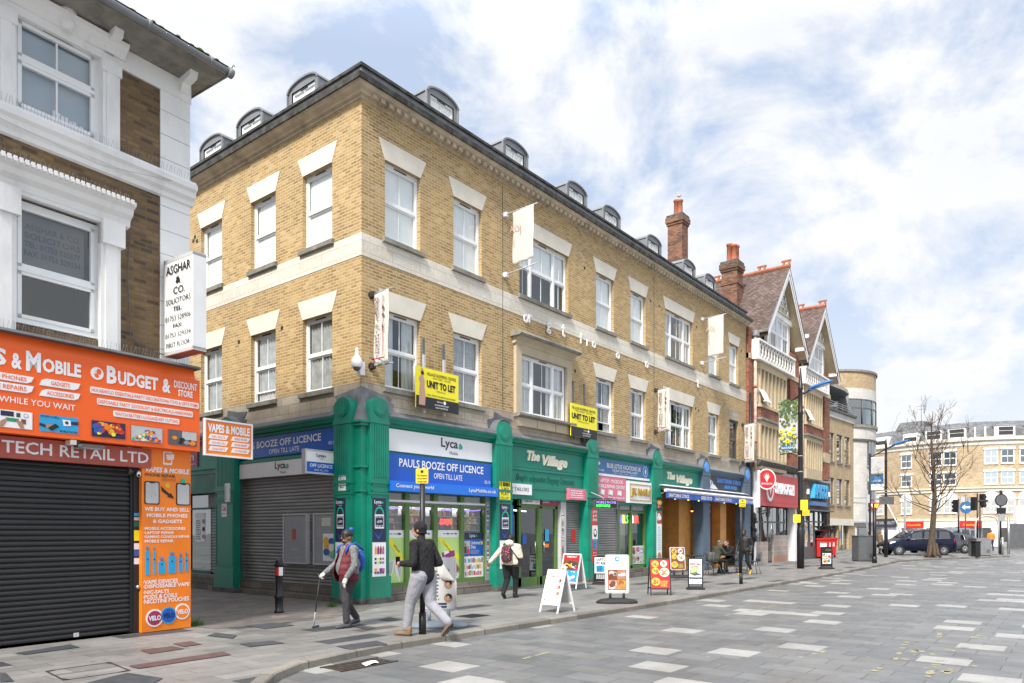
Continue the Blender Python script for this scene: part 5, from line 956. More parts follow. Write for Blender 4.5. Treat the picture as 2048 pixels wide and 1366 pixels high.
# camera on the corner
t = thing('security_camera', 'white dome security camera at the corner above the lead flashing', 'camera', (10.66, 12.85, 5.2)); m = MB(); cx, cy = 10.5, 12.8
m.box(W0, 10.62, 10.76, 12.83, 12.95, 5.2, 5.5, 'sign_white'); m.tube([(10.66, 12.88, 5.3), (10.55, 12.84, 5.3), (cx, cy, 5.42)], .035, 'sign_white'); m.build('bracket', t)
m = MB(); m.lathe((cx, cy, 5.28), [(.02, .5), (.035, .48), (.04, .34), (.08, .28), (.12, .22), (.13, .12), (.11, .06), (.1, .05)], 'sign_white', 14); m.build('housing', t); m = MB(); m.ell((cx, cy, 5.34), .09, mat='grey_dark', z1=.1); m.build('dome', t)
# ---------------------------------------------------------------- left building
L = thing('brown_brick_building', 'dark brown brick building with white painted trim and orange shop sign in the left foreground', 'building', LF.p(0, 0, 0))
LW = [(-2.66, -1.46, 7.66, 9.12), (-2.66, -1.46, 4.62, 6.47), (-5.9, -4.7, 7.66, 9.12), (-5.9, -4.7, 4.62, 6.47)]
m = MB(); wall(m, LF, -9, 0, 4.3, 9.3, LW, 'brick_brown', .14, 'render_white'); m.box(LF, -9, 0, -12, -.0, 0, 9.3, 'brick_brown', skip='fl'); m.box(LF, -9, -.95, -.3, -.29, 2.6, 4.4, 'dark'); m.build('wall', L)
m = MB()
for i in range(14):
    z = 4.3+i*.40; z1 = z+.39; m.box(LF, -.51, .018, -.1, .018, z, min(z1, 9.3), 'render_white')
    m.box(LF, -.50, .008, -.1, .008, z1, z1+.012, 'grey')
    if z > 8.8: break
m.box(LF, -9, .03, -.1, .035, 9.02, 9.36, 'render_white'); m.build('quoin', L)
m = MB()
for a in (-9, ):
    m.prof(LF, a, .06, [(0, 7.24), (.05, 7.26), (.06, 7.33), (.12, 7.38), (.13, 7.46), (.18, 7.50), (.19, 7.58), (.15, 7.60), (.14, 7.64), (0, 7.66)], 'render_white')
m.build('string_course', L)
m = MB()
for a0, a1 in ((-2.9, -1.2), (-6.14, -4.44)):
    for x0, x1 in ((a0, a0+.24), (a1-.26, a1)):
        m.box(LF, x0, x1, 0, .07, 7.66, 9.05, 'render_white'); m.box(LF, x0+.05, x1-.05, .07, .09, 7.66, 9.02, 'render_white'); m.box(LF, x0-.02, x1+.02, 0, .1, 8.82, 9.0, 'render_white')
    m.prof(LF, a0-.08, a1+.08, [(0, 9.12), (.08, 9.14), (.10, 9.22), (.2, 9.28), (.22, 9.34), (.1, 9.38), (0, 9.4)], 'render_white')
    m.lathe(LF.p((a0+a1)/2+.05, .12, 9.2), [(.05, -.1), (.11, 0), (.09, .1), (.13, .18), (.05, .22)], 'render_white', 9)
    for x0, x1 in ((a0-.03, a0+.24), (a1-.3, a1)):
        m.box(LF, x0, x1, 0, .09, 4.5, 6.5, 'render_white'); m.box(LF, x0+.06, x1-.06, .09, .115, 4.5, 6.35, 'render_white'); m.box(LF, x0-.0, x1+.04, 0, .16, 6.12, 6.5, 'render_white')
    m.box(LF, a0+.2, a1-.28, 0, .09, 6.44, 6.6, 'render_white')
    m.prof(LF, a0-.12, a1+.14, [(0, 6.48), (.1, 6.5), (.12, 6.6), (.2, 6.66), (.22, 6.74), (.30, 6.78), (.31, 6.84), (0, 6.88)], 'render_white')
    n = 26
    for i in range(n): x = a0-.1+(a1-a0+.22)*i/n; m.box(LF, x, x+.045, .31, .335, 6.79, 6.86, 'render_white')
    m.build('window_surround', L); m = MB()
def lwin(a0, a1, c0, c1, ratio, blind, cross):
    m = MB(); g = MB(); b = -.06; f = .075
    for q in ((a0, a0+f, c0, c1), (a1-f, a1, c0, c1), (a0+f, a1-f, c1-f, c1), (a0+f, a1-f, c0, c0+f)): m.box(LF, q[0], q[1], b-.06, b, q[2], q[3], 'upvc')
    zm = c0+(c1-c0)*ratio; m.box(LF, a0+f, a1-f, b-.05, b+.02, zm-.03, zm+.03, 'upvc')
    for z0, z1 in ((c0+f, zm-.03), (zm+.03, c1-f)):
        for q in ((a0+f, a0+f+.05, z0, z1), (a1-f-.05, a1-f, z0, z1), (a0+f, a1-f, z0, z0+.05), (a0+f, a1-f, z1-.05, z1)): m.box(LF, q[0], q[1], b-.05, b+.012, q[2], q[3], 'upvc')
        if cross: m.box(LF, (a0+a1)/2-.012, (a0+a1)/2+.012, b-.04, b-.01, z0, z1, 'upvc')
        g.quad(LF, a0+f+.05, a1-f-.05, z0+.05, z1-.05, b-.025, 'glass')
    if cross: m.box(LF, (a0+a1)/2-.2, (a0+a1)/2+.2, b+.01, b+.025, c1-.06, c1-.03, 'dark')
    m.box(LF, a0, a1, -1.2, -.14, c0, c1, 'dark_room', skip='f'); w_ = m.build('window', L); g.build('pane', w_)
    if blind: m = MB(); m.quad(LF, a0, a1, c0+(0 if cross else (c1-c0)*ratio), c1, b-.1, blind); m.build('blind', w_)
    return w_
paint('frosted', (.36, .42, .47), .6, .04)
w1 = lwin(-2.66, -1.46, 7.70, 9.08, .55, 'frosted', True); w2 = lwin(-2.66, -1.46, 4.66, 6.42, .44, None, False); lwin(-5.9, -4.7, 7.70, 9.08, .55, 'frosted', True); lwin(-5.9, -4.7, 4.66, 6.42, .44, None, False)
m = MB(); m.quad(LF, -2.5, -1.62, 5.55, 6.3, -.19, 'grey_dark')
for i, s in enumerate(('ASGHAR & CO.', 'SOLICITORS', 'TEL: 01753 535577', 'FAX: 01753 529334')): text(m, LF, s, -2.45, -1.68, 6.08-i*.13, 6.17-i*.13, -.18, 'black', .02)
m.build('window_lettering', w2)
m = MB(); x = -2.1
for i in range(9): m.box(LF, x+i*.055, x+.045+i*.055, -.3, -.1, 7.8, 7.95-.012*i+.02*sin(i*3), 'sign_white')
m.build('papers', w1)
m = MB(); EZ = 9.42                                   # eaves, brackets, gutter, mossy roof
ov = .68; ea = .32
m.face([LF.p(-9, -.02, 9.36), LF.p(0, -.02, 9.36), LF.p(ea, ov, EZ+.02), LF.p(-9, ov, EZ+.02)], 'sill'); m.face([LF.p(0, -.02, 9.36), LF.p(0, -12, 9.36), LF.p(ea, -12, EZ), LF.p(ea, ov, EZ+.02)], 'sill')
m.box(LF, -9, ea, ov-.02, ov, EZ, EZ+.12, 'sill'); m.box(LF, ea-.02, ea, -12, ov, EZ, EZ+.12, 'sill')
m.face([LF.p(-9, ov+.05, EZ+.14), LF.p(ea+.05, ov+.05, EZ+.14), LF.p(-4, -4.5, EZ+2.4), LF.p(-9, -4.5, EZ+2.4)], 'slate_grey'); m.face([LF.p(ea+.05, ov+.05, EZ+.14), LF.p(ea+.05, -12, EZ+.14), LF.p(-4, -12, EZ+2.4), LF.p(-4, -4.5, EZ+2.4)], 'slate_grey')
m.build('roof', L)
m = MB()
for a in (-.12, -1.36, -3.1, -4.3, -6.3): m.prof(LF, a-.07, a+.07, [(0, 9.12), (.08, 9.14), (.14, 9.26), (.34, 9.3), (.38, 9.42), (0, 9.42)], 'render_white'); m.build('eaves_bracket', L); m = MB()
for bb in (-.6, -2): m.box(LF, .02, .24, bb-.07, bb+.07, 9.2, 9.38, 'sill'); m.build('eaves_bracket', L); m = MB()
m = MB(); R_ = random.Random(9)
for i in range(140):
    a = R_.uniform(-5, .25); s_ = R_.uniform(.02, .05); m.ell(LF.p(a, ov-.02-R_.uniform(0, .15), EZ+.16+R_.uniform(0, .04)), s_*1.6, s_, s_*.7, 'moss', 6, 4)
m.build('moss', L)
m = MB(); m.tube([LF.p(-9, ov+.05, EZ+.06), LF.p(ea-.02, ov+.05, EZ+.04)], .06, 'zinc', 10)
for a in (-8, -6, -4.2, -2.4, -1.1, -.05): m.cyl(LF.p(a-.03, ov+.05, EZ+.055), LF.p(a+.03, ov+.05, EZ+.055), .072, mat='zinc')
m.cyl(LF.p(ea-.06, ov+.06, EZ+.04), LF.p(ea+.03, ov+.06, EZ+.03), .08, mat='zinc'); m.tube([LF.p(ea+.0, ov+.05, EZ+.1), LF.p(ea+.05, ov+.06, EZ+.2), LF.p(ea+.08, ov+.06, EZ+.19)], .008, 'grey_dark')
m.build('gutter', L)
m = MB(); m.prof(LF, -9, -.0, [(.0, 4.5), (.08, 4.49), (.36, 4.44), (.38, 4.40), (0, 4.38)], 'lead_dark'); m.build('sign_ledge', L)
m = MB()
for a0, z, b in ((-2.9, 4.5, .2), (-6, 7.67, .12), (-3.2, 6.88, .2)):
    a = a0
    while a < (-.05 if z != 6.88 else -1.1): m.cyl(LF.p(a, b, z-.02), LF.p(a+.02*sin(a*40), b+.03, z+.09), .0022, mat='grey', n=3, caps=False); a += .045
m.build('bird_spikes', L)
m = MB(); c = [LF.p(-1.02, .03, 6.45), LF.p(-1.06, .03, 5.8), LF.p(-1.03, .04, 5.0), LF.p(-1.02, .05, 4.78), LF.p(-.9, .06, 4.68), LF.p(-.5, .1, 4.58)]; m.tube(c, .008, 'grey_dark', 5); m.tube([LF.p(-9, .1, 8.0), LF.p(-3, .22, 7.35), LF.p(-1.6, .25, 7.24), LF.p(-.1, .15, 7.56)], .006, 'grey_light', 5); m.build('cable', L)
m = MB(); shutter(m, LF, -3.9, -.98, .03, 2.72, -.05, 'shutter_black', .078, .026); shutter(m, LF, -8.8, -3.95, .03, 2.72, -.05, 'shutter_black', .078, .026); m.box(LF, -1.0, -.94, -.1, .0, .03, 2.72, 'black'); m.box(LF, -1.85, -1.78, -.02, -.0, .05, .11, 'grey_light'); m.build('roller_shutter', L)
m = MB(); m.box(LF, -.96, -.84, -.2, .02, 0, 2.75, 'black'); m.ell(LF.p(-.9, .04, .75), .035, mat='steel')
for i, (z, h, mt) in enumerate(((1.9, .05, 'sky_blue'), (1.83, .05, 'grey_light'), (1.73, .08, 'green_dark'), (1.5, .17, 'yellow'), (1.36, .1, 'sign_white'), (1.25, .1, 'ink3'), (1.12, .1, 'sign_white'))): m.quad(LF, -.955, -.86, z, z+h, .024, mt)
m.build('door_jamb', L)
m = MB(); m.box(LF, -.84, 0, -.4, -.0, 0, 4.3, 'render_white'); m.build('pillar', L)
t = board('pillar_sign', 'tall orange pillar board advertising vapes and phone repair beside the black shutter', LF, -.87, -.02, .01, 3.02, 0, .10, 'orange_light')
m = MB(); b = .105; X = lambda px: -.87+(px-45)/(355-45)*.85; Zc = lambda py: 3.02-(py+40)/(1310+40)*3.0
def zc(py): return 3.0-(py)/1310*2.98
text(m, LF, 'VAPES & MOBILE', X(66), X(345), zc(165), zc(128), b, 'sign_white', .03, .15); text(m, LF, 'PHONE REPAIR', X(64), X(255), zc(198), zc(174), b, 'wood_dark', .03); text(m, LF, 'SERVICE', X(166), X(255), zc(224), zc(205), b, 'wood_mid', 0)
for x in (60, 258): m.prism(LF, rrect(X(x), X(x+92), zc(398), zc(232), .03), b-.003, b+.003, 'black'); m.prism(LF, rrect(X(x+7), X(x+85), zc(391), zc(240), .025), b+.003, b+.006, 'grey_light'); m.quad(LF, X(x+30), X(x+62), zc(246), zc(236), b+.009, 'black')
m.face([LF.p(X(x), b+.003, zc(y)) for x, y in ((160, 262), (215, 318), (222, 308), (245, 350), (200, 340), (208, 332), (168, 300))], 'black'); m.disc(LF, X(303), zc(215), .045, b-.003, b+.002, 'mint'); m.disc(LF, X(203), zc(257), .04, b-.003, b+.002, 'yellow_plate')
for k in range(7): q = k*.9; m.face([LF.p(X(108), b+.009, zc(290)), LF.p(X(108)+.1*cos(q), b+.009, zc(290)+.14*sin(q)), LF.p(X(108)+.1*cos(q)+.004, b+.009, zc(290)+.14*sin(q))], 'grey_dark')
m.prism(LF, rrect(X(175), X(232), zc(105), zc(8), .02), b-.003, b+.002, 'sign_white'); m.prism(LF, rrect(X(182), X(225), zc(92), zc(18), .015), b, b+.004, 'orange_light'); m.prism(LF, [(X(200), zc(70)), (X(240), zc(64)), (X(246), zc(25)), (X(192), zc(30))], b+.004, b+.007, 'sign_white')
for s, y0, y1, x0, x1 in (('WE BUY AND SELL', 418, 445, 60, 345), ('MOBILE PHONES', 463, 490, 74, 332), ('& GADGETS', 506, 532, 112, 296), ('·MOBILE ACCESSORIES', 560, 582, 56, 318), ('·LAPTOP REPAIR', 592, 612, 56, 244), ('·GAMING CONSOLE REPAIR', 622, 641, 56, 346), ('·MOBILE REPAIR', 652, 673, 56, 241), ('·VAPE DEVICES', 942, 972, 52, 270), ('·DISPOSSABLE VAPE', 974, 1002, 52, 345), ('·NIC-SALTS', 1016, 1042, 52, 213), ('·PODS & COILS', 1048, 1078, 52, 265), ('·NICOTINE POUCHES', 1080, 1112, 52, 342)): text(m, LF, s, X(x0), X(x1), zc(y1), zc(y0), b, 'sign_white', .025)
for x0, x1, y0, y1 in ((66, 92, 700, 905), (114, 126, 706, 905), (146, 188, 780, 902), (208, 256, 745, 900), (275, 299, 757, 896), (317, 336, 750, 893)):
    m.prism(LF, rrect(X(x0), X(x1), zc(y1), zc(y0+30), .012), b-.003, b+.003, 'sky_blue'); m.quad(LF, X(x0+(x1-x0)*.25), X(x1-(x1-x0)*.25), zc(y0+32), zc(y0-5), b+.002, 'sky_blue'); m.quad(LF, X(x0+(x1-x0)*.3), X(x1-(x1-x0)*.3), zc(y0+26), zc(y0+8), b+.006, 'redbrown'); m.disc(LF, X((x0+x1)/2), zc((y0+y1)/2-10), .013, b+.003, b+.006, 'navy')
for x, y, r_, mt, mt2 in ((122, 1218, .145, 'magenta', 'sign_white'), (210, 1208, .14, 'blue', 'sky_blue'), (298, 1190, .135, 'orange_light', 'sign_white')): m.disc(LF, X(x), zc(y), r_, b-.003, b+.003, mt2, 24); m.disc(LF, X(x), zc(y), r_*.82, b+.003, b+.005, mt, 24); text(m, LF, 'VELO', X(x)-r_*.72, X(x)+r_*.72, zc(y)-.04, zc(y)+.04, b+.008, 'sign_white' if mt != 'blue' else 'navy', .04)
m.build('lettering', t)
# the orange fascia sign
t = thing('fascia_sign', 'big orange fascia sign for vapes and a budget discount store above the black shutter', 'sign', LF.p(-2, .1, 3.0)); m = MB(); A1 = .02; m.box(LF, -6.5, A1, .0, .30, 3.01, 4.22, 'orange'); m.prof(LF, -6.5, A1-.08, [(0, 4.22), (.30, 4.22), (.24, 4.42), (0, 4.42)], 'orange'); m.build('panel', t)
m = MB(); b = .305
def st(s, a0, a1, z0, z1, bold=.04, mat='sign_white', bb=b): text(m, LF, s, a0, a1, z0, z1, bb, mat, bold)
st('VAPES', -3.75, -2.86, 3.93, 4.16); st('&', -2.80, -2.67, 3.91, 4.13); st('M', -2.62, -2.43, 3.91, 4.19); st('OBILE', -2.41, -1.89, 3.93, 4.13)
st('B', -1.52, -1.37, 3.92, 4.19); st('UDGET', -1.35, -.71, 3.93, 4.14); st('&', -.64, -.5, 3.92, 4.15); st('DISCOUNT', -.44, -.03, 4.03, 4.15, .02); st('STORE', -.37, -.11, 3.90, 4.01, .03)
def pill(a0, a1, z0, z1, s, full=False, tx=.05):
    if full: pts = rrect(a0, a1, z0, z1, (z1-z0)*.2)
    else: pts = [(a0, z0), (a1-.09, z0), (a1-.03, z0+.03), (a1, z1), (a0+.09, z1), (a0+.03, z1-.03)]
    m.prism(LF, pts, b-.003, b+.002, 'sign_white'); text(m, LF, s, a0+(a1-a0)*tx, a1-(a1-a0)*tx, z0+(z1-z0)*.22, z1-(z1-z0)*.2, b+.005, 'orange', .015)
pill(-3.3, -2.52, 3.73, 3.83, 'MOBILE PHONES', tx=.12); pill(-3.3, -2.52, 3.59, 3.70, 'MOBILE REPAIRS', tx=.12); pill(-2.45, -1.9, 3.735, 3.84, 'GADGETS', tx=.27); pill(-2.45, -1.9, 3.585, 3.69, 'ACCESSORIES', tx=.17)
pill(-1.76, 0., 3.735, 3.83, 'HOUSEHOLD ESSENTIALS-PARTY DECORATIONS-TOYS & GIFTS ITEMS', True, .01); pill(-1.66, -.11, 3.575, 3.67, 'DISPOSABLE PARTY GOODS-DIY & ELECTRICALS-HARDWARE', True, .01); pill(-1.42, -.35, 3.425, 3.515, 'WATCH BATTERY-LUGGAGE-KEY CUTTING', True, .02)
st('PAYMENT WHILE YOU WAIT', -3.5, -1.97, 3.43, 3.515, .005)
m.disc(LF, -1.66, 4.04, .095, b-.003, b, 'sign_white', 24); m.face([LF.p(-1.66+x, b+.003, 4.04+y) for x, y in ((-.05, -.01), (-.02, -.07), (.03, -.05), (.0, .0))], 'orange'); m.disc(LF, -1.635, 4.07, .035, b, b+.003, 'orange', 12, .045); m.box(LF, -1.70, -1.66, b, b+.003, 4.06, 4.066, 'orange')
m.build('lettering', t)
m = MB(); z0, z1 = 3.085, 3.325; R_ = random.Random(21)
m.quad(LF, -3.06, -2.54, z0, z1, b, 'sign_white'); m.quad(LF, -2.93, -2.77, 3.24, 3.31, b+.002, 'navy'); m.quad(LF, -2.74, -2.69, 3.24, 3.30, b+.002, 'ink11'); m.quad(LF, -2.87, -2.71, 3.17, 3.22, b+.002, 'ink2'); m.disc(LF, -2.62, 3.27, .03, b, b+.002, 'grey_dark', 12); m.disc(LF, -2.62, 3.27, .023, b+.002, b+.003, 'sign_white', 12); m.quad(LF, -2.68, -2.62, 3.15, 3.22, b+.002, 'ink6')
for s_, x in ((1, -2.95), (-1, -2.64)): m.face([LF.p(x-.0*s_, b+.003, 3.09), LF.p(x+.02*s_, b+.003, 3.17), LF.p(x+.09*s_, b+.003, 3.21), LF.p(x+.1*s_, b+.003, 3.18), LF.p(x+.07*s_, b+.003, 3.12), LF.p(x+.05*s_, b+.003, 3.09)], 'skin_tan')
m.quad(LF, -2.45, -1.93, z0, z1, b, 'sky_blue'); text(m, LF, 'WE BUY & SELL', -2.44, -2.19, 3.285, 3.315, b+.002, 'navy', .02); text(m, LF, 'MOBILE PHONES', -2.18, -1.94, 3.095, 3.125, b+.002, 'navy', .02)
m.face([LF.p(x, b+.003, z) for x, z in ((-2.45, 3.20), (-2.37, 3.18), (-2.37, 3.14), (-2.45, 3.16))], 'navy'); m.face([LF.p(x, b+.003, z) for x, z in ((-1.93, 3.27), (-2.03, 3.26), (-2.03, 3.22), (-1.93, 3.22))], 'navy'); m.face([LF.p(x, b+.004, z) for x, z in ((-2.37, 3.19), (-2.30, 3.20), (-2.24, 3.14), (-2.36, 3.13))], 'skin_tan'); m.face([LF.p(x, b+.006, z) for x, z in ((-2.34, 3.14), (-2.24, 3.21), (-2.19, 3.17), (-2.29, 3.10))], 'black'); m.face([LF.p(x, b+.004, z) for x, z in ((-2.15, 3.28), (-2.04, 3.28), (-2.03, 3.20), (-2.13, 3.19))], 'sign_white'); m.disc(LF, -2.09, 3.24, .025, b+.004, b+.006, 'ink11', 10)
m.quad(LF, -1.74, -1.24, z0, z1, b, 'navy')
for i in range(46):
    x = R_.uniform(-1.70, -1.28); z = R_.uniform(z0+.035, z1-.035); c_ = ('yellow', 'yellow', 'ink7') if z < 3.15 else (('orange_light', 'ink1', 'red') if x > -1.62 else ('blue', 'ink10', 'ink3')); r_ = R_.uniform(.025, .05); mt = R_.choice(c_) if x < -1.35 or z > 3.16 else 'sky_blue'
    m.face([LF.p(x+r_*.9*cos(k_), b+.001+.0003*i, z+r_*.8*sin(k_)) for k_ in [j*pi/5 for j in range(10)]], mt)
m.quad(LF, -1.15, -.64, z0, z1, b, 'grey_light')
for i in range(60):
    x = R_.gauss(-.9, .09); z = z0+.02+abs(R_.gauss(0, .06)); q = R_.uniform(.012, .03)
    if abs(x+.9) < .22 and z < z1-.04: m.quad(LF, x-q, x+q, z-q*.6, z+q*.8, b+.001+.0003*i, R_.choice(['red', 'yellow', 'ink2', 'ink9', 'blue', 'orange_light', 'sign_white', 'mint']))
m.quad(LF, -.54, -.04, z0, z1, b, 'grey_dark'); m.quad(LF, -.3, -.04, z0+.1, z1, b+.001, 'grey_light')
for x, z, r_, mt in ((-.43, 3.2, .045, 'orange_light'), (-.3, 3.18, .05, 'black'), (-.22, 3.14, .05, 'grey'), (-.12, 3.14, .06, 'orange_light'), (-.33, 3.13, .04, 'black'), (-.16, 3.17, .03, 'black')): m.disc(LF, x, z, r_, b+.001, b+.004, mt, 10, r_*.7)
for a0, a1 in ((-1.74, -1.24), (-1.15, -.64), (-.54, -.04)):
    for q in ((a0, a1, z0-.008, z0), (a0, a1, z1, z1+.008), (a0-.008, a0, z0, z1), (a1, a1+.008, z0, z1)): m.quad(LF, *q, b+.004, 'redbrown')
m.build('picture', t)
t = board('fascia_sign', 'faded red retail company sign under the orange fascia sign', LF, -6.5, -.72, 2.68, 2.99, .02, .12, 'redbrown')
m = MB(); text(m, LF, 'TECH RETAIL LTD', -2.85, -.77, 2.755, 2.93, .125, 'sign_white', .015); text(m, LF, 'VAPES AND', -4.6, -3.1, 2.755, 2.93, .125, 'sign_white', .015); m.build('lettering', t)
m = MB(); m.box(LF, -2.03, -1.95, .12, .3, 2.93, 3.0, 'cloth'); m.box(LF, -1.93, -1.6, .24, .42, 2.90, 2.94, 'grey_dark'); m.box(LF, -1.9, -1.63, .26, .40, 2.885, 2.90, 'grey_light'); m.box(LF, -1.95, -1.9, .2, .3, 2.9, 3.0, 'black'); solo(m, 'floodlight', 'small flat floodlight under the orange fascia sign', 'light', LF.p(-1.8, .12, 2.9))
m = MB(); m.tube([LF.p(-1.12, .12, 2.66), LF.p(-1.1, .22, 2.6), LF.p(-1.16, .3, 2.57)], .03, 'black'); solo(m, 'security_camera', 'small black camera under the red sign at the shutter top', 'camera', LF.p(-1.12, .12, 2.6))
m = MB(); m.tube([LF.p(-.9, .04, 2.62), LF.p(-.93, .12, 2.58)], .02, 'sign_white'); m.cyl(LF.p(-.92, .1, 2.6), LF.p(-.97, .2, 2.55), .03, mat='sign_white'); m.cyl(LF.p(-.97, .2, 2.55), LF.p(-.975, .21, 2.545), .02, mat='black'); solo(m, 'security_camera', 'small white bullet camera beside the top of the orange pillar board', 'camera', LF.p(-.9, .04, 2.58))
# solicitors box sign, seen on its left face, and the small vape sign on the corner
sf = Fr(*LF.p(-.44, .0, 0).xy, 3.9-90)       # text face looks to the left; a runs outward from the wall
sf2 = Fr(*LF.p(-.50, 0, 0).xy, 3.9-90)
t = thing('box_sign', 'tall white solicitors box sign with black lettering projecting from the brown brick wall', 'sign', LF.p(-.4, .1, 4.57)); m = MB(); m.box(LF, -.49, -.27, .1, .93, 4.58, 6.12, 'render_white')
for q in ((4.56, 4.62), (6.08, 6.14)): m.box(LF, -.495, -.262, .09, .94, q[0], q[1], 'grey_light')
m.box(LF, -.495, -.262, .91, .94, 4.58, 6.12, 'white'); m.box(LF, -.495, -.262, .09, .12, 4.58, 6.12, 'grey_light'); m.box(LF, -.49, -.27, .1, .93, 4.55, 4.56, 'redbrown'); m.box(LF, -.42, -.34, 0, .1, 5.0, 5.1, 'grey_dark'); m.box(LF, -.42, -.34, 0, .1, 5.7, 5.8, 'grey_dark'); m.build('case', t)
m = MB(); sb = .0
for s, x0, x1, z0, z1, bo in (('ASGHAR', .17, .88, 5.87, 6.02, .012), ('&', .45, .6, 5.70, 5.81, .04), ('CO.', .38, .72, 5.53, 5.65, .012), ('SOLICITORS', .17, .88, 5.38, 5.47, .008), ('TEL:', .38, .64, 5.25, 5.33, .02), ('01753 528906', .15, .88, 5.10, 5.19, 0), ('FAX:', .38, .64, 4.98, 5.05, .02), ('01753 529334', .15, .88, 4.83, 4.91, 0), ('FIRST FLOOR', .18, .86, 4.67, 4.75, .005)): text(m, sf2, s, x0, x1, z0, z1, .003, 'black', bo)
m.build('lettering', t)
t = board('vape_sign', 'small rounded orange sign fixed on the corner beside the orange fascia sign', LF, .13, 1.03, 2.99, 3.57, .25, .3, 'orange_light', 'sign_white')
m = MB(); text(m, LF, 'VAPES & MOBILE', .17, 1.0, 3.37, 3.52, .306, 'sign_white', .04)
for i, (s1, s2) in enumerate((('NIC SALTS', 'MOBILE PHONES'), ('PODS AND COILS', 'MOBILE REPAIRS'), ('GADGETS', 'ACCESSORIES'))):
    for a0, s in ((.18, s1), (.62, s2)): z = 3.26-i*.105; m.prism(LF, [(a0, z), (a0+.34, z), (a0+.39, z+.08), (a0+.04, z+.08)], .298, .304, 'sign_white'); text(m, LF, s, a0+.07, a0+.32, z+.022, z+.058, .307, 'orange', .01)
m.build('lettering', t)
m = MB(); m.tube([LF.p(.0, .0, 3.2), LF.p(.2, .25, 3.2)], .02, 'grey_dark'); m.build('bracket', t)
# ---------------------------------------------------------------- chimneys behind, gabled buildings
def chimney(cx, cy, w_, d, z0, z1, pots, lab, parent=None, flare=0):
    m = MB(); f = lambda e, a, b, mt: m.box(W0, cx-w_/2-e, cx+w_/2+e, cy-d/2-e, cy+d/2+e, a, b, mt)
    f(0, z0, z1-.55, 'brick_stack'); f(.05, z1-.55, z1-.42, 'brick_stack'); f(.1, z1-.42, z1-.15, 'brick_stack'); f(.06, z1-.15, z1, 'moss_stone'); f(.04, z0+(z1-z0)*.55, z0+(z1-z0)*.55+.1, 'brick_stack')
    if flare: m.box(W0, cx-w_/2, cx+w_/2, cy+d/2, cy+d/2+flare, z0, z0+1.0, 'brick_stack')
    c = m.build('chimney', parent) if parent else None
    t = c
    for i, (dx, dy, h) in enumerate(pots):
        p = MB(); p.lathe((cx+dx, cy+dy, z1), [(.17, 0), (.15, .1), (.135, h-.12), (.17, h-.1), (.17, h), (.12, h), (.1, h-.1)], 'terracotta', 12); p.build('chimney_pot', t)
A = thing('gabled_building', 'gabled building with white fretwork balcony above the red restaurant sign', 'building', (35.0, 12.95, 0))
Bb = thing('gabled_building', 'right hand twin gabled building above the brown restaurant with blue lettering', 'building', (42.1, 12.95, 0))
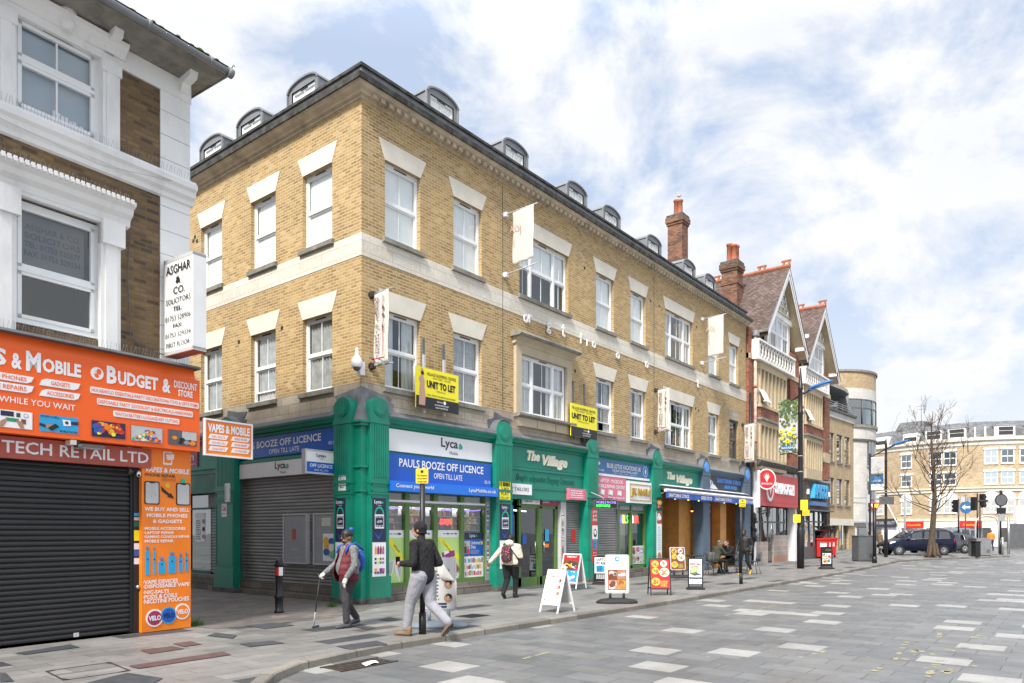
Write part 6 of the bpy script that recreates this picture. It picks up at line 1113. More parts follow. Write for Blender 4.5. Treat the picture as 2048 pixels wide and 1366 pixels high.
def gable(P, x0, x1, apx, apz, ez, ridge_back, xr, chim=None):
    """x0..x1 front wall, gable apex apx/apz, eaves ez"""
    fr = FR; w0, w1 = apx-2.75, apx+2.75            # half width of the gable at the fretwork level
    m = MB(); zc = 11.2
    m.quad(fr, x0, x1, 5.0, 11.3, -.05, 'brick_red'); m.box(fr, x1-1.15, x1, -.05, .12, 4.9, 11.6, 'brick_red'); m.box(fr, x0, x0+.72, -.05, .12, 4.9, 11.6, 'brick_red')
    m.box(fr, x1-1.2, x1+.03, -.05, .17, 10.1, 10.35, 'stone_tudor'); m.box(fr, x1-1.2, x1+.03, -.05, .14, 6.0, 6.6, 'stone_tudor'); m.box(fr, x0, x0+.75, -.05, .17, 10.1, 10.35, 'stone_tudor'); m.box(fr, x0, x0+.75, -.05, .14, 6.3, 6.9, 'stone_tudor')
    m.face([fr.p(apx-2.9, -.3, 11.1), fr.p(apx+2.9, -.3, 11.1), fr.p(apx, -.3, apz-.2)], 'stone_tudor')
    m.box(W0, x0, x1, 12.95, 26, 0, 11.3, 'brick_red', skip='ktb'); m.build('wall', P)
    # canted stone bay with mullions on two floors
    bx0, bx1, bo = x0+.95, x1-2.3, .32
    m = MB(); pl = [(x0+.72, .0), (bx0+.2, bo), (bx1-.1, bo), (bx1+.1, 0)]
    def bandz(z0, z1, mt, e=0):
        q = [(pl[0][0]-e, 0), (pl[1][0]-e, bo+e), (pl[2][0]+e, bo+e), (pl[3][0]+e, 0)]
        for i in range(3): m.face([fr.p(q[i][0], q[i][1], z0), fr.p(q[i+1][0], q[i+1][1], z0), fr.p(q[i+1][0], q[i+1][1], z1), fr.p(q[i][0], q[i][1], z1)], mt)
        m.face([fr.p(a, b, z1) for a, b in q], mt); m.face([fr.p(a, b, z0) for a, b in q], mt)
    bandz(4.75, 5.35, 'stone_tudor'); bandz(6.95, 7.2, 'stone_tudor'); bandz(7.2, 7.32, 'sill', .12); bandz(7.32, 7.85, 'brick_red', -.02); bandz(7.85, 8.0, 'stone_tudor', .05); bandz(9.75, 10.15, 'stone_tudor', .02)
    for z0, z1 in ((5.35, 6.95), (8.0, 9.75)):
        for i in range(8):
            a = pl[1][0]+(pl[2][0]-pl[1][0])*i/7; m.box(fr, a-.075, a+.075, bo-.22, bo, z0, z1, 'stone_tudor')
        for k in (.0, .33, .66): a = pl[0][0]+(pl[1][0]-pl[0][0])*k; b_ = bo*k; m.box(fr, a-.06, a+.1, b_-.14, b_+.02, z0, z1, 'stone_tudor')
        for k in (1,): m.face([fr.p(pl[3][0], 0, z0), fr.p(pl[2][0], bo, z0), fr.p(pl[2][0], bo, z1), fr.p(pl[3][0], 0, z1)], 'stone_tudor')
    m.build('bay', P); g = MB()
    for z0, z1 in ((5.35, 6.95), (8.0, 9.75)):
        g.face([fr.p(pl[1][0], bo-.17, z0), fr.p(pl[2][0], bo-.17, z0), fr.p(pl[2][0], bo-.17, z1), fr.p(pl[1][0], bo-.17, z1)], 'glass_dark'); g.face([fr.p(pl[0][0], -.03, z0), fr.p(pl[1][0], bo-.1, z0), fr.p(pl[1][0], bo-.1, z1), fr.p(pl[0][0], -.03, z1)], 'glass_dark')
        g.face([fr.p(pl[0][0], -.04, z0), fr.p(pl[1][0], bo-.2, z0), fr.p(pl[2][0], bo-.2, z0), fr.p(pl[2][0], bo-.2, z1), fr.p(pl[1][0], bo-.2, z1), fr.p(pl[0][0], -.04, z1)], 'dark_room')
    g.build('window', P)
    m = MB()                                           # open casements
    for a in (pl[0][0]+.12, pl[1][0]+.16):
        for q in (0, .42): m.box(Fr(*fr.p(a, .25, 0).xy, 0, 0), q, q+.05, -.05, .0, 8.05, 8.75, 'upvc')
        m.box(Fr(*fr.p(a, .6, 0).xy), 0, .47, -.05, 0, 8.05, 8.1, 'upvc'); m.face([fr.p(a, .3, 8.75), fr.p(a+.45, .3, 8.75), fr.p(a+.45, .62, 8.08), fr.p(a, .62, 8.08)], 'upvc')
    m.build('open_casement', P)
    # fretwork balcony front
    m = MB(); b0 = .42; fx0, fx1 = x0+.45, x1-1.45; zb, zt = 10.15, 11.05
    m.box(fr, fx0, fx1, -.05, b0-.06, zb-.02, zb+.0, 'render_white'); m.box(fr, fx0, fx1, b0-.06, b0+.08, zb-.06, zb+.06, 'render_white'); m.box(fr, fx0, fx1, b0-.06, b0+.1, zt-.06, zt+.03, 'render_white'); m.quad(fr, fx0, fx1, zb, zt, b0-.05, 'stone_tudor')
    n = 13
    for i in range(n):
        a = fx0+(fx1-fx0)*(i+.5)/n; w_ = (fx1-fx0)/n*.5
        for sg in (1, -1): m.tube([fr.p(a-w_*sg, b0, zb+.05), fr.p(a, b0, (zb+zt)/2-.12), fr.p(a+w_*.25*sg, b0, (zb+zt)/2), fr.p(a, b0, (zb+zt)/2+.12), fr.p(a-w_*sg, b0, zt-.06)], .035, 'render_white', 5)
    m.box(fr, fx0-.05, fx0+.1, -.05, b0+.05, zb-.05, zt+.03, 'render_white'); m.box(fr, fx1-.1, fx1+.05, -.05, b0+.05, zb-.05, zt+.03, 'render_white')
    m.build('fretwork_balcony', P)
    # gable windows and timber tracery
    wz0, wz1 = 11.25, 13.0; wa0, wa1 = apx-1.45, apx+1.35
    w_ = window(P, fr, wa0, wa1, wz0, wz1, (1, 1, 1), b=.12, blind='blind', half=True, sill=None, vent=False)
    m = MB(); m.box(fr, wa0-.35, wa1+.45, -.1, .06, 11.0, 13.1, 'render_white', skip='k'); m.box(fr, wa0-.5, wa1+.6, -.1, .2, 13.0, 13.25, 'render_white')
    zz = 13.25; m.face([fr.p(wa0+.1, .2, zz), fr.p(wa1-.1, .2, zz), fr.p(apx+.08, .2, apz-.55), fr.p(apx-.08, .2, apz-.55)], 'stone_tudor')
    for j in range(5):
        z = zz+.08+j*.34; hw = (apz-.55-z)/(apz-.55-zz)*1.25
        if hw < .1: break
        m.tube([fr.p(apx-hw, .23, z), fr.p(apx+hw, .23, z)], .035, 'render_white', 5)
        nn = max(1, int(hw*4))
        for i in range(nn): a = apx-hw+(i+.5)*2*hw/nn; m.tube([fr.p(a-.12, .24, z), fr.p(a, .24, z+.3), fr.p(a+.12, .24, z)], .03, 'render_white', 5)
    # bargeboards
    for sg in (1, -1):
        e = (apx+sg*3.3, ez); 
        for off, th_, bb, mt in ((0, .5, .6, 'render_white'), (.1, .2, .63, 'white')):
            m.face([fr.p(apx, bb, apz-off), fr.p(apx, bb, apz-off-th_*1.35), fr.p(e[0]-sg*.05, bb, e[1]-th_-off), fr.p(e[0], bb, e[1]-off)], mt)
        m.face([fr.p(apx, .6, apz-.45), fr.p(apx, -.2, apz-.45), fr.p(e[0]-sg*.1, -.2, e[1]-.3), fr.p(e[0]-sg*.1, .6, e[1]-.3)], 'stone_tudor')
        if sg > 0: m.box(fr, apx+sg*2.75-.12, apx+sg*2.75+.12, .1, .6, ez+.1, ez+.3, 'render_white')
    m.build('bargeboard', P)
    # roof
    m = MB(); yb = ridge_back
    for sg in (1, -1): m.face([(apx, 12.95-.64, apz), (apx, yb, apz), (apx+sg*3.42, yb, ez-.05), (apx+sg*3.42, 12.95-.64, ez-.05)], 'tile_brown'); m.box(W0, apx+sg*3.42-.06, apx+sg*3.42+.06, 12.3, yb, ez-.14, ez-.02, 'sill')
    m.build('roof', P)
    m = MB(); y = 12.3; m.cyl((apx, 12.3, apz+.02), (apx, yb, apz+.02), .13, mat='ridge_tile', n=8, smooth=False)
    while y < yb-.5:
        for i in range(2): m.box(W0, apx-.05, apx+.05, y+i*.28, y+i*.28+.1, apz+.1, apz+.3, 'terracotta')
        m.box(W0, apx-.05, apx+.05, y-.05, y+.45, apz+.28, apz+.36, 'terracotta'); y += 1.3
    m.build('ridge_tiles', P)
    m = MB(); a = x0+.55; m.tube([fr.p(a, .25, 11.3), fr.p(a, .25, 4.6)], .075, 'pipe_rust', 8)
    for z in (6, 8.7, 10.8): m.cyl(fr.p(a, .25, z), fr.p(a, .25, z+.12), .1, mat='terracotta')
    m.box(fr, a-.15, a+.15, .12, .4, 11.25, 11.5, 'grey'); m.build('drainpipe', P)
paint('pipe_rust', (.62, .47, .38), .7, .35, dirt=.2, scale=4)
gable(A, 34.6, 42.05, 39.2, 15.75, 11.7, 19.5, 0); gable(Bb, 42.1, 48.8, 45.95, 15.3, 11.4, 19.5, 0)
m = MB(); m.face([(36.0, 19.4, 11.6), (48.9, 19.4, 11.6), (48.9, 23, 15.2), (36.0, 23, 15.2)], 'tile_brown'); m.box(W0, 34.62, 36.3, 13.4, 26, 11.3, 11.9, 'tile_brown'); m.build('roof', A)
chimney(37.5, 14.8, .8, .85, 13.2, 16.0, [(-.22, -.2, .85), (.02, .15, 1.05), (.22, -.15, .95)], '', A)
chimney(36.7, 17.55, .75, .85, 12.4, 18.95, [(-.15, -.2, .8), (.15, .15, 1.0)], '', A, 1.2)
# restaurant under the first gable
m = MB(); m.box(FR, 34.52, 35.35, -.5, .05, 0, 5.0, 'bluegrey_dark'); m.box(FR, 34.55, 34.75, .05, .2, 1.9, 5.2, 'dark'); m.tube([FR.p(34.75, .15, 8.4), FR.p(34.75, .15, 3.2), FR.p(34.9, .2, 2.9), FR.p(34.9, .2, .1)], .07, 'black')
m.box(FR, 35.35, 35.66, -.3, .12, 0, 5.0, 'render_white'); m.box(FR, 41.75, 42.1, -.3, .12, 0, 5.0, 'render_white'); m.box(FR, 35.3, 42.15, -.3, .0, 4.55, 5.1, 'render_white'); m.prof(FR, 35.3, 42.15, [(0, 4.85), (.3, 4.9), (.42, 5.02), (.5, 5.15), (.45, 5.2), (0, 5.3)], 'moss_stone'); m.build('shop_surround', A)
m = MB(); b = -.1
for a in (35.66, 36.85, 37.95, 39.4, 40.55): m.box(FR, a, a+.1, b-.06, b, .0, 2.95, 'grey_dark')
m.box(FR, 35.66, 40.7, b-.06, b, 2.1, 2.18, 'grey_dark'); m.box(FR, 35.7, 37.85, -.4, -.05, 0, 1.12, 'tile_beige'); m.box(FR, 38.75, 41.0, -.4, -.05, 0, 1.45, 'tile_beige'); m.box(FR, 38.75, 41.0, -.06, -.045, .0, .35, 'orange_light' if False else 'skin_tan'); m.box(FR, 41.0, 41.1, -1.8, -.1, 0, 3.0, 'dark')
m.quad(FR, 35.66, 42, 0, 3.4, -2.5, 'dark_room'); m.quad(FR, 35.9, 36.6, .9, 1.6, -1.9, 'wood_mid'); m.build('restaurant_front', A); g = MB(); g.quad(FR, 35.7, 37.9, 1.12, 2.95, b-.03, 'glass_dark'); g.quad(FR, 38.0, 38.7, .1, 2.95, b-.03, 'glass_dark'); g.quad(FR, 38.75, 41, 1.45, 2.95, b-.03, 'glass_dark'); g.build('pane', A)
t = board('fascia_sign', 'red restaurant fascia sign with raised white lettering and lotus oval', FR, 35.6, 42.1, 2.95, 4.62, .12, .3, 'red_sign')
m = MB(); text(m, FR, 'SWAGATH', 37.85, 40.9, 3.62, 4.2, .3, 'sign_white', .045, 0, .06); m.box(FR, 37.6, 37.75, .3, .34, 3.85, 3.92, 'sign_white'); m.disc(FR, 37.0, 3.8, .5, .3, .36, 'sign_white', 24, .62); m.disc(FR, 37.0, 3.85, .4, .36, .362, 'red_sign', 20, .5); 
for k in (-.9, -.45, 0, .45, .9): m.face([FR.p(37.0, .366, 3.5), FR.p(37.0+.18*sin(k)-.05*cos(k), .366, 3.85+.1*cos(k)), FR.p(37.0+.36*sin(k), .366, 3.72+.5*cos(k)), FR.p(37.0+.18*sin(k)+.05*cos(k), .366, 3.85+.1*cos(k))], 'sign_white')
for i in range(40): x = 35.9+i*.15; m.quad(FR, x, x+.09, 3.1+.03*(i % 3), 3.16+.03*(i % 3), .303, 'magenta')
m.build('lettering', t); m = MB(); m.box(FR, 35.5, 35.62, .0, .33, 2.85, 4.7, 'sign_white'); m.build('end_panel', t)
t = thing('round_sign', 'round red restaurant projecting sign with white lotus', 'sign', FR.p(35.6, .45, 4.0)); m = MB(); q = Fr(*FR.p(35.9, .55, 0).xy, -38); m.disc(q, 0, 4.25, .52, -.12, .0, 'sign_white', 28); m.disc(q, 0, 4.25, .46, 0, .006, 'red', 28); m.build('disc', t); m = MB()
for k in (-.9, -.45, 0, .45, .9): m.face([q.p(0, .01, 4.1), q.p(.12*sin(k)-.04*cos(k), .01, 4.28+.08*cos(k)), q.p(.26*sin(k), .01, 4.2+.38*cos(k)), q.p(.12*sin(k)+.04*cos(k), .01, 4.28+.08*cos(k))], 'sign_white')
text(m, q, 'SWAGATH', -.3, .3, 3.98, 4.07, .01, 'sign_white', .02); m.build('emblem', t)
m = MB(); R_ = random.Random(2)
for i in range(22): z = R_.uniform(.9, 2.4); a = R_.uniform(34.75, 35.3); m.box(FR, a, a+R_.uniform(.1, .25), .05, .12+R_.uniform(0, .15), z, z+R_.uniform(.1, .3), 'black')
for i in range(8): a = R_.uniform(34.8, 35.3); m.tube([FR.p(a, .15, 2.2), FR.p(a+.1, .2, 1.6), FR.p(a-.05, .15, .9)], .015, 'black', 5)
solo(m, 'meter_cabinets', 'tangle of black meter boxes and cables on the dark wall by the red restaurant', 'meter boxes', FR.p(35, .05, .9))
# brown restaurant under the second gable
m = MB(); m.box(FR, 42.1, 48.85, -.3, .12, 2.95, 4.7, 'cladding_brown'); m.box(FR, 42.1, 42.7, -.3, .12, 0, 2.95, 'cladding_brown'); m.box(FR, 48.1, 48.85, -.3, .12, 0, 2.95, 'cladding_brown'); m.box(FR, 42.0, 48.9, -.3, .16, 4.7, 4.82, 'grey'); m.box(FR, 42.1, 48.9, -.1, .35, 2.88, 2.97, 'grey_dark'); m.box(FR, 42.7, 48.1, -.3, .0, 0, .75, 'grey_dark')
m.quad(FR, 42.7, 48.1, 0, 3, -2.5, 'dark_room'); m.build('restaurant_front', Bb); m = MB()
for a in (42.75, 43.8, 44.85, 45.9, 46.95, 48.0): m.box(FR, a-.05, a+.05, -.08, .02, .75, 2.95, 'grey_dark')
m.box(FR, 42.7, 48.1, -.08, .02, 2.2, 2.28, 'grey_dark'); wd = m.build('window', Bb); g = MB(); g.quad(FR, 42.7, 48.1, .75, 2.95, -.04, 'glass_dark'); g.build('pane', wd)
m = MB(); R_ = random.Random(6)
for a in (43.0, 44.1, 45.2): collage(m, FR, a, a+.5, 1.0, 2.1, -.03, ['sign_white', 'ink9', 'ink1', 'ink8', 'ink0'], 8, .3, rnd=R_); m.build('window_poster', wd); m = MB()
t = thing('shop_letters', 'large blue raised restaurant name letters on brown cladding', 'sign', FR.p(46, .12, 3.2)); m = MB(); text(m, FR, 'AMIGOS', 44.6, 47.6, 3.62, 4.5, .12, 'sky_blue', .06, 0, .25); m.build('lettering', t); m = MB(); m.box(FR, 44.5, 47.55, .12, .3, 3.2, 3.45, 'lotus_blue'); m.build('underline_panel', t)
for a in (43.9, 48.3): m = MB(); m.box(FR, a, a+.15, .12, .25, 3.85, 4.15, 'sign_white'); solo(m, 'wall_lamp', 'small white wall lamp %s the blue restaurant letters' % ('left of' if a < 45 else 'right of'), 'lamp', FR.p(a, .12, 3.85))
# ---------------------------------------------------------------- tan building with the curved corner
T = Fr(70, 17.4, -4.1)
D = thing('curved_corner_building', 'modern tan brick building with pale stone curved corner tower and green tinted glass', 'building', T.p(0, 0, 0))
tw = [(-3.38, -1.94), (-1.23, .22), (.83, 2.29), (-6.2, -4.76), (-9, -7.5)]
m = MB(); hs = [(a, b, 7.88, 10.38) for a, b in tw]+[(a, b, 4.05, 6.4) for a, b in tw]
wall(m, T, -16, 4.2, 2.78, 11.75, hs, 'brick_tan', .2); wall(m, T, -16, 4.2, 0, 2.78, [(-3.6, -.95, 0, 2.2), (-.6, 2.05, 0, 2.2), (-7, -4.5, 0, 2.2)], 'brick_tan', .3); m.box(T, -16, -15.9, -14, 0, 0, 12.6, 'brick_tan'); m.build('wall', D)
m = MB(); m.box(T, -16, 3.1, -.1, .12, 2.2, 2.8, 'stone'); m.box(T, -16, 3.4, -.1, .1, 11.75, 12.3, 'stone_tower'); m.box(T, -16, 3.6, -.1, .25, 12.3, 12.5, 'moss_stone'); m.box(T, -16, 6, -14, 0, 12.3, 12.45, 'asphalt_roof'); m.build('stone_band', D)
for (a0, a1, z0, z1) in hs:
    m = MB(); 
    for q in ((a0, a0+.08, z0, z1), (a1-.08, a1, z0, z1), (a0, a1, z0, z0+.08), (a0, a1, z1-.08, z1), (a0, a1, z0+.62, z0+.7)): m.box(T, q[0], q[1], -.18, -.12, q[2], q[3], 'grey_dark')
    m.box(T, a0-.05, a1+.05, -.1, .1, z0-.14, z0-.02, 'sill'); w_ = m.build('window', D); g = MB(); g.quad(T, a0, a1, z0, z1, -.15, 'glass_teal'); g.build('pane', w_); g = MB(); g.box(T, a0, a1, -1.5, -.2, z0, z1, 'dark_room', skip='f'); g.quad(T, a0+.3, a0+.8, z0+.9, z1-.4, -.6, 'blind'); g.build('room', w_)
for a0, a1 in ((-3.6, -.95), (-.6, 2.05), (-7, -4.5)):
    m = MB()
    for a in (a0, (a0+a1)/2, a1-.08): m.box(T, a, a+.08, -.3, -.22, 0, 2.2, 'grey_dark')
    m.box(T, a0, a1, -2, -1.9, 0, 2.2, 'dark_room'); w_ = m.build('shop_window', D); g = MB(); g.quad(T, a0, a1, 0, 2.2, -.26, 'glass_teal'); g.build('pane', w_)
m = MB(); m.quad(T, -.9, -.65, .3, 2.1, .13, 'yellow_plate'); m.quad(T, -.88, -.67, 1.0, 1.7, .135, 'ink3'); m.build('poster_strip', D)
TC = T.p(6.2, -3.6, 0); TR = 4.6
def ring(r, z0, z1, mt, mb, n=48, t0=-200, t1=60, ledge=0):
    ps = [(TC.x+r*cos(radians(t0+(t1-t0)*i/n)), TC.y+r*sin(radians(t0+(t1-t0)*i/n))) for i in range(n+1)]
    for i in range(n):
        (x0, y0), (x1, y1) = ps[i], ps[i+1]; u0, u1 = r*radians(t0+(t1-t0)*i/n), r*radians(t0+(t1-t0)*(i+1)/n)
        mb.face([(x0, y0, z0), (x1, y1, z0), (x1, y1, z1), (x0, y0, z1)], mt, True, uv=[(u0, z0), (u1, z0), (u1, z1), (u0, z1)])
        if ledge:
            for z in (z0, z1): mb.face([(x0, y0, z), (x1, y1, z), (TC.x+(x1-TC.x)*(1-ledge/r), TC.y+(y1-TC.y)*(1-ledge/r), z), (TC.x+(x0-TC.x)*(1-ledge/r), TC.y+(y0-TC.y)*(1-ledge/r), z)], mt)
m = MB(); ring(TR, 2.6, 10.2, 'stone_tower', m); ring(TR+.12, 10.2, 10.42, 'moss_stone', m, ledge=.3); ring(TR, 10.42, 11.55, 'stone_tower', m); ring(TR+.14, 11.5, 11.78, 'sill', m, ledge=.4); ring(TR, 14.2, 15.2, 'stone_tower', m, ledge=.3); ring(TR-.02, 15.2, 16.75, 'brick_tan', m); ring(TR+.12, 16.75, 16.95, 'sill', m, ledge=.4); ring(TR-.25, 0, 2.6, 'stone_tower', m); ring(TR+.1, 2.45, 2.6, 'grey', m, ledge=.4)
m.face([(TC.x+TR*cos(i*pi/16), TC.y+TR*sin(i*pi/16), 16.7) for i in range(32)], 'asphalt_roof'); m.build('tower', D)
m = MB(); ring(TR-.06, 11.78, 14.2, 'glass_teal', m, 40); g_ = MB(); ring(TR-.9, 11.78, 14.2, 'dark_room', g_, 24)
m2 = MB()
for i in range(13): q = radians(-200+i*20); x, y = TC.x+(TR-.03)*cos(q), TC.y+(TR-.03)*sin(q); m2.cyl((x, y, 11.78), (x, y, 14.2), .06, mat='grey_dark', n=6)
for z in (11.8, 13.35, 14.17): ring(TR-.0, z-.05, z+.05, 'grey_dark', m2, ledge=.1)
w_ = m2.build('curved_window', D); m.build('pane', w_); g_.build('room', w_)
for z0, z1 in ((7.93, 10.3), (3.95, 6.35)):            # narrow windows on the curve
    q = T.on(1733, 900)[0]; ang = math.asin(.62)*-1; ang = radians(-118); m = MB(); cxy = Vector((TC.x+(TR+.01)*cos(radians(-104)), TC.y+(TR+.01)*sin(radians(-104))))
    wf = Fr(cxy.x, cxy.y, -14); m.box(wf, -.62, .62, -.1, .03, z0, z1, 'grey_dark'); m.box(wf, -.7, .7, -.1, .14, z0-.16, z0, 'sill'); w_ = m.build('window', D); g = MB(); g.quad(wf, -.5, -.05, z0+.7, z1-.1, .036, 'glass_teal'); g.quad(wf, .05, .5, z0+.7, z1-.1, .036, 'glass_teal'); g.quad(wf, -.5, .5, z0+.1, z0+.6, .036, 'glass_teal'); g.build('pane', w_)
m = MB(); wf = Fr(TC.x+(TR-.23)*cos(radians(-116)), TC.y+(TR-.23)*sin(radians(-116)), -26); m.box(wf, -.7, .7, -.1, .03, 0, 2.1, 'grey_dark'); m.quad(wf, -.55, .55, .1, 2.0, .036, 'glass_teal'); m.build('door', D)
m = MB(); ring(TR+.35, 4.75, 4.85, 'grey', m); m.build('rail_ring', D)
m = MB()                                               # roof terrace: recessed glass wall, canopy and railing
m.box(T, -16, 2.6, -3.0, -2.9, 12.4, 14.6, 'glass_teal'); 
for a in range(-15, 3, 1): m.box(T, a, a+.08, -2.9, -2.82, 12.4, 14.6, 'grey_dark')
m.box(T, -16, 2.6, -2.9, -2.82, 13.6, 13.7, 'grey_dark'); m.box(T, 2.4, 2.6, -3, -.2, 12.4, 14.4, 'grey'); m.box(T, -16, 2.6, -3.2, -3.1, 12.4, 14.6, 'dark_room'); m.build('terrace_glazing', D)
m = MB(); cp = [(-16, .35), (-4, .5), (-1, .55), (1.2, .3), (2.6, -.5), (3.1, -1.6), (3.2, -3.0), (-16, -3.0)]
for z0, z1, e in ((14.25, 14.5, 0),):
    m.face([T.p(a, b, z0) for a, b in cp], 'zinc'); m.face([T.p(a*1.0, b-.15, z1+.2) for a, b in cp], 'zinc')
    for i in range(len(cp)): (a, b_), (d, e_) = cp[i], cp[(i+1) % len(cp)]; m.face([T.p(a, b_, z0), T.p(d, e_, z0), T.p(d, e_-.15, z1+.2), T.p(a, b_-.15, z1+.2)], 'sill', True)
m.build('canopy', D)
m = MB(); 
for z in (12.75, 12.95, 13.15): m.tube([T.p(-15, .1, z), T.p(3.2, .1, z)], .03, 'grey_light', 6)
for a in range(-14, 4, 2): m.cyl(T.p(a, .1, 12.5), T.p(a, .1, 13.15), .03, mat='grey', n=6)
m.build('railing', D)
# ---------------------------------------------------------------- far crescent
pts = [fr2w(F, R) for F, R in ((112, 36), (99, 41), (90, 44.9), (86.5, 46.5), (83.6, 48.5), (80.8, 51.5), (79.3, 55.5), (78.9, 61), (79.8, 68), (82, 76))]
E_ = thing('crescent_building', 'long curved four storey pale brick building with grey mansard roof across the far end', 'building', (pts[4][0], pts[4][1], 0))
# smooth the plan line
def crom(P, n=4):
    out = []
    for i in range(len(P)-1):
        p0, p1, p2, p3 = [Vector(P[max(0, min(len(P)-1, i+k))]) for k in (-1, 0, 1, 2)]
        for j in range(n): t_ = j/n; out.append(.5*((2*p1)+(p2-p0)*t_+(2*p0-5*p1+4*p2-p3)*t_**2+(3*p1-p0-3*p2+p3)*t_**3))
    out.append(Vector(P[-1])); return out
cl = crom(pts); ln = [0]
for i in range(1, len(cl)): ln.append(ln[-1]+(cl[i]-cl[i-1]).length)
nrm = [Vector(((cl[min(i+1, len(cl)-1)]-cl[max(i-1, 0)]).y, -(cl[min(i+1, len(cl)-1)]-cl[max(i-1, 0)]).x)).normalized() for i in range(len(cl))]
def cstrip(mb, z0, z1, mt, e=0, e1=None):
    e1 = e if e1 is None else e1
    for i in range(len(cl)-1):
        a, b, na, nb = cl[i], cl[i+1], nrm[i], nrm[i+1]
        mb.face([(*(a+na*e), z0), (*(b+nb*e), z0), (*(b+nb*e1), z1), (*(a+na*e1), z1)], mt, uv=[(ln[i], z0), (ln[i+1], z0), (ln[i+1], z1), (ln[i], z1)])
m = MB(); cstrip(m, 0, 11.3, 'brick_pale'); m.build('wall', E_)
m = MB()
for z0, z1, e in ((6.1, 6.5, .12), (6.45, 6.6, .25), (11.35, 11.8, .12), (11.8, 12.15, .35), (2.85, 3.1, .25), (2.05, 2.85, .18)):
    cstrip(m, z0, z1, 'stone', e); cstrip(m, z1, z1, 'stone', e, 0); cstrip(m, z0, z0, 'stone', 0, e)
m.build('stone_band', E_)
m = MB(); cstrip(m, 12.15, 13.1, 'slate_grey', .1, -.4); cstrip(m, 13.1, 14.4, 'slate_grey', -.4, -4); cstrip(m, 14.4, 14.4, 'asphalt_roof', -4, -14); m.build('roof', E_)
m = MB(); cstrip(m, 0, .5, 'grey', .1); cstrip(m, .5, 2.0, 'glass_dark', .06); cstrip(m, 2.0, 2.2, 'grey_dark', .1); m.build('shop_window', E_)
def cfr(s_):                                          # frame at arc length s_
    i = max(j for j in range(len(ln)) if ln[j] <= s_) if s_ > 0 else 0; i = min(i, len(cl)-2); k = (s_-ln[i])/(ln[i+1]-ln[i]); p = cl[i].lerp(cl[i+1], k); d = cl[i+1]-cl[i]
    return Fr(p.x, p.y, math.degrees(math.atan2(d.y, d.x)))
def cpx(px):                                          # arc length where a photo column meets the front
    best = None; r = (px-1024)/FOC
    for i in range(len(cl)-1):
        def f(p): F = p.x*CT+p.y*ST; R = p.x*ST-p.y*CT; return R/F-r
        if f(cl[i])*f(cl[i+1]) <= 0: k = f(cl[i])/(f(cl[i])-f(cl[i+1])); best = ln[i]+k*(ln[i+1]-ln[i])
    return best
def cwin(s_, z0, z1, w_, arch=False, blind=None, dorm=False):
    fr = cfr(s_); m = MB(); b = .02
    m.box(fr, -w_/2, w_/2, -.05, .03, z0, z1, 'upvc'); m.box(fr, -w_/2-.02, w_/2+.02, 0, .1, z0-.1, z0, 'white')
    wd = m.build('window', E_); g = MB(); zm = (z0+z1)/2
    for q0, q1 in ((z0+.09, zm-.05), (zm+.05, z1-.09)):
        for a0, a1 in ((-w_/2+.09, -.02), (.02, w_/2-.09)): g.quad(fr, a0, a1, q0, q1, .036, blind or 'glass_dark')
    g.build('pane', wd)
    m = MB()
    if arch: m.prism(fr, [((w_/2+.12)*cos(pi*i/10), z1+.95*sin(pi*i/10)) for i in range(11)], 0, .09, 'white')
    elif not dorm: m.box(fr, -w_/2-.1, w_/2+.1, 0, .12, z1, z1+.24, 'white')
    if not dorm: m.build('lintel', wd)
    return wd
for px in (1758, 1813, 1872, 1900, 1982, 2015, 2052, 2085, 1730):
    s_ = cpx(px)
    if s_ is None: continue
    big = px > 1940; w_ = 1.3
    if px != 1758: cwin(s_, 9.2, 10.75, w_, blind='frosted' if px == 1982 else None); cwin(s_, 6.95, 8.3, w_, blind='frosted' if px > 1940 else None)
    cwin(s_, 3.75, 5.2, w_ if px < 1940 else 1.5, True, 'curtain_grey')
for px in (1765, 1822, 1868, 1914, 2011, 2075):
    s_ = cpx(px)
    if s_ is None: continue
    fr = cfr(s_); m = MB(); m.box(fr, -.9, .9, -1.6, .12, 12.15, 13.35, 'white'); m.box(fr, -1.0, 1.0, -1.8, .2, 13.35, 13.45, 'grey'); d = m.build('dormer', E_); g = MB(); g.box(fr, -.7, .7, .12, .13, 12.3, 12.75, 'dark_room'); g.quad(fr, -.7, .7, 12.8, 13.2, .135, 'blind' if px < 1850 else 'dark_room'); g.build('window', d)
m = MB()
for px in (1930, 1950, 1970, 1990): fr = cfr(cpx(px)); m.box(fr, -.08, .08, -.2, .14, 12.2, 13.3, 'white'); m.build('party_wall', E_); m = MB()
m.build('party_wall', E_)
m = MB()
for px in (1785, 1797, 1845, 1915, 1990, 1773, 2040): fr = cfr(cpx(px)); m.box(fr, -.45, .45, 0, .3, 0, 2.1, 'white'); m.build('shop_pier', E_); m = MB()
m = MB(); fr = cfr(cpx(1845)); m.box(fr, -4.4, -1.6, -7, -4.6, 14.0, 15.2, 'slate_grey'); m.face([fr.p(-4.7, -4.0, 14.2), fr.p(-1.3, -4.0, 14.2), fr.p(-1.6, -4.6, 15.25), fr.p(-4.4, -4.6, 15.25)], 'slate_grey'); m.build('roof_house', E_)
m = MB(); fr = cfr(cpx(1804)); m.cyl(fr.p(0, -4, 14), fr.p(0, -4, 17.3), .03, mat='grey_dark', n=5)
for z in (16.6, 17.0): m.cyl(fr.p(-.5, -4, z), fr.p(.5, -4, z), .02, mat='grey_dark', n=5)
m.build('aerial', E_)
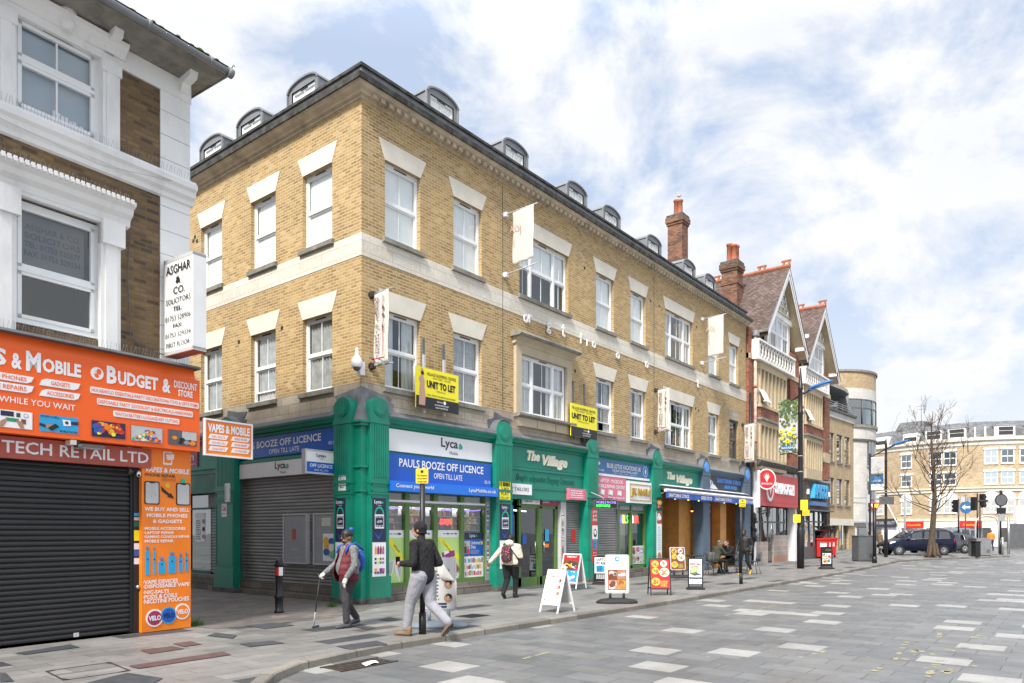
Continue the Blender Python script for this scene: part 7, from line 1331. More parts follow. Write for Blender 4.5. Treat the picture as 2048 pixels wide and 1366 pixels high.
for px0, px1, s, mat, lab in ((1746, 1800, 'UNISEX HAIR & BEAUTY', 'bluegrey_dark', 'dark hair salon fascia on the far building'),):
    s0, s1 = cpx(px0), cpx(px1); fr = cfr((s0+s1)/2); L_ = (s1-s0)/2; t = board('fascia_sign', lab, fr, -L_, L_, 2.2, 3.2, .45, .55, mat); m = MB(); text(m, fr, s, -L_*.9, L_*.9, 2.5, 2.9, .56, 'grey_light', .01); m.build('lettering', t)
for px, lab in ((1831, 'red estate agent sign on the far building left of the tree'), (1942, 'red estate agent sign on the far building behind the blue arrow sign')):
    fr = cfr(cpx(px)); t = board('shop_sign', lab, fr, -1.05, 1.05, 2.05, 2.85, .3, .36, 'red'); m = MB(); text(m, fr, 'Connells', -.75, .75, 2.3, 2.55, .37, 'yellow_plate', .01); m.build('lettering', t)
t = thing('white_end_wall', 'white rendered end wall at the right edge of the picture', 'wall', (*fr2w(70, 49.6), 0)); fr = Fr(*fr2w(70, 49.2), -51); m = MB(); m.box(fr, -.2, 9, -.5, 0, 0, 4.2, 'render_white'); m.box(fr, -1.2, 1.5, 0, .3, 0, 2.4, 'grey_dark'); m.build('wall', t)
m = MB()
for i in range(len(cl)-1):
    a, b, na, nb = cl[i], cl[i+1], nrm[i], nrm[i+1]; m.face([(*a, .01), (*b, .01), (*(b+nb*5), .01), (*(a+na*5), .01)], 'paving_footway'); m.face([(*(a+na*5), -.1), (*(b+nb*5), -.1), (*(b+nb*5), .01), (*(a+na*5), .01)], 'kerb_stone')
struct(m, 'far_pavement')
# ---------------------------------------------------------------- street furniture
def gl(px, py): x, y = spot(px, py); return Vector((x, y, 0))
def post(px, py, h, lab, plates, r=.045, cat='post', name='sign_post'):
    g = gl(px, py); t = thing(name, lab, cat, g); m = MB(); m.cyl(g, g+Vector((0, 0, .35)), r*1.35, mat='black', n=12); m.cyl(g+Vector((0, 0, .35)), g+Vector((0, 0, h)), r, mat='black', n=12); m.lathe(g+Vector((0, 0, h)), [(r, 0), (r*.7, .03), (.01, .04)], 'black', 10); m.build('post', t)
    for (z0, z1, w_, deg, mat, rows, off) in plates:
        fr = Fr(g.x, g.y, deg); m = MB(); m.prism(fr, rrect(-w_/2+off, w_/2+off, z0, z1, .02), r+.005, r+.012, mat, True); m.box(fr, -.05, .05, -r-.01, r+.005, (z0+z1)/2-.02, (z0+z1)/2+.02, 'grey')
        if rows:
            hh = (z1-z0-.04)/(len(rows)+1); m.disc(fr, off, z1-.05, .025, r+.012, r+.015, 'black', 10)
            for i, s in enumerate(rows): text(m, fr, s, -w_/2+.025+off, w_/2-.025+off, z1-.04-hh*(i+1.8), z1-.04-hh*(i+1.15), r+.016, 'black', .02)
        m.build('sign_plate', t)
    return t
post(845, 1268, 2.62, 'black post with yellow no stopping plate in front of the off licence', [(2.42, 2.66, .2, -52, 'yellow_plate', ['No stopping', 'at any time', 'except taxis'], 0)])
post(1482, 1168, 2.65, 'slim black post with small yellow plate at the kerb in front of the cafe', [(2.42, 2.66, .2, -52, 'yellow_plate', ['No stopping', 'at any time'], .03)], .04)
post(1749, 1126, 3.1, 'black post with yellow tag beside the dark cabinet near the far corner', [(2.9, 3.1, .22, -52, 'yellow_plate', [], .05)], .09)
def bollard(px, py):
    g = gl(px, py); t = thing('bollard', 'black cast bollard with red and white reflector band in the side street mouth', 'bollard', g); m = MB()
    m.lathe(g, [(.095, 0), (.095, .05), (.08, .06), (.08, .3), (.095, .31), (.095, .36), (.075, .38), (.072, .72), (.078, .73), (.078, .96), (.088, .965), (.088, 1.0), (.07, 1.02), (.08, 1.05), (.06, 1.08), (.02, 1.1)], 'black', 20); m.build('post', t)
    m = MB(); n = 20
    for i in range(n): a0, a1 = 2*pi*i/n, 2*pi*(i+1)/n; mt = 'red' if i in (9, 10, 11, 12) else ('sign_white' if i in (13, 14, 15, 16) else 'black_gloss'); m.face([(g.x+.081*cos(a), g.y+.081*sin(a), z) for a, z in ((a0, .76), (a1, .76), (a1, .93), (a0, .93))], mt, True)
    m.build('reflector', t)
bollard(558, 1226)
def lamp(px, py, H, lab, zb0, zb1, hz, K, pic):
    g = gl(px, py); t = thing('street_lamp', lab, 'street lamp', g); V = lambda x, y, z: g+Vector((x, y, z)); m = MB()
    m.lathe(g, [(r_*K, z) for r_, z in ((.155, 0), (.155, 1.7), (.13, 1.78), (.11, 1.85), (.10, hz-.9), (.12, hz-.85), (.12, hz-.75), (.10, hz-.7), (.09, hz+.2), (.12, hz+.25), (.11, hz+.3), (.02, H))], 'black', 16); m.build('column', t)
    for z in (2.6, 4.3, zb0-.2): m = MB(); m.lathe(g+Vector((0, 0, z)), [(.108*K, 0), (.108*K, .03)], 'grey_light', 12); m.build('band_clip', t)
    m = MB(); m.tube([V(0, .98, hz-.5), V(0, .3, hz-.18), V(0, 0, hz), V(0, -.4, hz+.16)], [.02, .04, .05, .05], 'black'); m.tube([V(0, .9, zb0-.05), V(0, 0, zb0-.0)], .025, 'black'); m.build('arm', t)
    R3 = Matrix.Rotation(radians(-14), 3, 'X'); m = MB(); m.ell(V(0, -.85, hz+.34), .15, .55, .09, 'lamp_blue', 16, 8, R3); m.cyl(V(0, -.38, hz+.15), V(0, -.5, hz+.22), .07, mat='lamp_blue'); m.build('lamp_head', t); m = MB(); m.ell(V(0, -.9, hz+.29), .1, .34, .06, 'grey_light', 12, 6, R3); m.build('lens', t)
    fr = Fr(g.x, g.y, -90); m = MB(); m.box(fr, -.95, -.12, -.012, .012, zb0, zb1, 'sign_white'); bn = m.build('banner', t); m = MB(); R = random.Random(pic); b = .014; h = zb1-zb0
    if pic == 1:
        m.quad(fr, -.95, -.12, zb0, zb1, b, 'grey_light')
        for i in range(170): x, z = R.uniform(-.93, -.14), zb1-h*abs(R.gauss(0, .24)); s_ = R.uniform(.04, .10); (z > zb0+.05) and m.face([fr.p(x+s_*cos(k+i), b+.001+.0001*i, z+s_*sin(k+i)) for k in (0, 1.6, 3, 4.6)], R.choice(['leaf_a', 'leaf_b', 'leaf_a', 'moss']))
        for i in range(90): x, z = R.uniform(-.93, -.14), zb0+h*R.uniform(0, .35); s_ = R.uniform(.03, .08); m.face([fr.p(x+s_*cos(k+i), b+.02+.0001*i, z+s_*sin(k+i)) for k in (0, 1.6, 3, 4.6)], R.choice(['leaf_a', 'leaf_b', 'moss']))
        for x, z, r_ in ((-.85, .42, .1), (-.3, .45, .09), (-.45, .36, .12), (-.72, .34, .08), (-.8, .28, .08), (-.55, .22, .12), (-.25, .3, .07), (-.65, .42, .06)):
            for k in range(6): q = k*pi/3; m.face([fr.p(x, b+.03, zb0+h*z), fr.p(x+r_*cos(q-.4), b+.031+.0004*k, zb0+h*z+r_*sin(q-.4)*.8), fr.p(x+r_*1.1*cos(q), b+.031+.0004*k, zb0+h*z+r_*1.1*sin(q)*.8), fr.p(x+r_*cos(q+.4), b+.031+.0004*k, zb0+h*z+r_*sin(q+.4)*.8)], 'yellow')
            m.disc(fr, x, zb0+h*z, r_*.35, b+.034, b+.036, 'orange_light', 10)
        m.quad(fr, -.85, -.3, zb0+h*.06, zb0+h*.13, b+.03, 'lotus_blue')
        text(m, fr, 'SLOUGH', -.82, -.33, zb0+h*.075, zb0+h*.115, b+.032, 'sign_white', .01)
    else:
        m.quad(fr, -.93, -.14, zb0+h*.18, zb0+h*.45, b, 'lotus_blue'); m.quad(fr, -.93, -.14, zb0+h*.45, zb1-.05, b, 'grey_light'); m.quad(fr, -.93, -.14, zb0+h*.42, zb0+h*.5, b+.002, 'grey_dark')
        for i in range(50): x, z = R.uniform(-.9, -.2), zb0+h*R.uniform(.5, .93); a = R.uniform(-1, 1); m.face([fr.p(x, b+.003, z), fr.p(x+.25*cos(a), b+.003, z+.25*sin(a)), fr.p(x+.25*cos(a), b+.003, z+.25*sin(a)+.012)], R.choice(['grey', 'grey_dark', 'twig', 'sign_white']))
        for i in range(24): x, z = R.uniform(-.9, -.3), zb0+h*R.uniform(.2, .44); m.quad(fr, x, x+R.uniform(.05, .2), z, z+.02, b+.002, R.choice(['sky_blue', 'navy', 'grey_light']))
        text(m, fr, 'SLOUGH', -.75, -.3, zb0+h*.25, zb0+h*.3, b+.006, 'sign_white', .02)
    m.build('print', bn); return t, g
paint('leaf_a', (.06, .10, .045), .8, .3); paint('leaf_b', (.20, .26, .16), .8, .3)
t, g = lamp(1601, 1137, 8.95, 'tall black street lamp with blue head and daffodil banner by the red restaurant', 5.2, 7.55, 7.75, 1, 1)
for z0, z1, off, mt, lab in ((2.6, 3.05, .08, 'yellow', 'upper'), (2.35, 2.6, .16, 'yellow_plate', 'middle'), (2.05, 2.4, -.24, 'yellow', 'lower')):
    fr = Fr(g.x, g.y, -52); m = MB(); m.prism(fr, rrect(-.16+off, .16+off, z0, z1, .02), .2, .21, mt, True); shiny_lines(m, fr, -.12+off, .12+off, z0+.04, z1-.05, .213, 'grey_dark', 5, .25); m.build('notice', t)
t, g = lamp(1772, 1114, 7.7, 'farther black street lamp with blue head and lake picture banner near the parked van', 4.35, 6.5, 7.0, .72, 2)
fr = Fr(g.x, g.y, -52); m = MB(); m.box(fr, -.5, .45, .12, .14, 3.4, 3.9, 'grey_dark'); m.build('notice', t)
def ad(px, py, deg, w_, z0, z1, style, lab, draw, lean=0, name='pavement_board', base='feet', frame_m='grey_light', panel='sign_white', depth=.5):
    """pavement advertising board; style 'aframe' leans two panels together, 'swing' stands on a moulded base"""
    g = gl(px, py); t = thing(name, lab, 'pavement board', g); u = .035; tz = g
    if style == 'aframe':
        fr = Fr(g.x, g.y, deg); ang = math.atan2(depth/2, z1); ff = Fr(g.x, g.y, deg); ff.tilt(ang); L = z1/cos(ang)
        bk = Fr(g.x-fr.N.x*depth, g.y-fr.N.y*depth, deg+180); bk.tilt(ang)
        for k, q in enumerate((ff, bk)):
            a0 = 0; m = MB(); n0 = -.012; 
            for a in (a0, a0+w_-.028): m.box(q, a if q is ff else -a-.028, (a if q is ff else -a-.028)+.028, n0, .014, 0, L, frame_m)
            A0, A1 = (0, w_) if q is ff else (-w_, 0)
            m.box(q, A0+.028, A1-.028, n0, .014, L-.03, L, frame_m); m.box(q, A0+.028, A1-.028, n0, .014, .16, .19, frame_m); m.build('frame', t)
            m = MB(); m.box(q, A0+.028, A1-.028, -.006, .006, .19, L-.03, panel if q is ff else 'grey_light'); m.build('panel', t)
        m = MB(); draw(m, ff, .035, w_-.035, .2, L-.04, .009); m.build('print', t)
        m = MB(); m.tube([ff.p(.014, 0, L*.5), bk.p(-.014, 0, L*.5)], .005, 'grey'); m.build('strap', t)
    else:
        ff = Fr(g.x, g.y, deg); 
        if lean: ff.tilt(lean)
        m = MB()
        m.prism(ff, rrect(-w_/2, w_/2, z0, z1, .05), -.02, .012, frame_m, True); m.build('frame', t); m = MB(); m.box(ff, -w_/2+u, w_/2-u, .0, .015, z0+u, z1-u, panel); m.build('panel', t)
        m = MB(); draw(m, ff, -w_/2+u, w_/2-u, z0+u, z1-u, .018); m.build('print', t)
        m = MB(); bw = w_*.75; rr_ = []
        bf_ = Fr(g.x, g.y, deg)
        if base == 'mould':
            bm_ = {'rubber': 'rubber', }.get('rubber'); mt = 'rubber_grey' if frame_m == 'grey' else 'rubber'
            for k, (s1, s2, z) in enumerate(((1.15, 1.0, 0), (1.15, 1.0, .04), (.95, .8, .085), (.5, .45, .115))): rr_.append([bf_.p(bw*s1*cos(q_*pi/10)*(1 if abs(cos(q_*pi/10)) > .2 else 1), .3*s2*sin(q_*pi/10)*(1-.35*(1-abs(cos(q_*pi/10)))), z) for q_ in range(20)])
            m.grid(rr_, mt); 
            for a in (-w_*.28, w_*.28): m.cyl(bf_.p(a, 0, .09), bf_.p(a, 0, z0+.01), .03, mat=mt)
            for a in (-bw*1.0, bw*1.0): m.cyl(bf_.p(a, -.06, .03), bf_.p(a, .06, .03), .03, mat='rubber')
        else:
            m.prism(bf_, [(-w_*.6, 0), (w_*.6, 0), (w_*.55, .05), (w_*.4, .08), (-w_*.4, .08), (-w_*.55, .05)], -.16, .16, 'rubber', True); m.box(bf_, -w_/2, -w_/2+.035, -.02, .015, .05, z0+.05, frame_m); m.box(bf_, w_/2-.035, w_/2, -.02, .015, .05, z0+.05, frame_m)
        m.build('base', t)
    return t
def d_salon(m, fr, a0, a1, c0, c1, b, big=False):
    W, H = a1-a0, c1-c0; text(m, fr, "Angel's", a0+W*.3, a0+W*.68, c1-H*.1, c1-H*.04, b, 'gold', .02, .2); text(m, fr, 'Beauty Salon', a0+W*.22, a0+W*.78, c1-H*.19, c1-H*.12, b, 'gold', .02, .2); shiny_lines(m, fr, a0+W*.08, a0+W*.58, c0+H*.25, c1-H*.24, b, 'grey_dark', 11, .32, random.Random(3))
    for z, mt in ((.7, 'hair'), (.5, 'ink0'), (.3, 'grey_dark')): m.disc(fr, a0+W*.82, c0+H*z, W*.11, b-.003, b, 'skin_tan', 12, H*.06); m.disc(fr, a0+W*.84, c0+H*(z+.02), W*.09, b, b+.002, mt, 10, H*.045); m.disc(fr, a0+W*.81, c0+H*z, W*.045, b+.002, b+.004, 'skin_pink', 8, H*.03)
    text(m, fr, '07950 881321', a0+W*.2, a0+W*.9, c0+H*.12, c0+H*.16, b, 'grey_dark'); text(m, fr, '01753 378030', a0+W*.2, a0+W*.9, c0+H*.05, c0+H*.09, b, 'grey_dark'); m.disc(fr, a0+W*.09, c0+H*.1, W*.04, b-.002, b, 'black', 8)
def d_food(pal, bg, seed, n=4):
    def f(m, fr, a0, a1, c0, c1, b):
        R = random.Random(seed); W, H = a1-a0, c1-c0; m.quad(fr, a0, a1, c0, c1, b, bg)
        for i, (x, z, r_) in enumerate(((.25, .85, .2), (.72, .86, .19), (.25, .6, .2), (.74, .55, .27), (.25, .22, .24))[:n+1]):
            m.disc(fr, a0+W*x, c0+H*z, W*r_, b, b+.002, 'sign_white' if i % 2 else 'ink1', 16, W*r_*.95)
            for j in range(26): q, s_ = R.uniform(0, 6.3), W*r_*R.uniform(0, .7); e = W*r_*R.uniform(.12, .28); x_, z_ = a0+W*x+s_*cos(q), c0+H*z+s_*sin(q); m.face([fr.p(x_+e*cos(k), b+.003+.0002*j, z_+e*sin(k)*.8) for k in (0, 1.2, 2.5, 3.8, 5)], R.choice(pal))
        shiny_lines(m, fr, a0+W*.5, a0+W*.95, c0+H*.04, c0+H*.26, b+.003, 'ink7', 6, .35, R)
    return f
def d_goa(m, fr, a0, a1, c0, c1, b):
    W, H = a1-a0, c1-c0; m.disc(fr, a0+W*.5, c1-H*.08, W*.12, b-.003, b, 'sky_blue', 14); m.prism(fr, [(a0+W*.42, c1-H*.1), (a0+W*.6, c1-H*.11), (a0+W*.52, c1-H*.03)], b, b+.003, 'sign_white'); text(m, fr, 'LOJA DE GOA', a0+W*.2, a0+W*.8, c1-H*.235, c1-H*.19, b, 'ink10'); shiny_lines(m, fr, a0+W*.1, a0+W*.9, c1-H*.34, c1-H*.26, b, 'grey', 3, .3, random.Random(2)); m.quad(fr, a0+W*.06, a0+W*.94, c0+H*.05, c0+H*.62, b, 'redbrown'); R = random.Random(8)
    for i in range(2):
        for j in range(2): x0, z0 = a0+W*(.09+.42*i), c0+H*(.07+.28*j); collage(m, fr, x0, x0+W*.4, z0, z0+H*.255, b+.002, [['skin_pink', 'ink6', 'sign_white', 'ink0'], ['wood', 'ink1', 'skin_tan', 'wood_mid'], ['wood_dark', 'ink6', 'grey_light'], ['skin_tan', 'ink0', 'sign_white']][i+2*j], 12, .32, rnd=R)
    text(m, fr, 'MADE IN', a0+W*.08, a0+W*.3, c1-H*.1, c1-H*.07, b, 'grey'); text(m, fr, 'PORTUGAL', a0+W*.7, a0+W*.95, c1-H*.1, c1-H*.07, b, 'grey')
def d_laptop(m, fr, a0, a1, c0, c1, b):
    W, H = a1-a0, c1-c0; m.box(fr, a0+W*.05, a0+W*.5, b-.002, b, c1-H*.22, c1-H*.17, 'red'); m.face([fr.p(a0+W*x, b, c1-H*z) for x, z in ((.58, .2), (.72, .14), (.72, .18), (.9, .18), (.9, .22), (.72, .22), (.72, .26))], 'red')
    m.face([fr.p(a0+W*x, b, c0+H*z) for x, z in ((.06, .42), (.62, .46), (.68, .72), (.12, .7))], 'black'); m.face([fr.p(a0+W*x, b+.003, c0+H*z) for x, z in ((.1, .45), (.58, .48), (.63, .7), (.15, .675))], 'lime'); m.face([fr.p(a0+W*x, b, c0+H*z) for x, z in ((.06, .41), (.62, .45), (.97, .38), (.4, .33))], 'grey_dark'); m.quad(fr, a0+W*.02, a0+W*.98, c0+H*.2, c0+H*.28, b, 'navy'); text(m, fr, 'Laptop & PC Repair', a0+W*.08, a0+W*.92, c0+H*.225, c0+H*.26, b+.003, 'sign_white', .02)
def d_pc(m, fr, a0, a1, c0, c1, b):
    W, H = a1-a0, c1-c0; m.quad(fr, a0, a1, c0+H*.3, c1, b-.001, 'sign_white'); text(m, fr, 'LAPTOP &', a0+W*.1, a0+W*.9, c1-H*.16, c1-H*.04, b, 'black', .04); text(m, fr, 'PC REPAIR', a0+W*.1, a0+W*.9, c1-H*.32, c1-H*.2, b, 'black', .04); m.quad(fr, a0+W*.1, a0+W*.55, c0+H*.36, c0+H*.64, b+.002, 'sky_blue'); shiny_lines(m, fr, a0+W*.15, a0+W*.5, c0+H*.38, c0+H*.62, b+.004, 'black', 4); shiny_lines(m, fr, a0+W*.1, a0+W*.9, c0+H*.05, c0+H*.25, b, 'sign_white', 4)
def d_price(m, fr, a0, a1, c0, c1, b):
    W, H = a1-a0, c1-c0; shiny_lines(m, fr, a0+W*.05, a0+W*.62, c0+H*.16, c1-H*.2, b, 'grey_dark', 9, .45, random.Random(5)); text(m, fr, 'Beauty', a0+W*.1, a0+W*.7, c1-H*.13, c1-H*.03, b, 'gold', .03)
    for z in (.78, .5, .22): m.disc(fr, a0+W*.8, c0+H*z, W*.14, b-.003, b, 'wood_mid', 16, H*.095); m.disc(fr, a0+W*.8, c0+H*z, W*.125, b, b+.002, 'skin_tan', 16, H*.085); m.disc(fr, a0+W*.82, c0+H*(z+.03), W*.1, b+.002, b+.004, 'hair', 12, H*.055); m.disc(fr, a0+W*.79, c0+H*z, W*.055, b+.004, b+.006, 'skin_pink', 10, H*.045)
    m.quad(fr, a0+W*.2, a0+W*.75, c0+H*.08, c0+H*.12, b, 'navy'); m.quad(fr, a0+W*.2, a0+W*.75, c0+H*.02, c0+H*.06, b, 'navy')
ad(1079, 1224, -90, .46, 0, .86, 'aframe', 'white A shaped beauty salon board with price list at the kerb in front of the arcade', d_salon, frame_m='sign_white', depth=.62)
def d_cafe(m, fr, a0, a1, c0, c1, b):
    H = c1-c0; m.quad(fr, a0, a1, c0, c1, b-.001, 'sign_white'); m.quad(fr, a0, a1, c1-H*.2, c1, b+.001, 'red'); text(m, fr, 'MENU', a0+.12, a1-.12, c1-H*.1, c1-H*.04, b+.003, 'sign_white', .02); collage(m, fr, a0, a1, c0+H*.42, c1-H*.2, b+.001, ['ink6', 'sign_white', 'ink1', 'ink11', 'ink0'], 24, .22, rnd=random.Random(4)); collage(m, fr, a0, a1, c0, c0+H*.42, b+.001, ['sky_blue', 'sign_white', 'ink5', 'ink8'], 16, .2, rnd=random.Random(5))
ad(1117, 1176, -90, .62, 0, 1.0, 'aframe', 'white framed A board with red topped food menu behind the beauty salon board', d_cafe, frame_m='sign_white', depth=.55)
ad(1234, 1206, -50, .56, .22, 1.12, 'swing', 'white framed food poster board on black moulded base at the kerb', d_goa, base='mould', frame_m='grey_light')
ad(1207, 1169, -62, .62, .1, .88, 'swing', 'black rounded computer repair board behind the food poster board', d_pc, frame_m='black', panel='black')
ad(1301, 1191, -53, .54, 0, .95, 'aframe', 'black A board with orange red food pictures at the kerb', d_food(['ink6', 'ink1', 'wood_dark', 'skin_tan', 'ink2', 'ink9', 'wood'], 'red', 3), frame_m='black', panel='red', depth=.5)
ad(1357, 1156, -40, .58, .28, 1.1, 'swing', 'silver framed food menu board leaning back behind the orange red A board', d_food(['ink2', 'ink1', 'wood_dark', 'sign_white', 'ink5', 'ink9', 'moss'], 'ink6', 9), lean=.12, base='mould', frame_m='grey_light')
ad(1391, 1179, -58, .42, .12, .9, 'swing', 'white repair board with green laptop picture in a black frame', d_laptop, frame_m='black')
ad(1653, 1138, -50, .52, .1, .98, 'swing', 'small black food menu board between the street lamp and the red bins', lambda m, fr, a0, a1, c0, c1, b: (m.quad(fr, a0, a1, c0, c1, b-.001, 'black'), text(m, fr, 'AMIGOS', a0+.18, a1-.02, c1-.14, c1-.07, b, 'gold', .02), [collage(m, fr, a0+.04+i*.2, a0+.22+i*.2, c0+.1+j*.24, c0+.32+j*.24, b, ['sign_white', 'ink1', 'ink2', 'skin_tan', 'ink0'], 8, .3, rnd=random.Random(i+j*3)) for i in range(2) for j in range(2)]), frame_m='black', panel='black')
t = ad(878, 1254, -43, .6, .28, 1.2, 'swing', 'grey wheeled board with a peeling hair salon poster behind the black sign post', d_price, base='mould', frame_m='grey', panel='grey_light')
g = gl(878, 1254); ff = Fr(g.x, g.y, -43); m = MB()
m.face([ff.p(a, .024, c) for a, c in ((.02, 1.17), (.265, 1.17), (.265, .80))], 'grey'); n = 6
m.grid([[ff.p(.02+.245*i/n-.10*sin(pi*k/2)*sin(pi*i/n)-.05*k*(1-i/n), .03+.06*sin(pi*k*.8)*sin(pi*(i+.5)/(n+1)), 1.17-.37*i/n-.12*k*sin(pi*i/n)) for i in range(n+1)] for k in (0, .25, .5, .75, 1)], 'cloth', closed=False, caps=False); m.face([ff.p(.262, .025, .82), ff.p(.30, .07, .78), ff.p(.295, .08, .36), ff.p(.262, .025, .34)], 'cloth'); m.build('peeling_poster', t)
# cabinets, bins, far posts
def cabinet(px, py, w_, d, h, deg, mat, lab, name='street_cabinet'):
    g = gl(px, py); fr = Fr(g.x, g.y, deg); t = thing(name, lab, 'cabinet', g); m = MB(); m.box(fr, -w_/2, w_/2, -d, 0, .05, h, mat); m.box(fr, -w_/2-.03, w_/2+.03, -d-.03, .03, h, h+.05, mat); m.box(fr, -w_/2+.03, w_/2-.03, -d+.03, -.03, 0, .05, 'black'); o = m.build('body', t); bev(o, .012); m = MB()
    for a in (-w_/2+.04, .02): m.box(fr, a, a+w_/2-.06, 0, .012, .12, h-.1, mat)
    for i in range(5): m.box(fr, w_*.15, w_*.4, .012, .02, .2+i*.05, .22+i*.05, 'black')
    m.build('door', t)
cabinet(1734, 1123, 1.0, .62, 1.38, -44, 'grey_dark', 'dark grey utility cabinet at the pavement edge near the far corner'); cabinet(1968, 1112, 1.15, .7, 1.15, -42, 'steel', 'brushed steel street cabinet beyond the bare tree')
g = gl(1954, 1113); m = MB(); m.box(Fr(g.x, g.y, -45), -.5, -.15, .1, .5, 0, .95, 'black'); m.box(Fr(g.x, g.y, -45), -.53, -.12, .07, .53, .95, 1.02, 'black_gloss'); solo(m, 'litter_bin', 'black litter bin at the left side of the steel cabinet', 'litter bin', g)
def wheelie(x, y, deg, lid, lab):
    fr = Fr(x, y, deg); t = thing('wheelie_bin', lab, 'bin', (x, y, 0), 'red wheeled waste bins'); m = MB(); s_ = 1.0
    q = lambda w_, b0, b1, z: [fr.p(-w_, b0, z), fr.p(w_, b0, z), fr.p(w_, b1, z), fr.p(-w_, b1, z)]
    m.grid([q(.33, -.42, .40, .12), q(.40, -.5, .5, 1.15), q(.44, -.55, .55, 1.16), q(.44, -.55, .55, 1.24)], 'red', smooth=False); m.build('tub', t); m = MB(); m.quad(fr, -.2, .2, .7, .95, .5, 'sign_white'); m.build('label', t)
    m = MB(); th = radians(lid); m.grid([[fr.p(a, -.5+1.1*k*cos(th)-.0, 1.26+1.1*k*sin(th)+.1*sin(pi*k)) for a in (-.43, -.15, .15, .43)] for k in (0, .25, .5, .75, 1)], 'black', closed=False, caps=False); o = m.build('lid', t); o.modifiers.new('s', 'SOLIDIFY').thickness = .04
    m = MB()
    for a in (-.3, .3): m.cyl(fr.p(a-.04, -.4, .1), fr.p(a+.04, -.4, .1), .1, mat='rubber'); m.cyl(fr.p(a-.03, .36, .08), fr.p(a+.03, .36, .08), .08, mat='rubber')
    m.build('wheel', t)
bx, by = spot(1640, 1117)
wheelie(bx+.3, by+.1, -50, 24, 'nearest red wheeled bin with black lid and overflowing bags'); wheelie(bx+1.7, by+.25, -50, 40, 'middle red wheeled bin with propped open black lid'); wheelie(bx+2.9, by+.35, -46, 30, 'farthest red wheeled bin with black lid next to the tan building')
for i, (dx, r_, lab) in enumerate(((.05, .24, 'larger'), (.5, .17, 'smaller'))): m = MB(); m.ell((bx+.3+dx, by+.2, 1.36), r_*1.3, r_, r_*.8, 'black_gloss', 10, 7); m.ell((bx+.2+dx, by+.05, 1.5), r_*.3, r_*.3, r_*.5, 'black_gloss', 8, 5); solo(m, 'bin_bag', '%s shiny black rubbish bag on top of the nearest red bin' % lab, 'rubbish bag', (bx+dx, by, 1.3))
def tlight(F, R, h, deg, lab, heads=((0, 0),)):
    x, y = fr2w(F, R); t = thing('traffic_light', lab, 'traffic light', (x, y, 0)); m = MB(); m.cyl((x, y, 0), (x, y, h), .06, mat='black', n=10); m.build('pole', t)
    for dx, dz in heads:
        fr = Fr(x, y, deg); m = MB(); m.box(fr, dx-.17, dx+.17, .08, .36, h-1.1+dz, h-.05+dz, 'black')
        for k in range(3): m.grid([[fr.p(dx+.13*cos(q*pi/5), .36, h-.25-k*.33+dz+.13*sin(q*pi/5)) for q in range(11)], [fr.p(dx+.13*cos(q*pi/5), .52, h-.27-k*.33+dz+.12*sin(q*pi/5)) for q in range(11)]], 'black', closed=False, caps=False); m.disc(fr, dx, h-.25-k*.33+dz, .11, .355, .362, ['ink0', 'ink1', 'ink2'][k], 10)
        m.build('signal_head', t)
tlight(60, (1917-1024)/1443*60, 4.35, 150, 'traffic light left of the blue arrow sign'); tlight(56, (1955-1024)/1443*56, 4.6, 60, 'double headed traffic light on a curved top pole right of the blue arrow sign', ((-.25, 0), (.45, -.2)))
x, y = fr2w(58, (1931-1024)/1443*58); fr = Fr(x, y, -52); t = thing('direction_sign', 'round blue sign with white left arrow on a pole near the traffic lights', 'road sign', (x, y, 0)); m = MB(); m.cyl((x, y, 0), (x, y, 4.6), .05, mat='grey_dark'); m.build('pole', t); m = MB(); m.disc(fr, .0, 3.6, .5, .05, .08, 'lotus_blue', 28); m.build('disc', t); m = MB(); m.face([fr.p(a, .085, z) for a, z in ((-.36, 3.6), (-.08, 3.82), (-.08, 3.68), (.32, 3.68), (.32, 3.52), (-.08, 3.52), (-.08, 3.38))], 'sign_white'); m.build('arrow', t); m = MB(); m.box(fr, -.45, -.1, .05, .12, 4.0, 4.45, 'grey_light'); m.box(fr, .1, .6, .05, .12, 4.1, 4.4, 'grey'); m.build('plate', t)
x, y = spot(2001, 1109); fr = Fr(x, y, -52); t = thing('round_sign_pole', 'black pole with large round black sign back and square plate at the right', 'road sign', (x, y, 0)); m = MB(); m.cyl((x, y, 0), (x, y, 4.6), .06, mat='black'); m.cyl((x, y, 0), (x, y, 1.2), .09, mat='black'); m.build('pole', t); m = MB(); m.disc(fr, 0, 3.9, .45, .06, .1, 'black', 28); m.disc(fr, 0, 3.9, .38, .1, .105, 'grey_dark', 28); m.prism(fr, [(-.12, 4.35), (.12, 4.35), (0, 4.62)], .06, .1, 'black'); m.build('disc', t); m = MB(); m.box(fr, -.32, .32, .06, .1, 2.95, 3.35, 'black'); m.box(fr, -.2, .25, .06, .09, 2.4, 2.9, 'grey'); m.build('plate', t)
for px, py, h, r_, lab in ((2005, 1110, 1.25, .07, 'short steel bollard with yellow band at the pavement tip'), (2017, 1108, 2.7, .09, 'tall plain steel post at the pavement tip')):
    x, y = spot(px, py); m = MB(); m.cyl((x, y, 0), (x, y, h), r_, mat='steel', n=14); h < 2 and m.cyl((x, y, h-.18), (x, y, h-.1), r_+.003, mat='yellow_plate', n=14); solo(m, 'steel_post', lab, 'bollard', (x, y, 0))
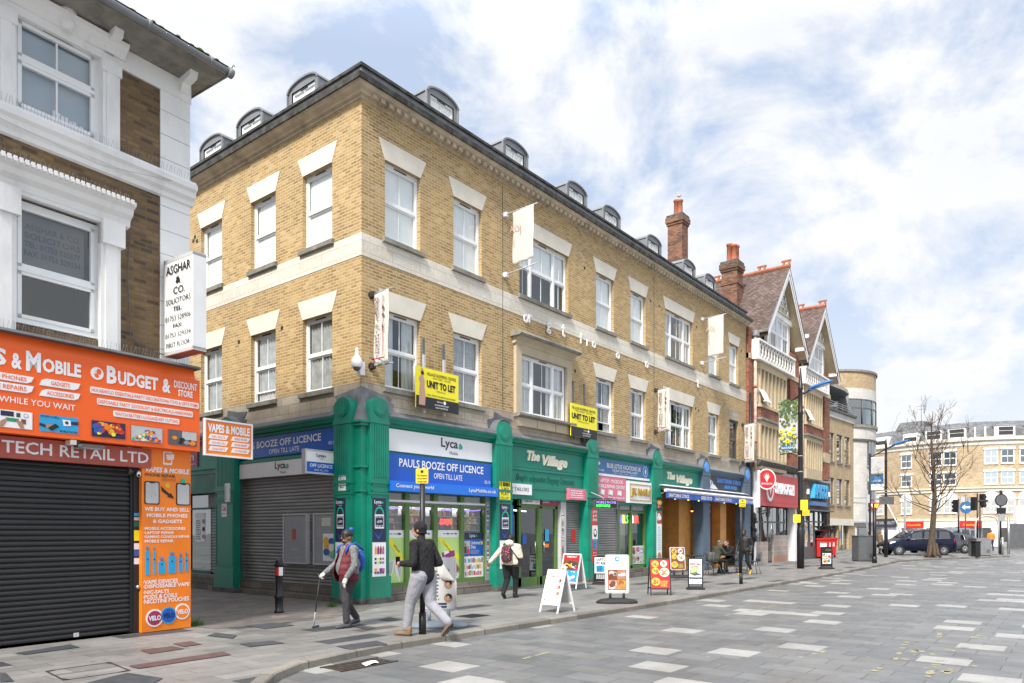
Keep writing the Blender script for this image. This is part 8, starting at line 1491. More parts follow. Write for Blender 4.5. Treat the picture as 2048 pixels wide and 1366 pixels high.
x, y = spot(1975, 1107); q = Vector(fr2w(1, 0)); rr_ = Vector((ST, -CT)); m = MB(); pts_ = [Vector((x, y, 0))+Vector((rr_.x, rr_.y, 0))*a+Vector((0, 0, z)) for a, z in ((-.9, 0), (-.9, 2.2), (-.82, 2.5), (-.6, 2.72), (-.2, 2.82), (.2, 2.8), (.6, 2.68), (.8, 2.4), (.85, 2.0), (.85, 0))]; m.tube(pts_, .06, 'grey_light', 8); solo(m, 'hoop_barrier', 'tall pale metal hoop barrier behind the steel cabinet', 'barrier', (x, y, 0))
x, y = fr2w(54, (1960-1024)/1443*54); m = MB(); m.cyl((x, y, 0), (x, y, 3.9), .05, mat='black', n=8); m.cyl((x-.3, y, 3.9), (x+.5, y-.4, 3.95), .08, mat='black'); solo(m, 'camera_pole', 'thin black pole with small box on top beside the traffic lights', 'pole', (x, y, 0))
x, y = fr2w(44, (1740-1024)/1443*44); m = MB(); m.cyl((x, y, 0), (x, y, 6.4), .06, mat='black', n=8); solo(m, 'tall_pole', 'plain thin black pole left of the farther street lamp', 'pole', (x, y, 0))
x, y = fr2w(46, (1748-1024)/1443*46); fr = Fr(x, y, -52); t = thing('give_way_sign', 'red bordered triangular road sign behind the dark cabinet', 'road sign', (x, y, 0)); m = MB(); m.cyl((x, y, 0), (x, y, 3.4), .05, mat='grey'); m.build('pole', t); m = MB(); m.prism(fr, [(0, 2.75), (.42, 3.5), (-.42, 3.5)], .05, .08, 'red', True); m.prism(fr, [(0, 2.92), (.28, 3.41), (-.28, 3.41)], .08, .085, 'sign_white'); m.build('plate', t)
x, y = fr2w(44, (1734-1024)/1443*44); m = MB(); m.cyl((x, y, 0), (x, y, 4.2), .05, mat='grey', n=8); m.box(Fr(x, y, -52), .05, .2, 0, .04, 3.4, 3.9, 'grey_light'); solo(m, 'grey_pole', 'pale grey pole standing behind the dark cabinet', 'pole', (x, y, 0))
x, y = fr2w(56, (1810-1024)/1443*56); m = MB(); m.cyl((x, y, 0), (x, y, 4.6), .07, mat='grey', n=8); m.tube([(x-1.6, y+1.2, 4.3), (x-.6, y+.4, 2.2), (x, y, .3)], .05, 'sign_white'); solo(m, 'leaning_pole', 'grey pole with a white leaning bar behind the parked van', 'pole', (x, y, 0))
# ---------------------------------------------------------------- tree
def tree(x, y):
    R = random.Random(12); t = thing('bare_tree', 'leafless tree with upswept thin branches in front of the parked van', 'tree', (x, y, 0)); m = MB(); H = 9.3
    tr = [(x+.10*sin(z*.7), y+.08*sin(z*.9+1), z) for z in [H*i/14 for i in range(15)]]; rad = [.28 if i == 0 else max(.012, .19*(1-i/14)**.95+.015) for i in range(15)]; rad[1] = .25; m.tube(tr, rad, 'bark', 12)
    for i in range(7): a = i*.9; m.tube([(x+.5*cos(a), y+.5*sin(a), 0), (x+.28*cos(a), y+.28*sin(a), .2), (x+.2*cos(a), y+.2*sin(a), .9)], [.05, .12, .06], 'bark', 6)
    m.build('trunk', t); m = MB(); tw = MB()
    def branch(p, d, L, r, dep):
        n = 6 if dep == 0 else 4; pts = [p]; q = p.copy(); dd = d.normalized()
        for i in range(n):
            dd = (dd+Vector((R.uniform(-.28, .28), R.uniform(-.28, .28), (.12 if dep == 0 else .06)+R.uniform(-.15, .18)))).normalized(); q = q+dd*L/n; pts.append(q.copy())
        (m if dep < 1 else tw).tube(pts, [max(.0055, r*(1-i/(n+.5))) for i in range(n+1)], 'bark' if dep < 1 else 'twig', 6 if dep == 0 else 4)
        if dep < 2 or R.random() < .5 and dep < 3:
            for k in range((4, 3, 1)[dep]):
                i = R.randint(1 if dep else 2, n); b = pts[i]; s = Vector((R.uniform(-1, 1), R.uniform(-1, 1), R.uniform(-.1, .8))); e = (dd*1.1+s*.95).normalized(); branch(b, e, L*R.uniform(.35, .6), max(.008, r*.5), dep+1)
    for i in range(32):
        z = 2.7+(H-3.3)*(i/32)**1.15; a = i*2.4+R.uniform(-.3, .3); L = (3.0 if z < 4.5 else 2.3)*(1-max(0, (z-4.6))/(H-2.6))**.9+.3; k = z/H; p = Vector((x+.10*sin(z*.7), y+.08*sin(z*.9+1), z)); el = .25+.5*R.random() if z < 6.5 else .35+.5*R.random()
        branch(p, Vector((cos(a), sin(a), el)), L*R.uniform(.8, 1.1), .02+.03*(1-k), 0)
    m.build('branches', t); tw.build('twigs', t)
tree(*spot(1866, 1115))
# ---------------------------------------------------------------- cars
def car(px, F, deg, L, W, H, kind, mat, lab):
    """lofted body; deg = heading of the nose"""
    x, y = fr2w(F, (px-1024)/FOC*F); t = thing('parked_car', lab, 'car', (x, y, 0), 'cars parked along the kerb'); h = radians(deg); D = Vector((cos(h), sin(h), 0)); S_ = Vector((-sin(h), cos(h), 0))
    o = Vector((x, y, 0)); P = lambda u, v, z: o+D*(L/2-u*L)+S_*v*W/2+Vector((0, 0, z*H))
    if kind == 'mpv': prof = [(0, .34, .40), (.02, .28, .47), (.06, .2, .53), (.16, .17, .60), (.22, .17, .655), (.32, .17, .86), (.40, .17, .955), (.5, .17, .99), (.7, .17, 1.0), (.86, .17, .985), (.93, .18, .93), (.965, .2, .80), (.99, .22, .58), (1, .30, .5)]
    else: prof = [(0, .34, .40), (.02, .28, .48), (.06, .2, .56), (.18, .17, .63), (.27, .17, .68), (.36, .17, .88), (.44, .17, .97), (.55, .17, 1.0), (.72, .17, .985), (.85, .17, .93), (.93, .18, .80), (.97, .2, .66), (.99, .24, .56), (1, .30, .5)]
    m = MB(); belt = .60; rings = []
    for u, zb, zt in prof:
        wk = 1-.16*(max(0, .08-u)/.08)**1.5-.12*(max(0, u-.94)/.06)**1.5; zbelt = min(belt+.03*u, zt-.02); up = max(0, zt-zbelt); wt = wk*(1-.42*up) if up > .05 else wk*.93
        half = [(wk*.90, zb), (wk*.985, zb+.06), (wk, zbelt*.75), (wk*.965, zbelt), (wt, zt-.035*(up > .05)-.012), (wt*.86, zt)]
        rings.append([P(u, v, z) for v, z in half]+[P(u, -v, z) for v, z in half[::-1]])
    m.grid(rings, mat); body = m.build('body', t)
    m = MB()
    def gpt(u, k, v_s):                                # point on the side glass, k 0 at the belt to 1 at the roof
        for i in range(len(prof)-1):
            if prof[i][0] <= u <= prof[i+1][0]: q = (u-prof[i][0])/(prof[i+1][0]-prof[i][0]); zt = prof[i][2]*(1-q)+prof[i+1][2]*q; break
        zbelt = belt+.03*u; up = zt-zbelt; wt = 1-.42*up; z0, z1 = zbelt+.02, zt-.07; return P(u, v_s*((.965+(wt-.965)*k*.85)+.012), z0+(z1-z0)*k)
    segs = [(.245, .33), (.34, .50), (.52, .71), (.73, .90)] if kind == 'mpv' else [(.30, .36), (.37, .52), (.54, .70), (.72, .84)]
    for sd in (1, -1):
        for u0, u1 in segs:
            if u0 in (.245, .30): pts_ = [gpt(u0, 0, sd), gpt(u1, 0, sd), gpt(u1, .75, sd)]
            else: pts_ = [gpt(u0, .0, sd), gpt(u1, 0, sd), gpt(u1-(.02 if u1 > .8 else 0), 1, sd), gpt(u0+.02, 1, sd)]
            m.face(pts_, 'glass_car'); 
    wv = .78
    ws = [p for p in prof if (.22 <= p[0] <= .40 if kind == 'mpv' else .27 <= p[0] <= .44)]
    m.face([P(ws[0][0]+.01, -wv, ws[0][2]+.035), P(ws[0][0]+.01, wv, ws[0][2]+.035), P(ws[-1][0]-.02, wv*.82, ws[-1][2]-.0), P(ws[-1][0]-.02, -wv*.82, ws[-1][2]-.0)], 'glass_car')
    rw = [p for p in prof if p[0] > .85][:3]; m.face([P(rw[0][0]+.02, -wv*.8, rw[0][2]-.02), P(rw[0][0]+.02, wv*.8, rw[0][2]-.02), P(rw[-1][0]+.012, wv, rw[-1][2]-.02), P(rw[-1][0]+.012, -wv, rw[-1][2]-.02)], 'glass_car'); m.build('window', t)
    m = MB()
    for sd in (1, -1): m.tube([P(.28, sd*.90, .72), P(.40, sd*.83, .955), P(.6, sd*.82, .985), P(.82, sd*.83, .965)], .012, 'alloy', 5); m.tube([P(.24, sd*.985, .62), P(.5, sd*.99, .63), P(.88, sd*.985, .645)], .012, 'alloy', 5); m.tube([P(.45, sd*.72, 1.02), P(.85, sd*.72, 1.0)], .018, 'alloy' if kind == 'mpv' else 'black', 5)
    m.build('trim', t)
    for sd in (1, -1):
        m = MB(); m.face([P(.945, sd*1.0, .50), P(.995, sd*.86, .49), P(.985, sd*.88, .62), P(.94, sd*.985, .64)], 'tail_red'); m.face([P(.995, sd*.86, .49), P(1.004, sd*.6, .5), P(.992, sd*.62, .61), P(.985, sd*.88, .62)], 'tail_red'); m.build('tail_light', t)
        m = MB(); m.face([P(.03, sd*.93, .46), P(.11, sd*1.0, .49), P(.12, sd*1.0, .55), P(.05, sd*.93, .53)], 'headlamp'); m.build('headlight', t)
        m = MB(); m.ell(P(.29, sd*1.1, .63), .1, .1, .08, mat, 10, 6); m.build('mirror', t)
        m = MB(); 
        for u in (.44, .62): m.tube([P(u, sd*1.0, .545), P(u+.04, sd*1.01, .55)], .012, 'grey_dark', 5)
        m.build('door_handle', t)
    rw_ = .335
    for u in (.165, .80):
        for sd in (1, -1):
            c = P(u, sd*.90, 0)+Vector((0, 0, rw_)); w_ = S_*sd; m = MB(); m.cyl(c-w_*.0, c+w_*.092, rw_+.045, mat='black', n=24); m.cyl(c, c+w_*.11, rw_, mat='tyre', n=24); q_ = m.build('wheel', t); m = MB(); m.cyl(c+w_*.10, c+w_*.118, .235, mat='grey_dark', n=20)
            for k in range(10): a = k*pi/5; m.tube([c+w_*.125, c+w_*.12+(D*cos(a)+Vector((0, 0, sin(a))))*.215], .02, 'alloy', 4)
            m.build('rim', q_)
    m = MB(); m.box(Fr(0, 0), 0, 0, 0, 0, 0, 0, 'black'); m = MB(); m.face([P(1.005, -.28, .36), P(1.005, .28, .36), P(1.005, .28, .44), P(1.005, -.28, .44)], 'yellow'); m.face([P(-.005, -.28, .26), P(-.005, .28, .26), P(-.005, .28, .34), P(-.005, -.28, .34)], 'sign_white'); m.build('number_plate', t)
LEFT = math.degrees(TH)+90
car(1832, 50.8, LEFT-4, 4.7, 1.9, 1.80, 'mpv', 'car_navy', 'dark navy people carrier parked side on behind the bare tree'); car(1880, 55.5, LEFT+6, 4.5, 1.85, 1.55, 'suv', 'car_grey', 'grey hatchback parked just behind the navy people carrier'); car(1904, 62.5, LEFT+8, 4.7, 1.9, 1.98, 'suv', 'car_silver', 'silver estate car with red tail lights behind the grey hatchback'); car(1893, 59, LEFT+7, 4.4, 1.8, 1.45, 'suv', 'car_grey', 'small dark car mostly hidden behind the steel cabinet')
# ---------------------------------------------------------------- people
class Body:
    def __init__(s, name, label, px, py, hd, z0=0, group=None, loc=None):
        g = gl(px, py) if loc is None else Vector(loc); g.z = z0; s.g = g; R_, F_ = hd; f = Vector((R_*ST+F_*CT, -R_*CT+F_*ST, 0)).normalized(); s.f = f; s.r = Vector((f.y, -f.x, 0)); s.t = thing(name, label, 'person', g)
    def P(s, x, y, z): return s.g+s.r*x+s.f*y+Vector((0, 0, z))
    def fin(s, m, name, vox=.011, sm=4):
        o = m.build(name, s.t); r = o.modifiers.new('r', 'REMESH'); r.mode = 'VOXEL'; r.voxel_size = vox; r.use_smooth_shade = True; q = o.modifiers.new('s', 'SMOOTH'); q.factor = .5; q.iterations = sm; return o
    def hand(s, m, w, d, k='skin', side=1, curl=.6, r=1.0):      # palm, four unequal fingers, thumb; d = direction of the fingers
        d = d.normalized(); u = (s.r-d*s.r.dot(d)); u = u.normalized() if u.length > .2 else s.f.copy(); n = d.cross(u).normalized(); m.cap(w, w+d*.075*r, .026*r, .034*r, k, sx=1.25, side=u)
        for i, (o, L) in enumerate(((-.03, .062), (-.01, .074), (.01, .068), (.03, .052))): b = w+d*.085*r+u*o*r; e1 = b+(d*cos(curl)+n*sin(curl)).normalized()*L*.5*r; e2 = e1+(d*cos(curl*2)+n*sin(curl*2)).normalized()*L*.5*r; m.cap(b, e1, .0095, .009, k, 7); m.cap(e1, e2, .009, .0075, k, 7)
        b = w+d*.03*r-u*.03*side*r; m.cap(b, b+(d*.7-u*.7*side).normalized()*.045*r, .011, .009, k, 7)
    def head(s, m, c, look, k='skin', sc_=1.0):
        L = Vector((look[0]*s.r+look[1]*s.f)).normalized(); U = Matrix((Vector((L.y, -L.x, 0)), L, Vector((0, 0, 1)))).transposed(); q = lambda x, y, z: c+U@Vector((x, y, z))*sc_
        m.ell(q(0, -.005, .02), .077*sc_, .096*sc_, .105*sc_, k, 18, 12, U); m.ell(q(0, .02, -.055), .056*sc_, .068*sc_, .062*sc_, k, 14, 8, U); m.cap(q(0, .09, .012), q(0, .112, -.022), .009, .015, k, 8)
        for sd in (1, -1): m.ell(q(.078*sd, -.005, -.005), .012, .022, .032, k, 8, 6, U); m.ell(q(.035*sd, .078, .03), .022, .014, .01, k, 8, 6, U)
        m.ell(q(0, .088, -.052), .026, .012, .007, k, 8, 4, U); m.ell(q(0, .086, -.064), .022, .012, .007, k, 8, 4, U); return q, U, L
    def eyes(s, q, U, par):
        m = MB()
        for sd in (1, -1): m.ell(q(.031*sd, .086, .012), .014, .008, .008, 'sign_white', 8, 6, U); m.ell(q(.031*sd, .093, .012), .006, .004, .006, 'black', 6, 4, U)
        m.build('eyes', par)
    def shoe(s, heel, toe, mat, sole='rubber', up=Vector((0, 0, 1))):
        d = (toe-heel).normalized(); m = MB(); x = d.cross(up).normalized(); n = x.cross(d)
        m.cap(heel+n*.05, heel+n*.05+d*.03, .046, .048, mat, sx=.9); m.cap(heel+n*.045+d*.02, toe+n*.032-d*.05, .047, .034, mat, sx=1.05, side=x); m.cap(toe+n*.03-d*.09, toe+n*.028-d*.04, .040, .032, mat, sx=1.2, side=x); m.cap(heel+n*.06-d*.0, heel+n*.12+d*.0, .045, .046, mat)
        o = s.fin(m, 'shoe', .009, 2); m = MB(); m.grid([[heel-d*.045+d*(k*(toe-heel).length*1.0)+x*(w_*sd)+n*(h_) for k, w_, sd, h_ in ((0, .02, -1, hh), (.0, .02, 1, hh), (.2, .042, 1, hh), (.55, .036, 1, hh), (.8, .048, 1, hh), (1.02, .03, 1, hh), (1.08, .0, 1, hh), (1.02, .03, -1, hh), (.8, .048, -1, hh), (.55, .036, -1, hh), (.2, .042, -1, hh))] for hh in (0, .022)], sole, smooth=False); m.build('sole', o)
def figure(b, J, cl, H=1.7):
    """J: joints in (right, forward, up); cl: clothing materials"""
    P = lambda k: b.P(*[q*H/1.7 for q in J[k]]); up = Vector((0, 0, 1)); s = H/1.7
    bw = cl.get('belly', 0); W_ = cl.get('build', 1.0); skin = cl['skin']
    m = MB(); hc = P('head'); q, U, L = b.head(m, hc, J.get('look', (0, 1)), skin, 1.02*s); m.cap(P('neck')-up*.03, hc-up*.05, .056, .052, skin); m.cap(P('pelvis'), P('chest'), .10, .11, skin, sx=1.3, side=b.r)
    for e in 'LR':
        m.cap(P('sh'+e), P('el'+e), .042, .036, skin); m.cap(P('el'+e), P('wr'+e), .034, .024, skin); m.cap(P('hip'+e), P('kn'+e), .065, .045, skin); m.cap(P('kn'+e), P('an'+e), .045, .035, skin); m.cap(P('chest'), P('sh'+e), .07, .045, skin)
        d = (P('wr'+e)-P('el'+e)).normalized()+Vector(cl.get('hd'+e, (0, 0, 0))); gm = cl.get('glove'); b.hand(m, P('wr'+e)+d.normalized()*.01, d, gm or skin, 1 if e == 'R' else -1, cl.get('curl'+e, .6))
    body = b.fin(m, 'body', .0075, 2); b.eyes(q, U, body)
    if cl.get('glove'):
        for e in 'LR': g_ = MB(); d = (P('wr'+e)-P('el'+e)).normalized()+Vector(cl.get('hd'+e, (0, 0, 0))); b.hand(g_, P('wr'+e)+d.normalized()*.005, d, cl['glove'], 1 if e == 'R' else -1, cl.get('curl'+e, .6), 1.14); g_.cap(P('wr'+e)-d.normalized()*.03, P('wr'+e)+d.normalized()*.03, .036, .034, cl['glove']); b.fin(g_, 'glove', .006, 2)
    m = MB(); jk = cl['top']; r0 = .135*W_
    m.cap(P('pelvis')+up*cl.get('hem', .03), P('pelvis')+(P('chest')-P('pelvis'))*.5, r0*1.04, r0*(1.0+bw*.5), jk, 18, 1.28, b.r); m.cap(P('pelvis')+(P('chest')-P('pelvis'))*.45, P('chest')+up*.04, r0*(1.0+bw*.3), r0*.93, jk, 18, 1.36, b.r)
    if bw: m.ell(P('pelvis')+(P('chest')-P('pelvis'))*.35+b.f*.055*bw*2, .17*W_, .14+.03*bw, .19, jk, 16, 10, Matrix((b.r, b.f, up)).transposed())
    m.cap(P('chest')+up*.09, P('neck')+up*cl.get('col', .015), .085, .064, cl.get('collar', jk), 16, 1.1, b.r); m.cap(P('pelvis')+up*cl.get('hem', .03)-b.r*.1, P('pelvis')+up*cl.get('hem', .03)+b.r*.1, .12*W_, .12*W_, jk, 16)
    vest = cl.get('vest')
    for e in 'LR': m.cap(P('chest')+up*.09, P('sh'+e), .085*W_, .068*W_, jk)
    slm = m if not vest else MB()
    if vest: b.fin(m, 'shirt'); 
    for e in 'LR': slm.cap(P('sh'+e), P('el'+e), .064*W_, .053*W_, jk if not vest else cl['sleeve']); slm.cap(P('el'+e), P('wr'+e), .053*W_, .042*W_, jk if not vest else cl['sleeve'])
    top = b.fin(slm, 'sleeves' if vest else cl.get('topname', 'jacket'), .011, 3)
    m = MB(); tr = cl['leg']; tk = cl.get('loose', 1.0); m.cap(P('pelvis')-up*.02, P('pelvis')+up*.08, .128*W_, .122*W_, tr, 16, 1.22, b.r)
    for e in 'LR': m.cap(P('hip'+e), P('kn'+e), .098*tk*W_, .070*tk, tr); m.cap(P('kn'+e), P('an'+e)+up*.02, .068*tk, .054*tk, tr)
    b.fin(m, 'trousers', .011, 3)
    for e in 'LR':
        ft = J.get('ft'+e); an = P('an'+e); b.shoe(b.P(*[v*s for v in ft[0]]), b.P(*[v*s for v in ft[1]]), cl['shoe'], cl.get('sole', 'rubber'), Vector(ft[2]) if len(ft) > 2 else up)
    return q, U, L, P, top
# man in red vest with a walking stick
b = Body('person', 'man in dark red quilted vest, bobble hat and sunglasses walking with a stick', 697, 1254, (-.72, -.62))
J = dict(pelvis=(0, .0, .93), chest=(0, .0, 1.28), neck=(0, .01, 1.46), head=(0, .03, 1.585), look=(-.1, 1), shL=(-.205, 0, 1.38), shR=(.205, 0.02, 1.38), elL=(-.27, .02, 1.10), elR=(.25, .10, 1.12), wrL=(-.25, .17, .90), wrR=(.24, .33, .96),
         hipL=(-.10, 0, .90), hipR=(.10, 0, .90), knL=(-.11, .10, .50), knR=(.11, .02, .49), anL=(-.11, .10, .10), anR=(.10, -.20, .14), ftL=[(-.11, .05, 0), (-.13, .33, 0)], ftR=[(.10, -.24, .05), (.11, .02, 0.0)])
q, U, L_, P, top = figure(b, J, dict(skin='skin_dark', top='wool_grey', vest=True, sleeve='wool_grey', leg='trouser_grey', shoe='shoe_grey', belly=.55, build=1.12, loose=1.08, glove='glove', hdL=(0, 0, -.6), curlL=.3, curlR=1.2, hem=.05, sole='rubber'), 1.66)
m = MB(); up = Vector((0, 0, 1)); U3 = Matrix((b.r, b.f, up)).transposed(); s_ = 1.66/1.7
n = 20; rings = []
for z, rx, ry, fy in ((.80, .21, .19, .02), (.90, .235, .215, .04), (1.0, .235, .22, .05), (1.12, .225, .20, .04), (1.24, .215, .18, .02), (1.34, .205, .155, .0), (1.41, .15, .12, -.01), (1.47, .085, .08, -.01)):
    rings.append([b.P(rx*cos(t_)*s_, (ry*sin(t_)+fy)*s_, z*s_) for t_ in [radians(115)+radians(310)*i/n for i in range(n+1)]])
rr_ = []
for i in range(len(rings)-1):
    for k in range(4): rr_.append([rings[i][j].lerp(rings[i+1][j], k/4)+(rings[i][j]-b.P(0, 0, rings[i][j].z-b.g.z)).normalized()*.012*sin(pi*k/4) for j in range(n+1)])
rr_.append(rings[-1]); m.grid(rr_, 'maroon', closed=False, caps=False); o = m.build('vest', b.t); o.modifiers.new('s', 'SOLIDIFY').thickness = .02; o.modifiers.new('u', 'SUBSURF').levels = 1
m = MB(); m.ell(q(0, -.012, .05), .092, .108, .095, 'black', 18, 10, U, z0=-.15); m.ell(q(0, -.01, .035), .095, .112, .03, 'black', 18, 6, U); h_ = m.build('hat', b.t); m = MB(); m.ell(q(.0, -.085, .135), .045, .045, .045, 'bag_blue', 10, 8, U); m.ell(q(.01, -.095, .13), .04, .04, .05, 'black', 8, 6, U); m.build('bobble', h_)
m = MB(); 
for sd in (1, -1): m.ell(q(.034*sd, .098, .016), .027, .012, .02, 'black_gloss', 10, 6, U); m.tube([q(.055*sd, .09, .02), q(.08*sd, .0, .015)], .004, 'black', 5)
m.tube([q(-.03, .1, .02), q(.03, .1, .02)], .004, 'black', 5); m.build('sunglasses', b.t)
m = MB(); m.ell(q(0, .072, -.075), .04, .028, .025, 'hair', 10, 6, U); m.build('beard', b.t)
m = MB(); m.ell(b.P(-.02, -.2, 1.14), .13, .085, .2, 'bag_blue', 14, 10, U3); o = m.build('backpack', b.t); m = MB()
for sd in (-1, 1): m.tube([b.P(.15*sd, -.2, 1.33), b.P(.15*sd, -.05, 1.455), b.P(.155*sd, .09, 1.40), b.P(.16*sd, .14, 1.28)], .018, 'bag_blue', 6)
m.build('strap', o)
hr = P('wrR'); m = MB(); f_ = hr+b.f*.09+up*-.03; ft = b.P(.27, .52, 0); m.tube([f_+b.f*-.06, f_+b.f*.05], .016, 'black'); m.tube([f_, ft], [.011, .010], 'black'); m.tube([ft+(f_-ft)*.30, ft+(f_-ft)*.02], .0125, 'grey'); m.cyl(ft, ft+up*.03, .02, mat='rubber'); m.tube([ft+up*.02-b.r*.0, ft+up*.03-b.f*.1], .018, 'navy', 6)
solo(m, 'walking_stick', 'dark folding walking stick held by the man in the red vest', 'walking stick', ft)
# man in black jacket, seen from behind
b = Body('person', 'man in black jacket, black beanie and pale grey joggers striding past the black post', 847, 1272, (-.80, .5))
J = dict(pelvis=(0, 0, .96), chest=(0, .03, 1.31), neck=(0, .05, 1.50), head=(-.0, .085, 1.63), look=(-.35, 1), shL=(-.20, .02, 1.42), shR=(.20, .03, 1.42), elL=(-.30, -.04, 1.13), elR=(.27, -.10, 1.12), wrL=(-.22, .24, 1.12), wrR=(.16, .14, 1.08),
         hipL=(-.10, 0, .92), hipR=(.10, 0, .92), knL=(-.11, .17, .52), knR=(.10, -.06, .50), anL=(-.11, .24, .11), anR=(.09, -.40, .22), ftL=[(-.11, .19, 0), (-.15, .47, 0)], ftR=[(.09, -.47, .17), (.10, -.29, -.02)])
q, U, L_, P, top = figure(b, J, dict(skin='skin_tan', top='jacket_black', leg='jog_grey', shoe='shoe_brown', build=1.18, loose=1.3, curlL=1.1, curlR=.8, hem=-.03, sole='rubber'), 1.74)
m = MB(); m.ell(q(0, -.018, .035), .094, .112, .116, 'jacket_black', 18, 10, U, z0=-.6); m.ell(q(0, -.03, -.035), .090, .100, .035, 'jacket_black', 18, 6, U); m.build('beanie', b.t)
m = MB(); hw = P('wrL')+(P('wrL')-P('elL')).normalized()*.12; m.box(Fr(hw.x, hw.y, -20), -.035, .035, -.01, .0, hw.z-.02, hw.z+.11, 'black_gloss'); solo(m, 'phone', 'mobile phone in the hand of the man in the black jacket', 'phone', hw)
# woman in cream jacket
b = Body('person', 'woman in cream hooded jacket with printed backpack walking away with one arm out', 1021, 1196, (.35, .94))
J = dict(pelvis=(0, 0, .95), chest=(0, .03, 1.28), neck=(0, .05, 1.46), head=(0, .06, 1.585), look=(.25, 1), shL=(-.21, .02, 1.38), shR=(.21, .02, 1.38), elL=(-.40, -.04, 1.16), elR=(.27, .06, 1.12), wrL=(-.56, -.08, .97), wrR=(.20, .22, 1.00),
         hipL=(-.10, 0, .90), hipR=(.10, 0, .90), knL=(-.09, -.02, .48), knR=(.10, .14, .50), anL=(-.08, -.32, .17), anR=(.09, .12, .10), ftL=[(-.08, -.38, .13), (-.08, -.2, -.02)], ftR=[(.09, .07, 0), (.11, .32, 0)])
q, U, L_, P, top = figure(b, J, dict(skin='skin_dark', top='cream_fabric', leg='jacket_black', shoe='black', build=1.22, loose=1.12, belly=.2, curlL=.35, hem=.03), 1.56)
m = MB(); m.ell(q(0, -.015, .03), .086, .104, .105, 'hair', 16, 10, U, z0=-.5); m.ell(q(0, -.1, -.0), .04, .04, .04, 'hair', 8, 6, U); m.build('hair', b.t)
m = MB(); m.ell(b.P(0, -.09, 1.36), .12, .08, .09, 'cream_fabric', 14, 8, Matrix((b.r, b.f, up)).transposed()); m.build('hood', top)
m = MB(); U3 = Matrix((b.r, b.f, up)).transposed(); m.cap(b.P(-.02, -.23, .98), b.P(-.02, -.22, 1.22), .10, .095, 'bag_print', 16, 1.4, b.r); m.cap(b.P(-.02, -.3, .95), b.P(-.02, -.3, 1.06), .06, .05, 'bag_print', 12, 1.6, b.r); o = b.fin(m, 'backpack'); m = MB(); R_ = random.Random(5)
for i in range(60): a = R_.uniform(-.9, .9); z = R_.uniform(.9, 1.28); m.ell(b.P(-.02+.13*sin(a), -.23-.1*cos(a)-.0, z), .014, .008, .016, R_.choice(['ink0', 'ink5', 'skin_tan', 'grey_dark']), 6, 4, U3)
m.tube([b.P(-.15, -.1, 1.32), b.P(-.15, .06, 1.36), b.P(-.16, .1, 1.2)], .016, 'black', 6); m.tube([b.P(-.12, -.13, 1.36), b.P(.1, -.17, 1.2), b.P(.25, -.08, .95)], .013, 'black', 6); m.build('strap', o)
m = MB(); m.box(Fr(*b.P(.27, -.02, 0).xy, -60), -.09, .09, -.04, .04, .78, .98, 'black'); solo(m, 'shoulder_bag', 'small black shoulder bag at the hip of the woman in cream', 'bag', b.P(.27, 0, .8))
# man in black padded jacket
b = Body('person', 'man in black padded jacket and tan boots walking by the thin post outside the cafe', 1489, 1150, (-.62, -.78))
J = dict(pelvis=(0, 0, .96), chest=(0, .02, 1.30), neck=(0, .03, 1.48), head=(0, .05, 1.61), look=(.1, 1), shL=(-.20, 0, 1.40), shR=(.20, 0, 1.40), elL=(-.26, -.08, 1.12), elR=(.26, .04, 1.12), wrL=(-.26, .04, .90), wrR=(.24, .2, .92),
         hipL=(-.10, 0, .92), hipR=(.10, 0, .92), knL=(-.11, -.02, .49), knR=(.10, .15, .51), anL=(-.10, -.38, .2), anR=(.10, .17, .10), ftL=[(-.10, -.43, .15), (-.10, -.26, -.02)], ftR=[(.10, .12, 0), (.11, .39, 0)])
q, U, L_, P, top = figure(b, J, dict(skin='skin_deep', top='puffer', leg='black', shoe='boot_tan', build=1.06, hem=.0, curlL=.5), 1.70)
m = MB(); m.ell(q(0, -.012, .035), .082, .10, .098, 'hair', 16, 8, U, z0=-.1); m.build('hair', b.t)
# seated guests
def table(px, F, lab, r_=.32):
    x, y = fr2w(F, (px-1024)/FOC*F); t = thing('cafe_table', lab, 'table', (x, y, 0)); m = MB(); m.lathe((x, y, .72), [(r_, 0), (r_+.01, .015), (r_, .03)], 'black', 20); m.build('tabletop', t); m = MB(); m.cyl((x, y, .03), (x, y, .72), .03, mat='black'); m.build('leg', t); m = MB(); m.lathe((x, y, 0), [(.24, 0), (.22, .02), (.03, .04)], 'black', 16); m.build('base', t)
def chair(x, y, deg, lab):
    t = thing('cafe_chair', lab, 'chair', (x, y, 0), 'grey cafe chairs'); fr = Fr(x, y, deg); m = MB()
    m.grid([[fr.p(.21*cos(q), .2*sin(q), .45+.03*abs(cos(q))) for q in [i*pi/8 for i in range(16)]], [fr.p(.23*cos(q), .22*sin(q), .48+.03*abs(cos(q))) for q in [i*pi/8 for i in range(16)]]], 'grey_dark'); m.build('seat', t)
    m = MB(); m.grid([[fr.p(.24*sin(a)*k, -.12-.13*cos(a)-.05*j, .50+.36*j) for a, k in [(-1.2+2.4*i/8, 1-.15*j) for i in range(9)]] for j in (0, .35, .7, 1)], 'grey_dark', closed=False, caps=False); o = m.build('backrest', t); o.modifiers.new('s', 'SOLIDIFY').thickness = .02
    for sx_ in (1, -1):
        for sy in (1, -1): m = MB(); m.cyl(fr.p(.12*sx_, .12*sy, .46), fr.p(.23*sx_, .22*sy, 0), .012, mat='grey_dark', n=6); m.build('leg', t)
tF = 28.2; tx, ty = fr2w(tF, (1452-1024)/FOC*tF); table(1452, tF, 'round black cafe table between the two seated men')
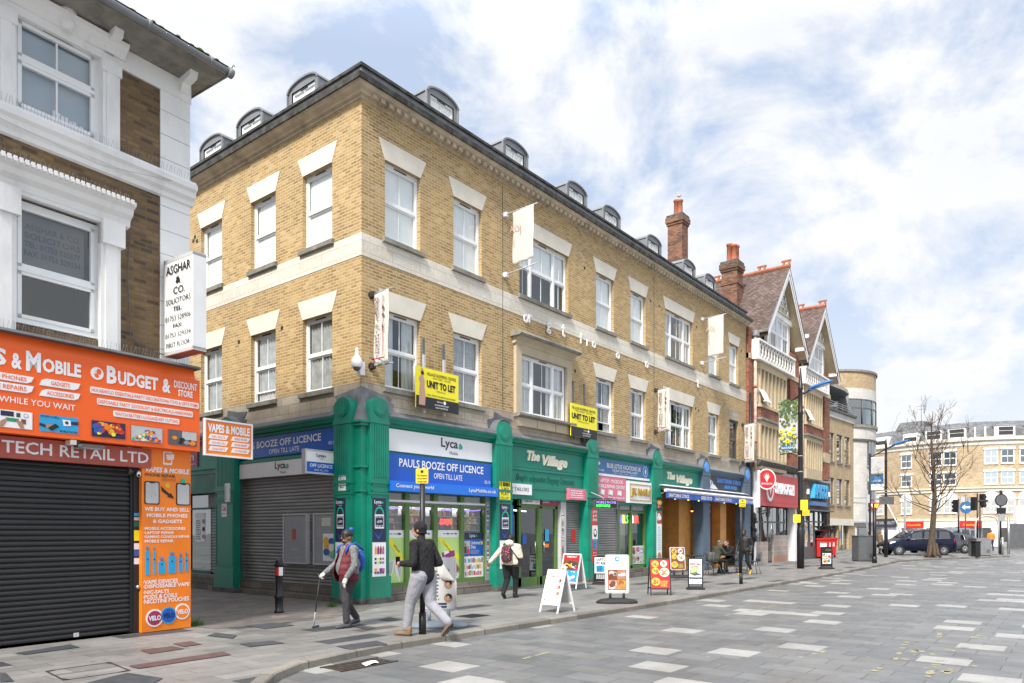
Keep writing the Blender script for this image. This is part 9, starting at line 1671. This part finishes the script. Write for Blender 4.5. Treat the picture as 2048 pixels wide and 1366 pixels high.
def seated(x, y, hd, lab, top, leg, lean, hairc, handup=False):
    b = Body('person', lab, 0, 0, hd, loc=(x, y, 0)); l = lean
    J = dict(pelvis=(0, 0, .56), chest=(0, .06+l, .90), neck=(0, .12+l, 1.08), head=(0, .19+l, 1.19), look=(0, 1), shL=(-.2, .08+l, 1.0), shR=(.2, .08+l, 1.0), elL=(-.24, .24+l, .80), elR=(.24, .24+l, .80), wrL=(-.08, .42+l, .80), wrR=(.04, .32+l, 1.10) if handup else (.08, .42+l, .80),
             hipL=(-.1, 0, .54), hipR=(.1, 0, .54), knL=(-.14, .42, .52), knR=(.14, .42, .52), anL=(-.14, .36, .12), anR=(.14, .38, .12), ftL=[(-.14, .31, 0), (-.16, .56, 0)], ftR=[(.14, .33, 0), (.16, .58, 0)])
    q, U, L_, P, tp = figure(b, J, dict(skin='skin_tan', top=top, leg=leg, shoe='black', build=1.15), 1.7); m = MB(); m.ell(q(0, -.015, .035), .083, .101, .1, hairc, 14, 8, U, z0=-.25); m.build('hair' if hairc == 'hair' else 'cap', b.t)
    return b
dR = Vector((ST, -CT)); dF = Vector((CT, ST))
p = Vector((tx, ty))-dR*.50-dF*.25; seated(p.x, p.y, (.85, .45), 'seated man in dark olive hooded jacket with his back turned at the cafe table', 'khaki', 'black', .05, 'grey_dark'); chair(p.x-dR.x*.05, p.y-dR.y*.05, math.degrees(TH)-90+118, 'grey cafe chair under the seated man in olive')
p = Vector((tx, ty))+dR*.32+dF*.42; seated(p.x, p.y, (-.9, -.45), 'seated man in black with a hand at his face across the cafe table', 'jacket_black', 'black', .03, 'hair', True); chair(p.x, p.y, math.degrees(TH)-90-115, 'grey cafe chair under the seated man in black')
p = Vector((tx, ty))+dR*1.0-dF*.2; chair(p.x, p.y, -140, 'empty grey cafe chair on the right of the seated men'); p = Vector((tx, ty))+dR*.95+dF*1.0; chair(p.x, p.y, -160, 'empty grey cafe chair against the wooden partition')
tx2, ty2 = fr2w(27.2, (1388-1024)/FOC*27.2); table(1388, 27.2, 'black cafe table left of the blue grey pilaster', .36); p = Vector((tx2, ty2))+dR*.45; chair(p.x, p.y, -130, 'empty grey cafe chair by the blue grey pilaster')
# distant figures
def stand(px, F, hd, lab, top, leg, H=1.72, hat='hair', bag=False):
    x, y = fr2w(F, (px-1024)/FOC*F); b = Body('person', lab, 0, 0, hd, loc=(x, y, 0)); J = dict(pelvis=(0, 0, .95), chest=(0, .0, 1.29), neck=(0, .01, 1.47), head=(0, .03, 1.60), look=(0, 1), shL=(-.2, 0, 1.39), shR=(.2, 0, 1.39), elL=(-.26, 0, 1.12), elR=(.26, 0, 1.12), wrL=(-.25, .1, .9), wrR=(.25, .1, .9),
             hipL=(-.1, 0, .9), hipR=(.1, 0, .9), knL=(-.11, .05, .5), knR=(.11, -.02, .5), anL=(-.11, .06, .1), anR=(.11, -.12, .1), ftL=[(-.11, .01, 0), (-.13, .28, 0)], ftR=[(.11, -.17, 0), (.12, .1, 0)])
    q, U, L_, P, tp = figure(b, J, dict(skin='skin_tan', top=top, leg=leg, shoe='black', build=1.15), H); m = MB(); m.ell(q(0, -.015, .035), .084, .102, .1, hat, 14, 8, U, z0=-.3); m.build('hair', b.t)
stand(1982, 62, (.2, 1), 'distant worker in orange high visibility jacket near the hoop barrier', 'hivis', 'navy', 1.75, 'hair'); stand(1738, 52, (1, .3), 'distant person in dark brown coat behind the dark cabinet', 'wood_dark', 'black', 1.62); stand(1760, 53.5, (1, .2), 'distant person in light brown hooded coat behind the dark cabinet', 'shoe_brown', 'black', 1.66, 'shoe_brown')
# bird on the chimney
m = MB(); c = Vector((36.5, 17.4, 19.98)); m.ell(c, .16, .09, .08, 'sign_white', 10, 7); m.ell(c+Vector((-.15, 0, .09)), .05, .045, .05, 'sign_white', 8, 6); m.ell(c+Vector((.06, 0, .03)), .18, .1, .05, 'grey', 8, 5); m.cyl(c+Vector((-.2, 0, .09)), c+Vector((-.26, 0, .08)), .012, .003, 'yellow_plate', 6); m.cyl(c, c-Vector((0, 0, .12)), .008, mat='orange_light', n=5); solo(m, 'seagull', 'small white and grey seagull perched on the tall brick chimney', 'bird', c)
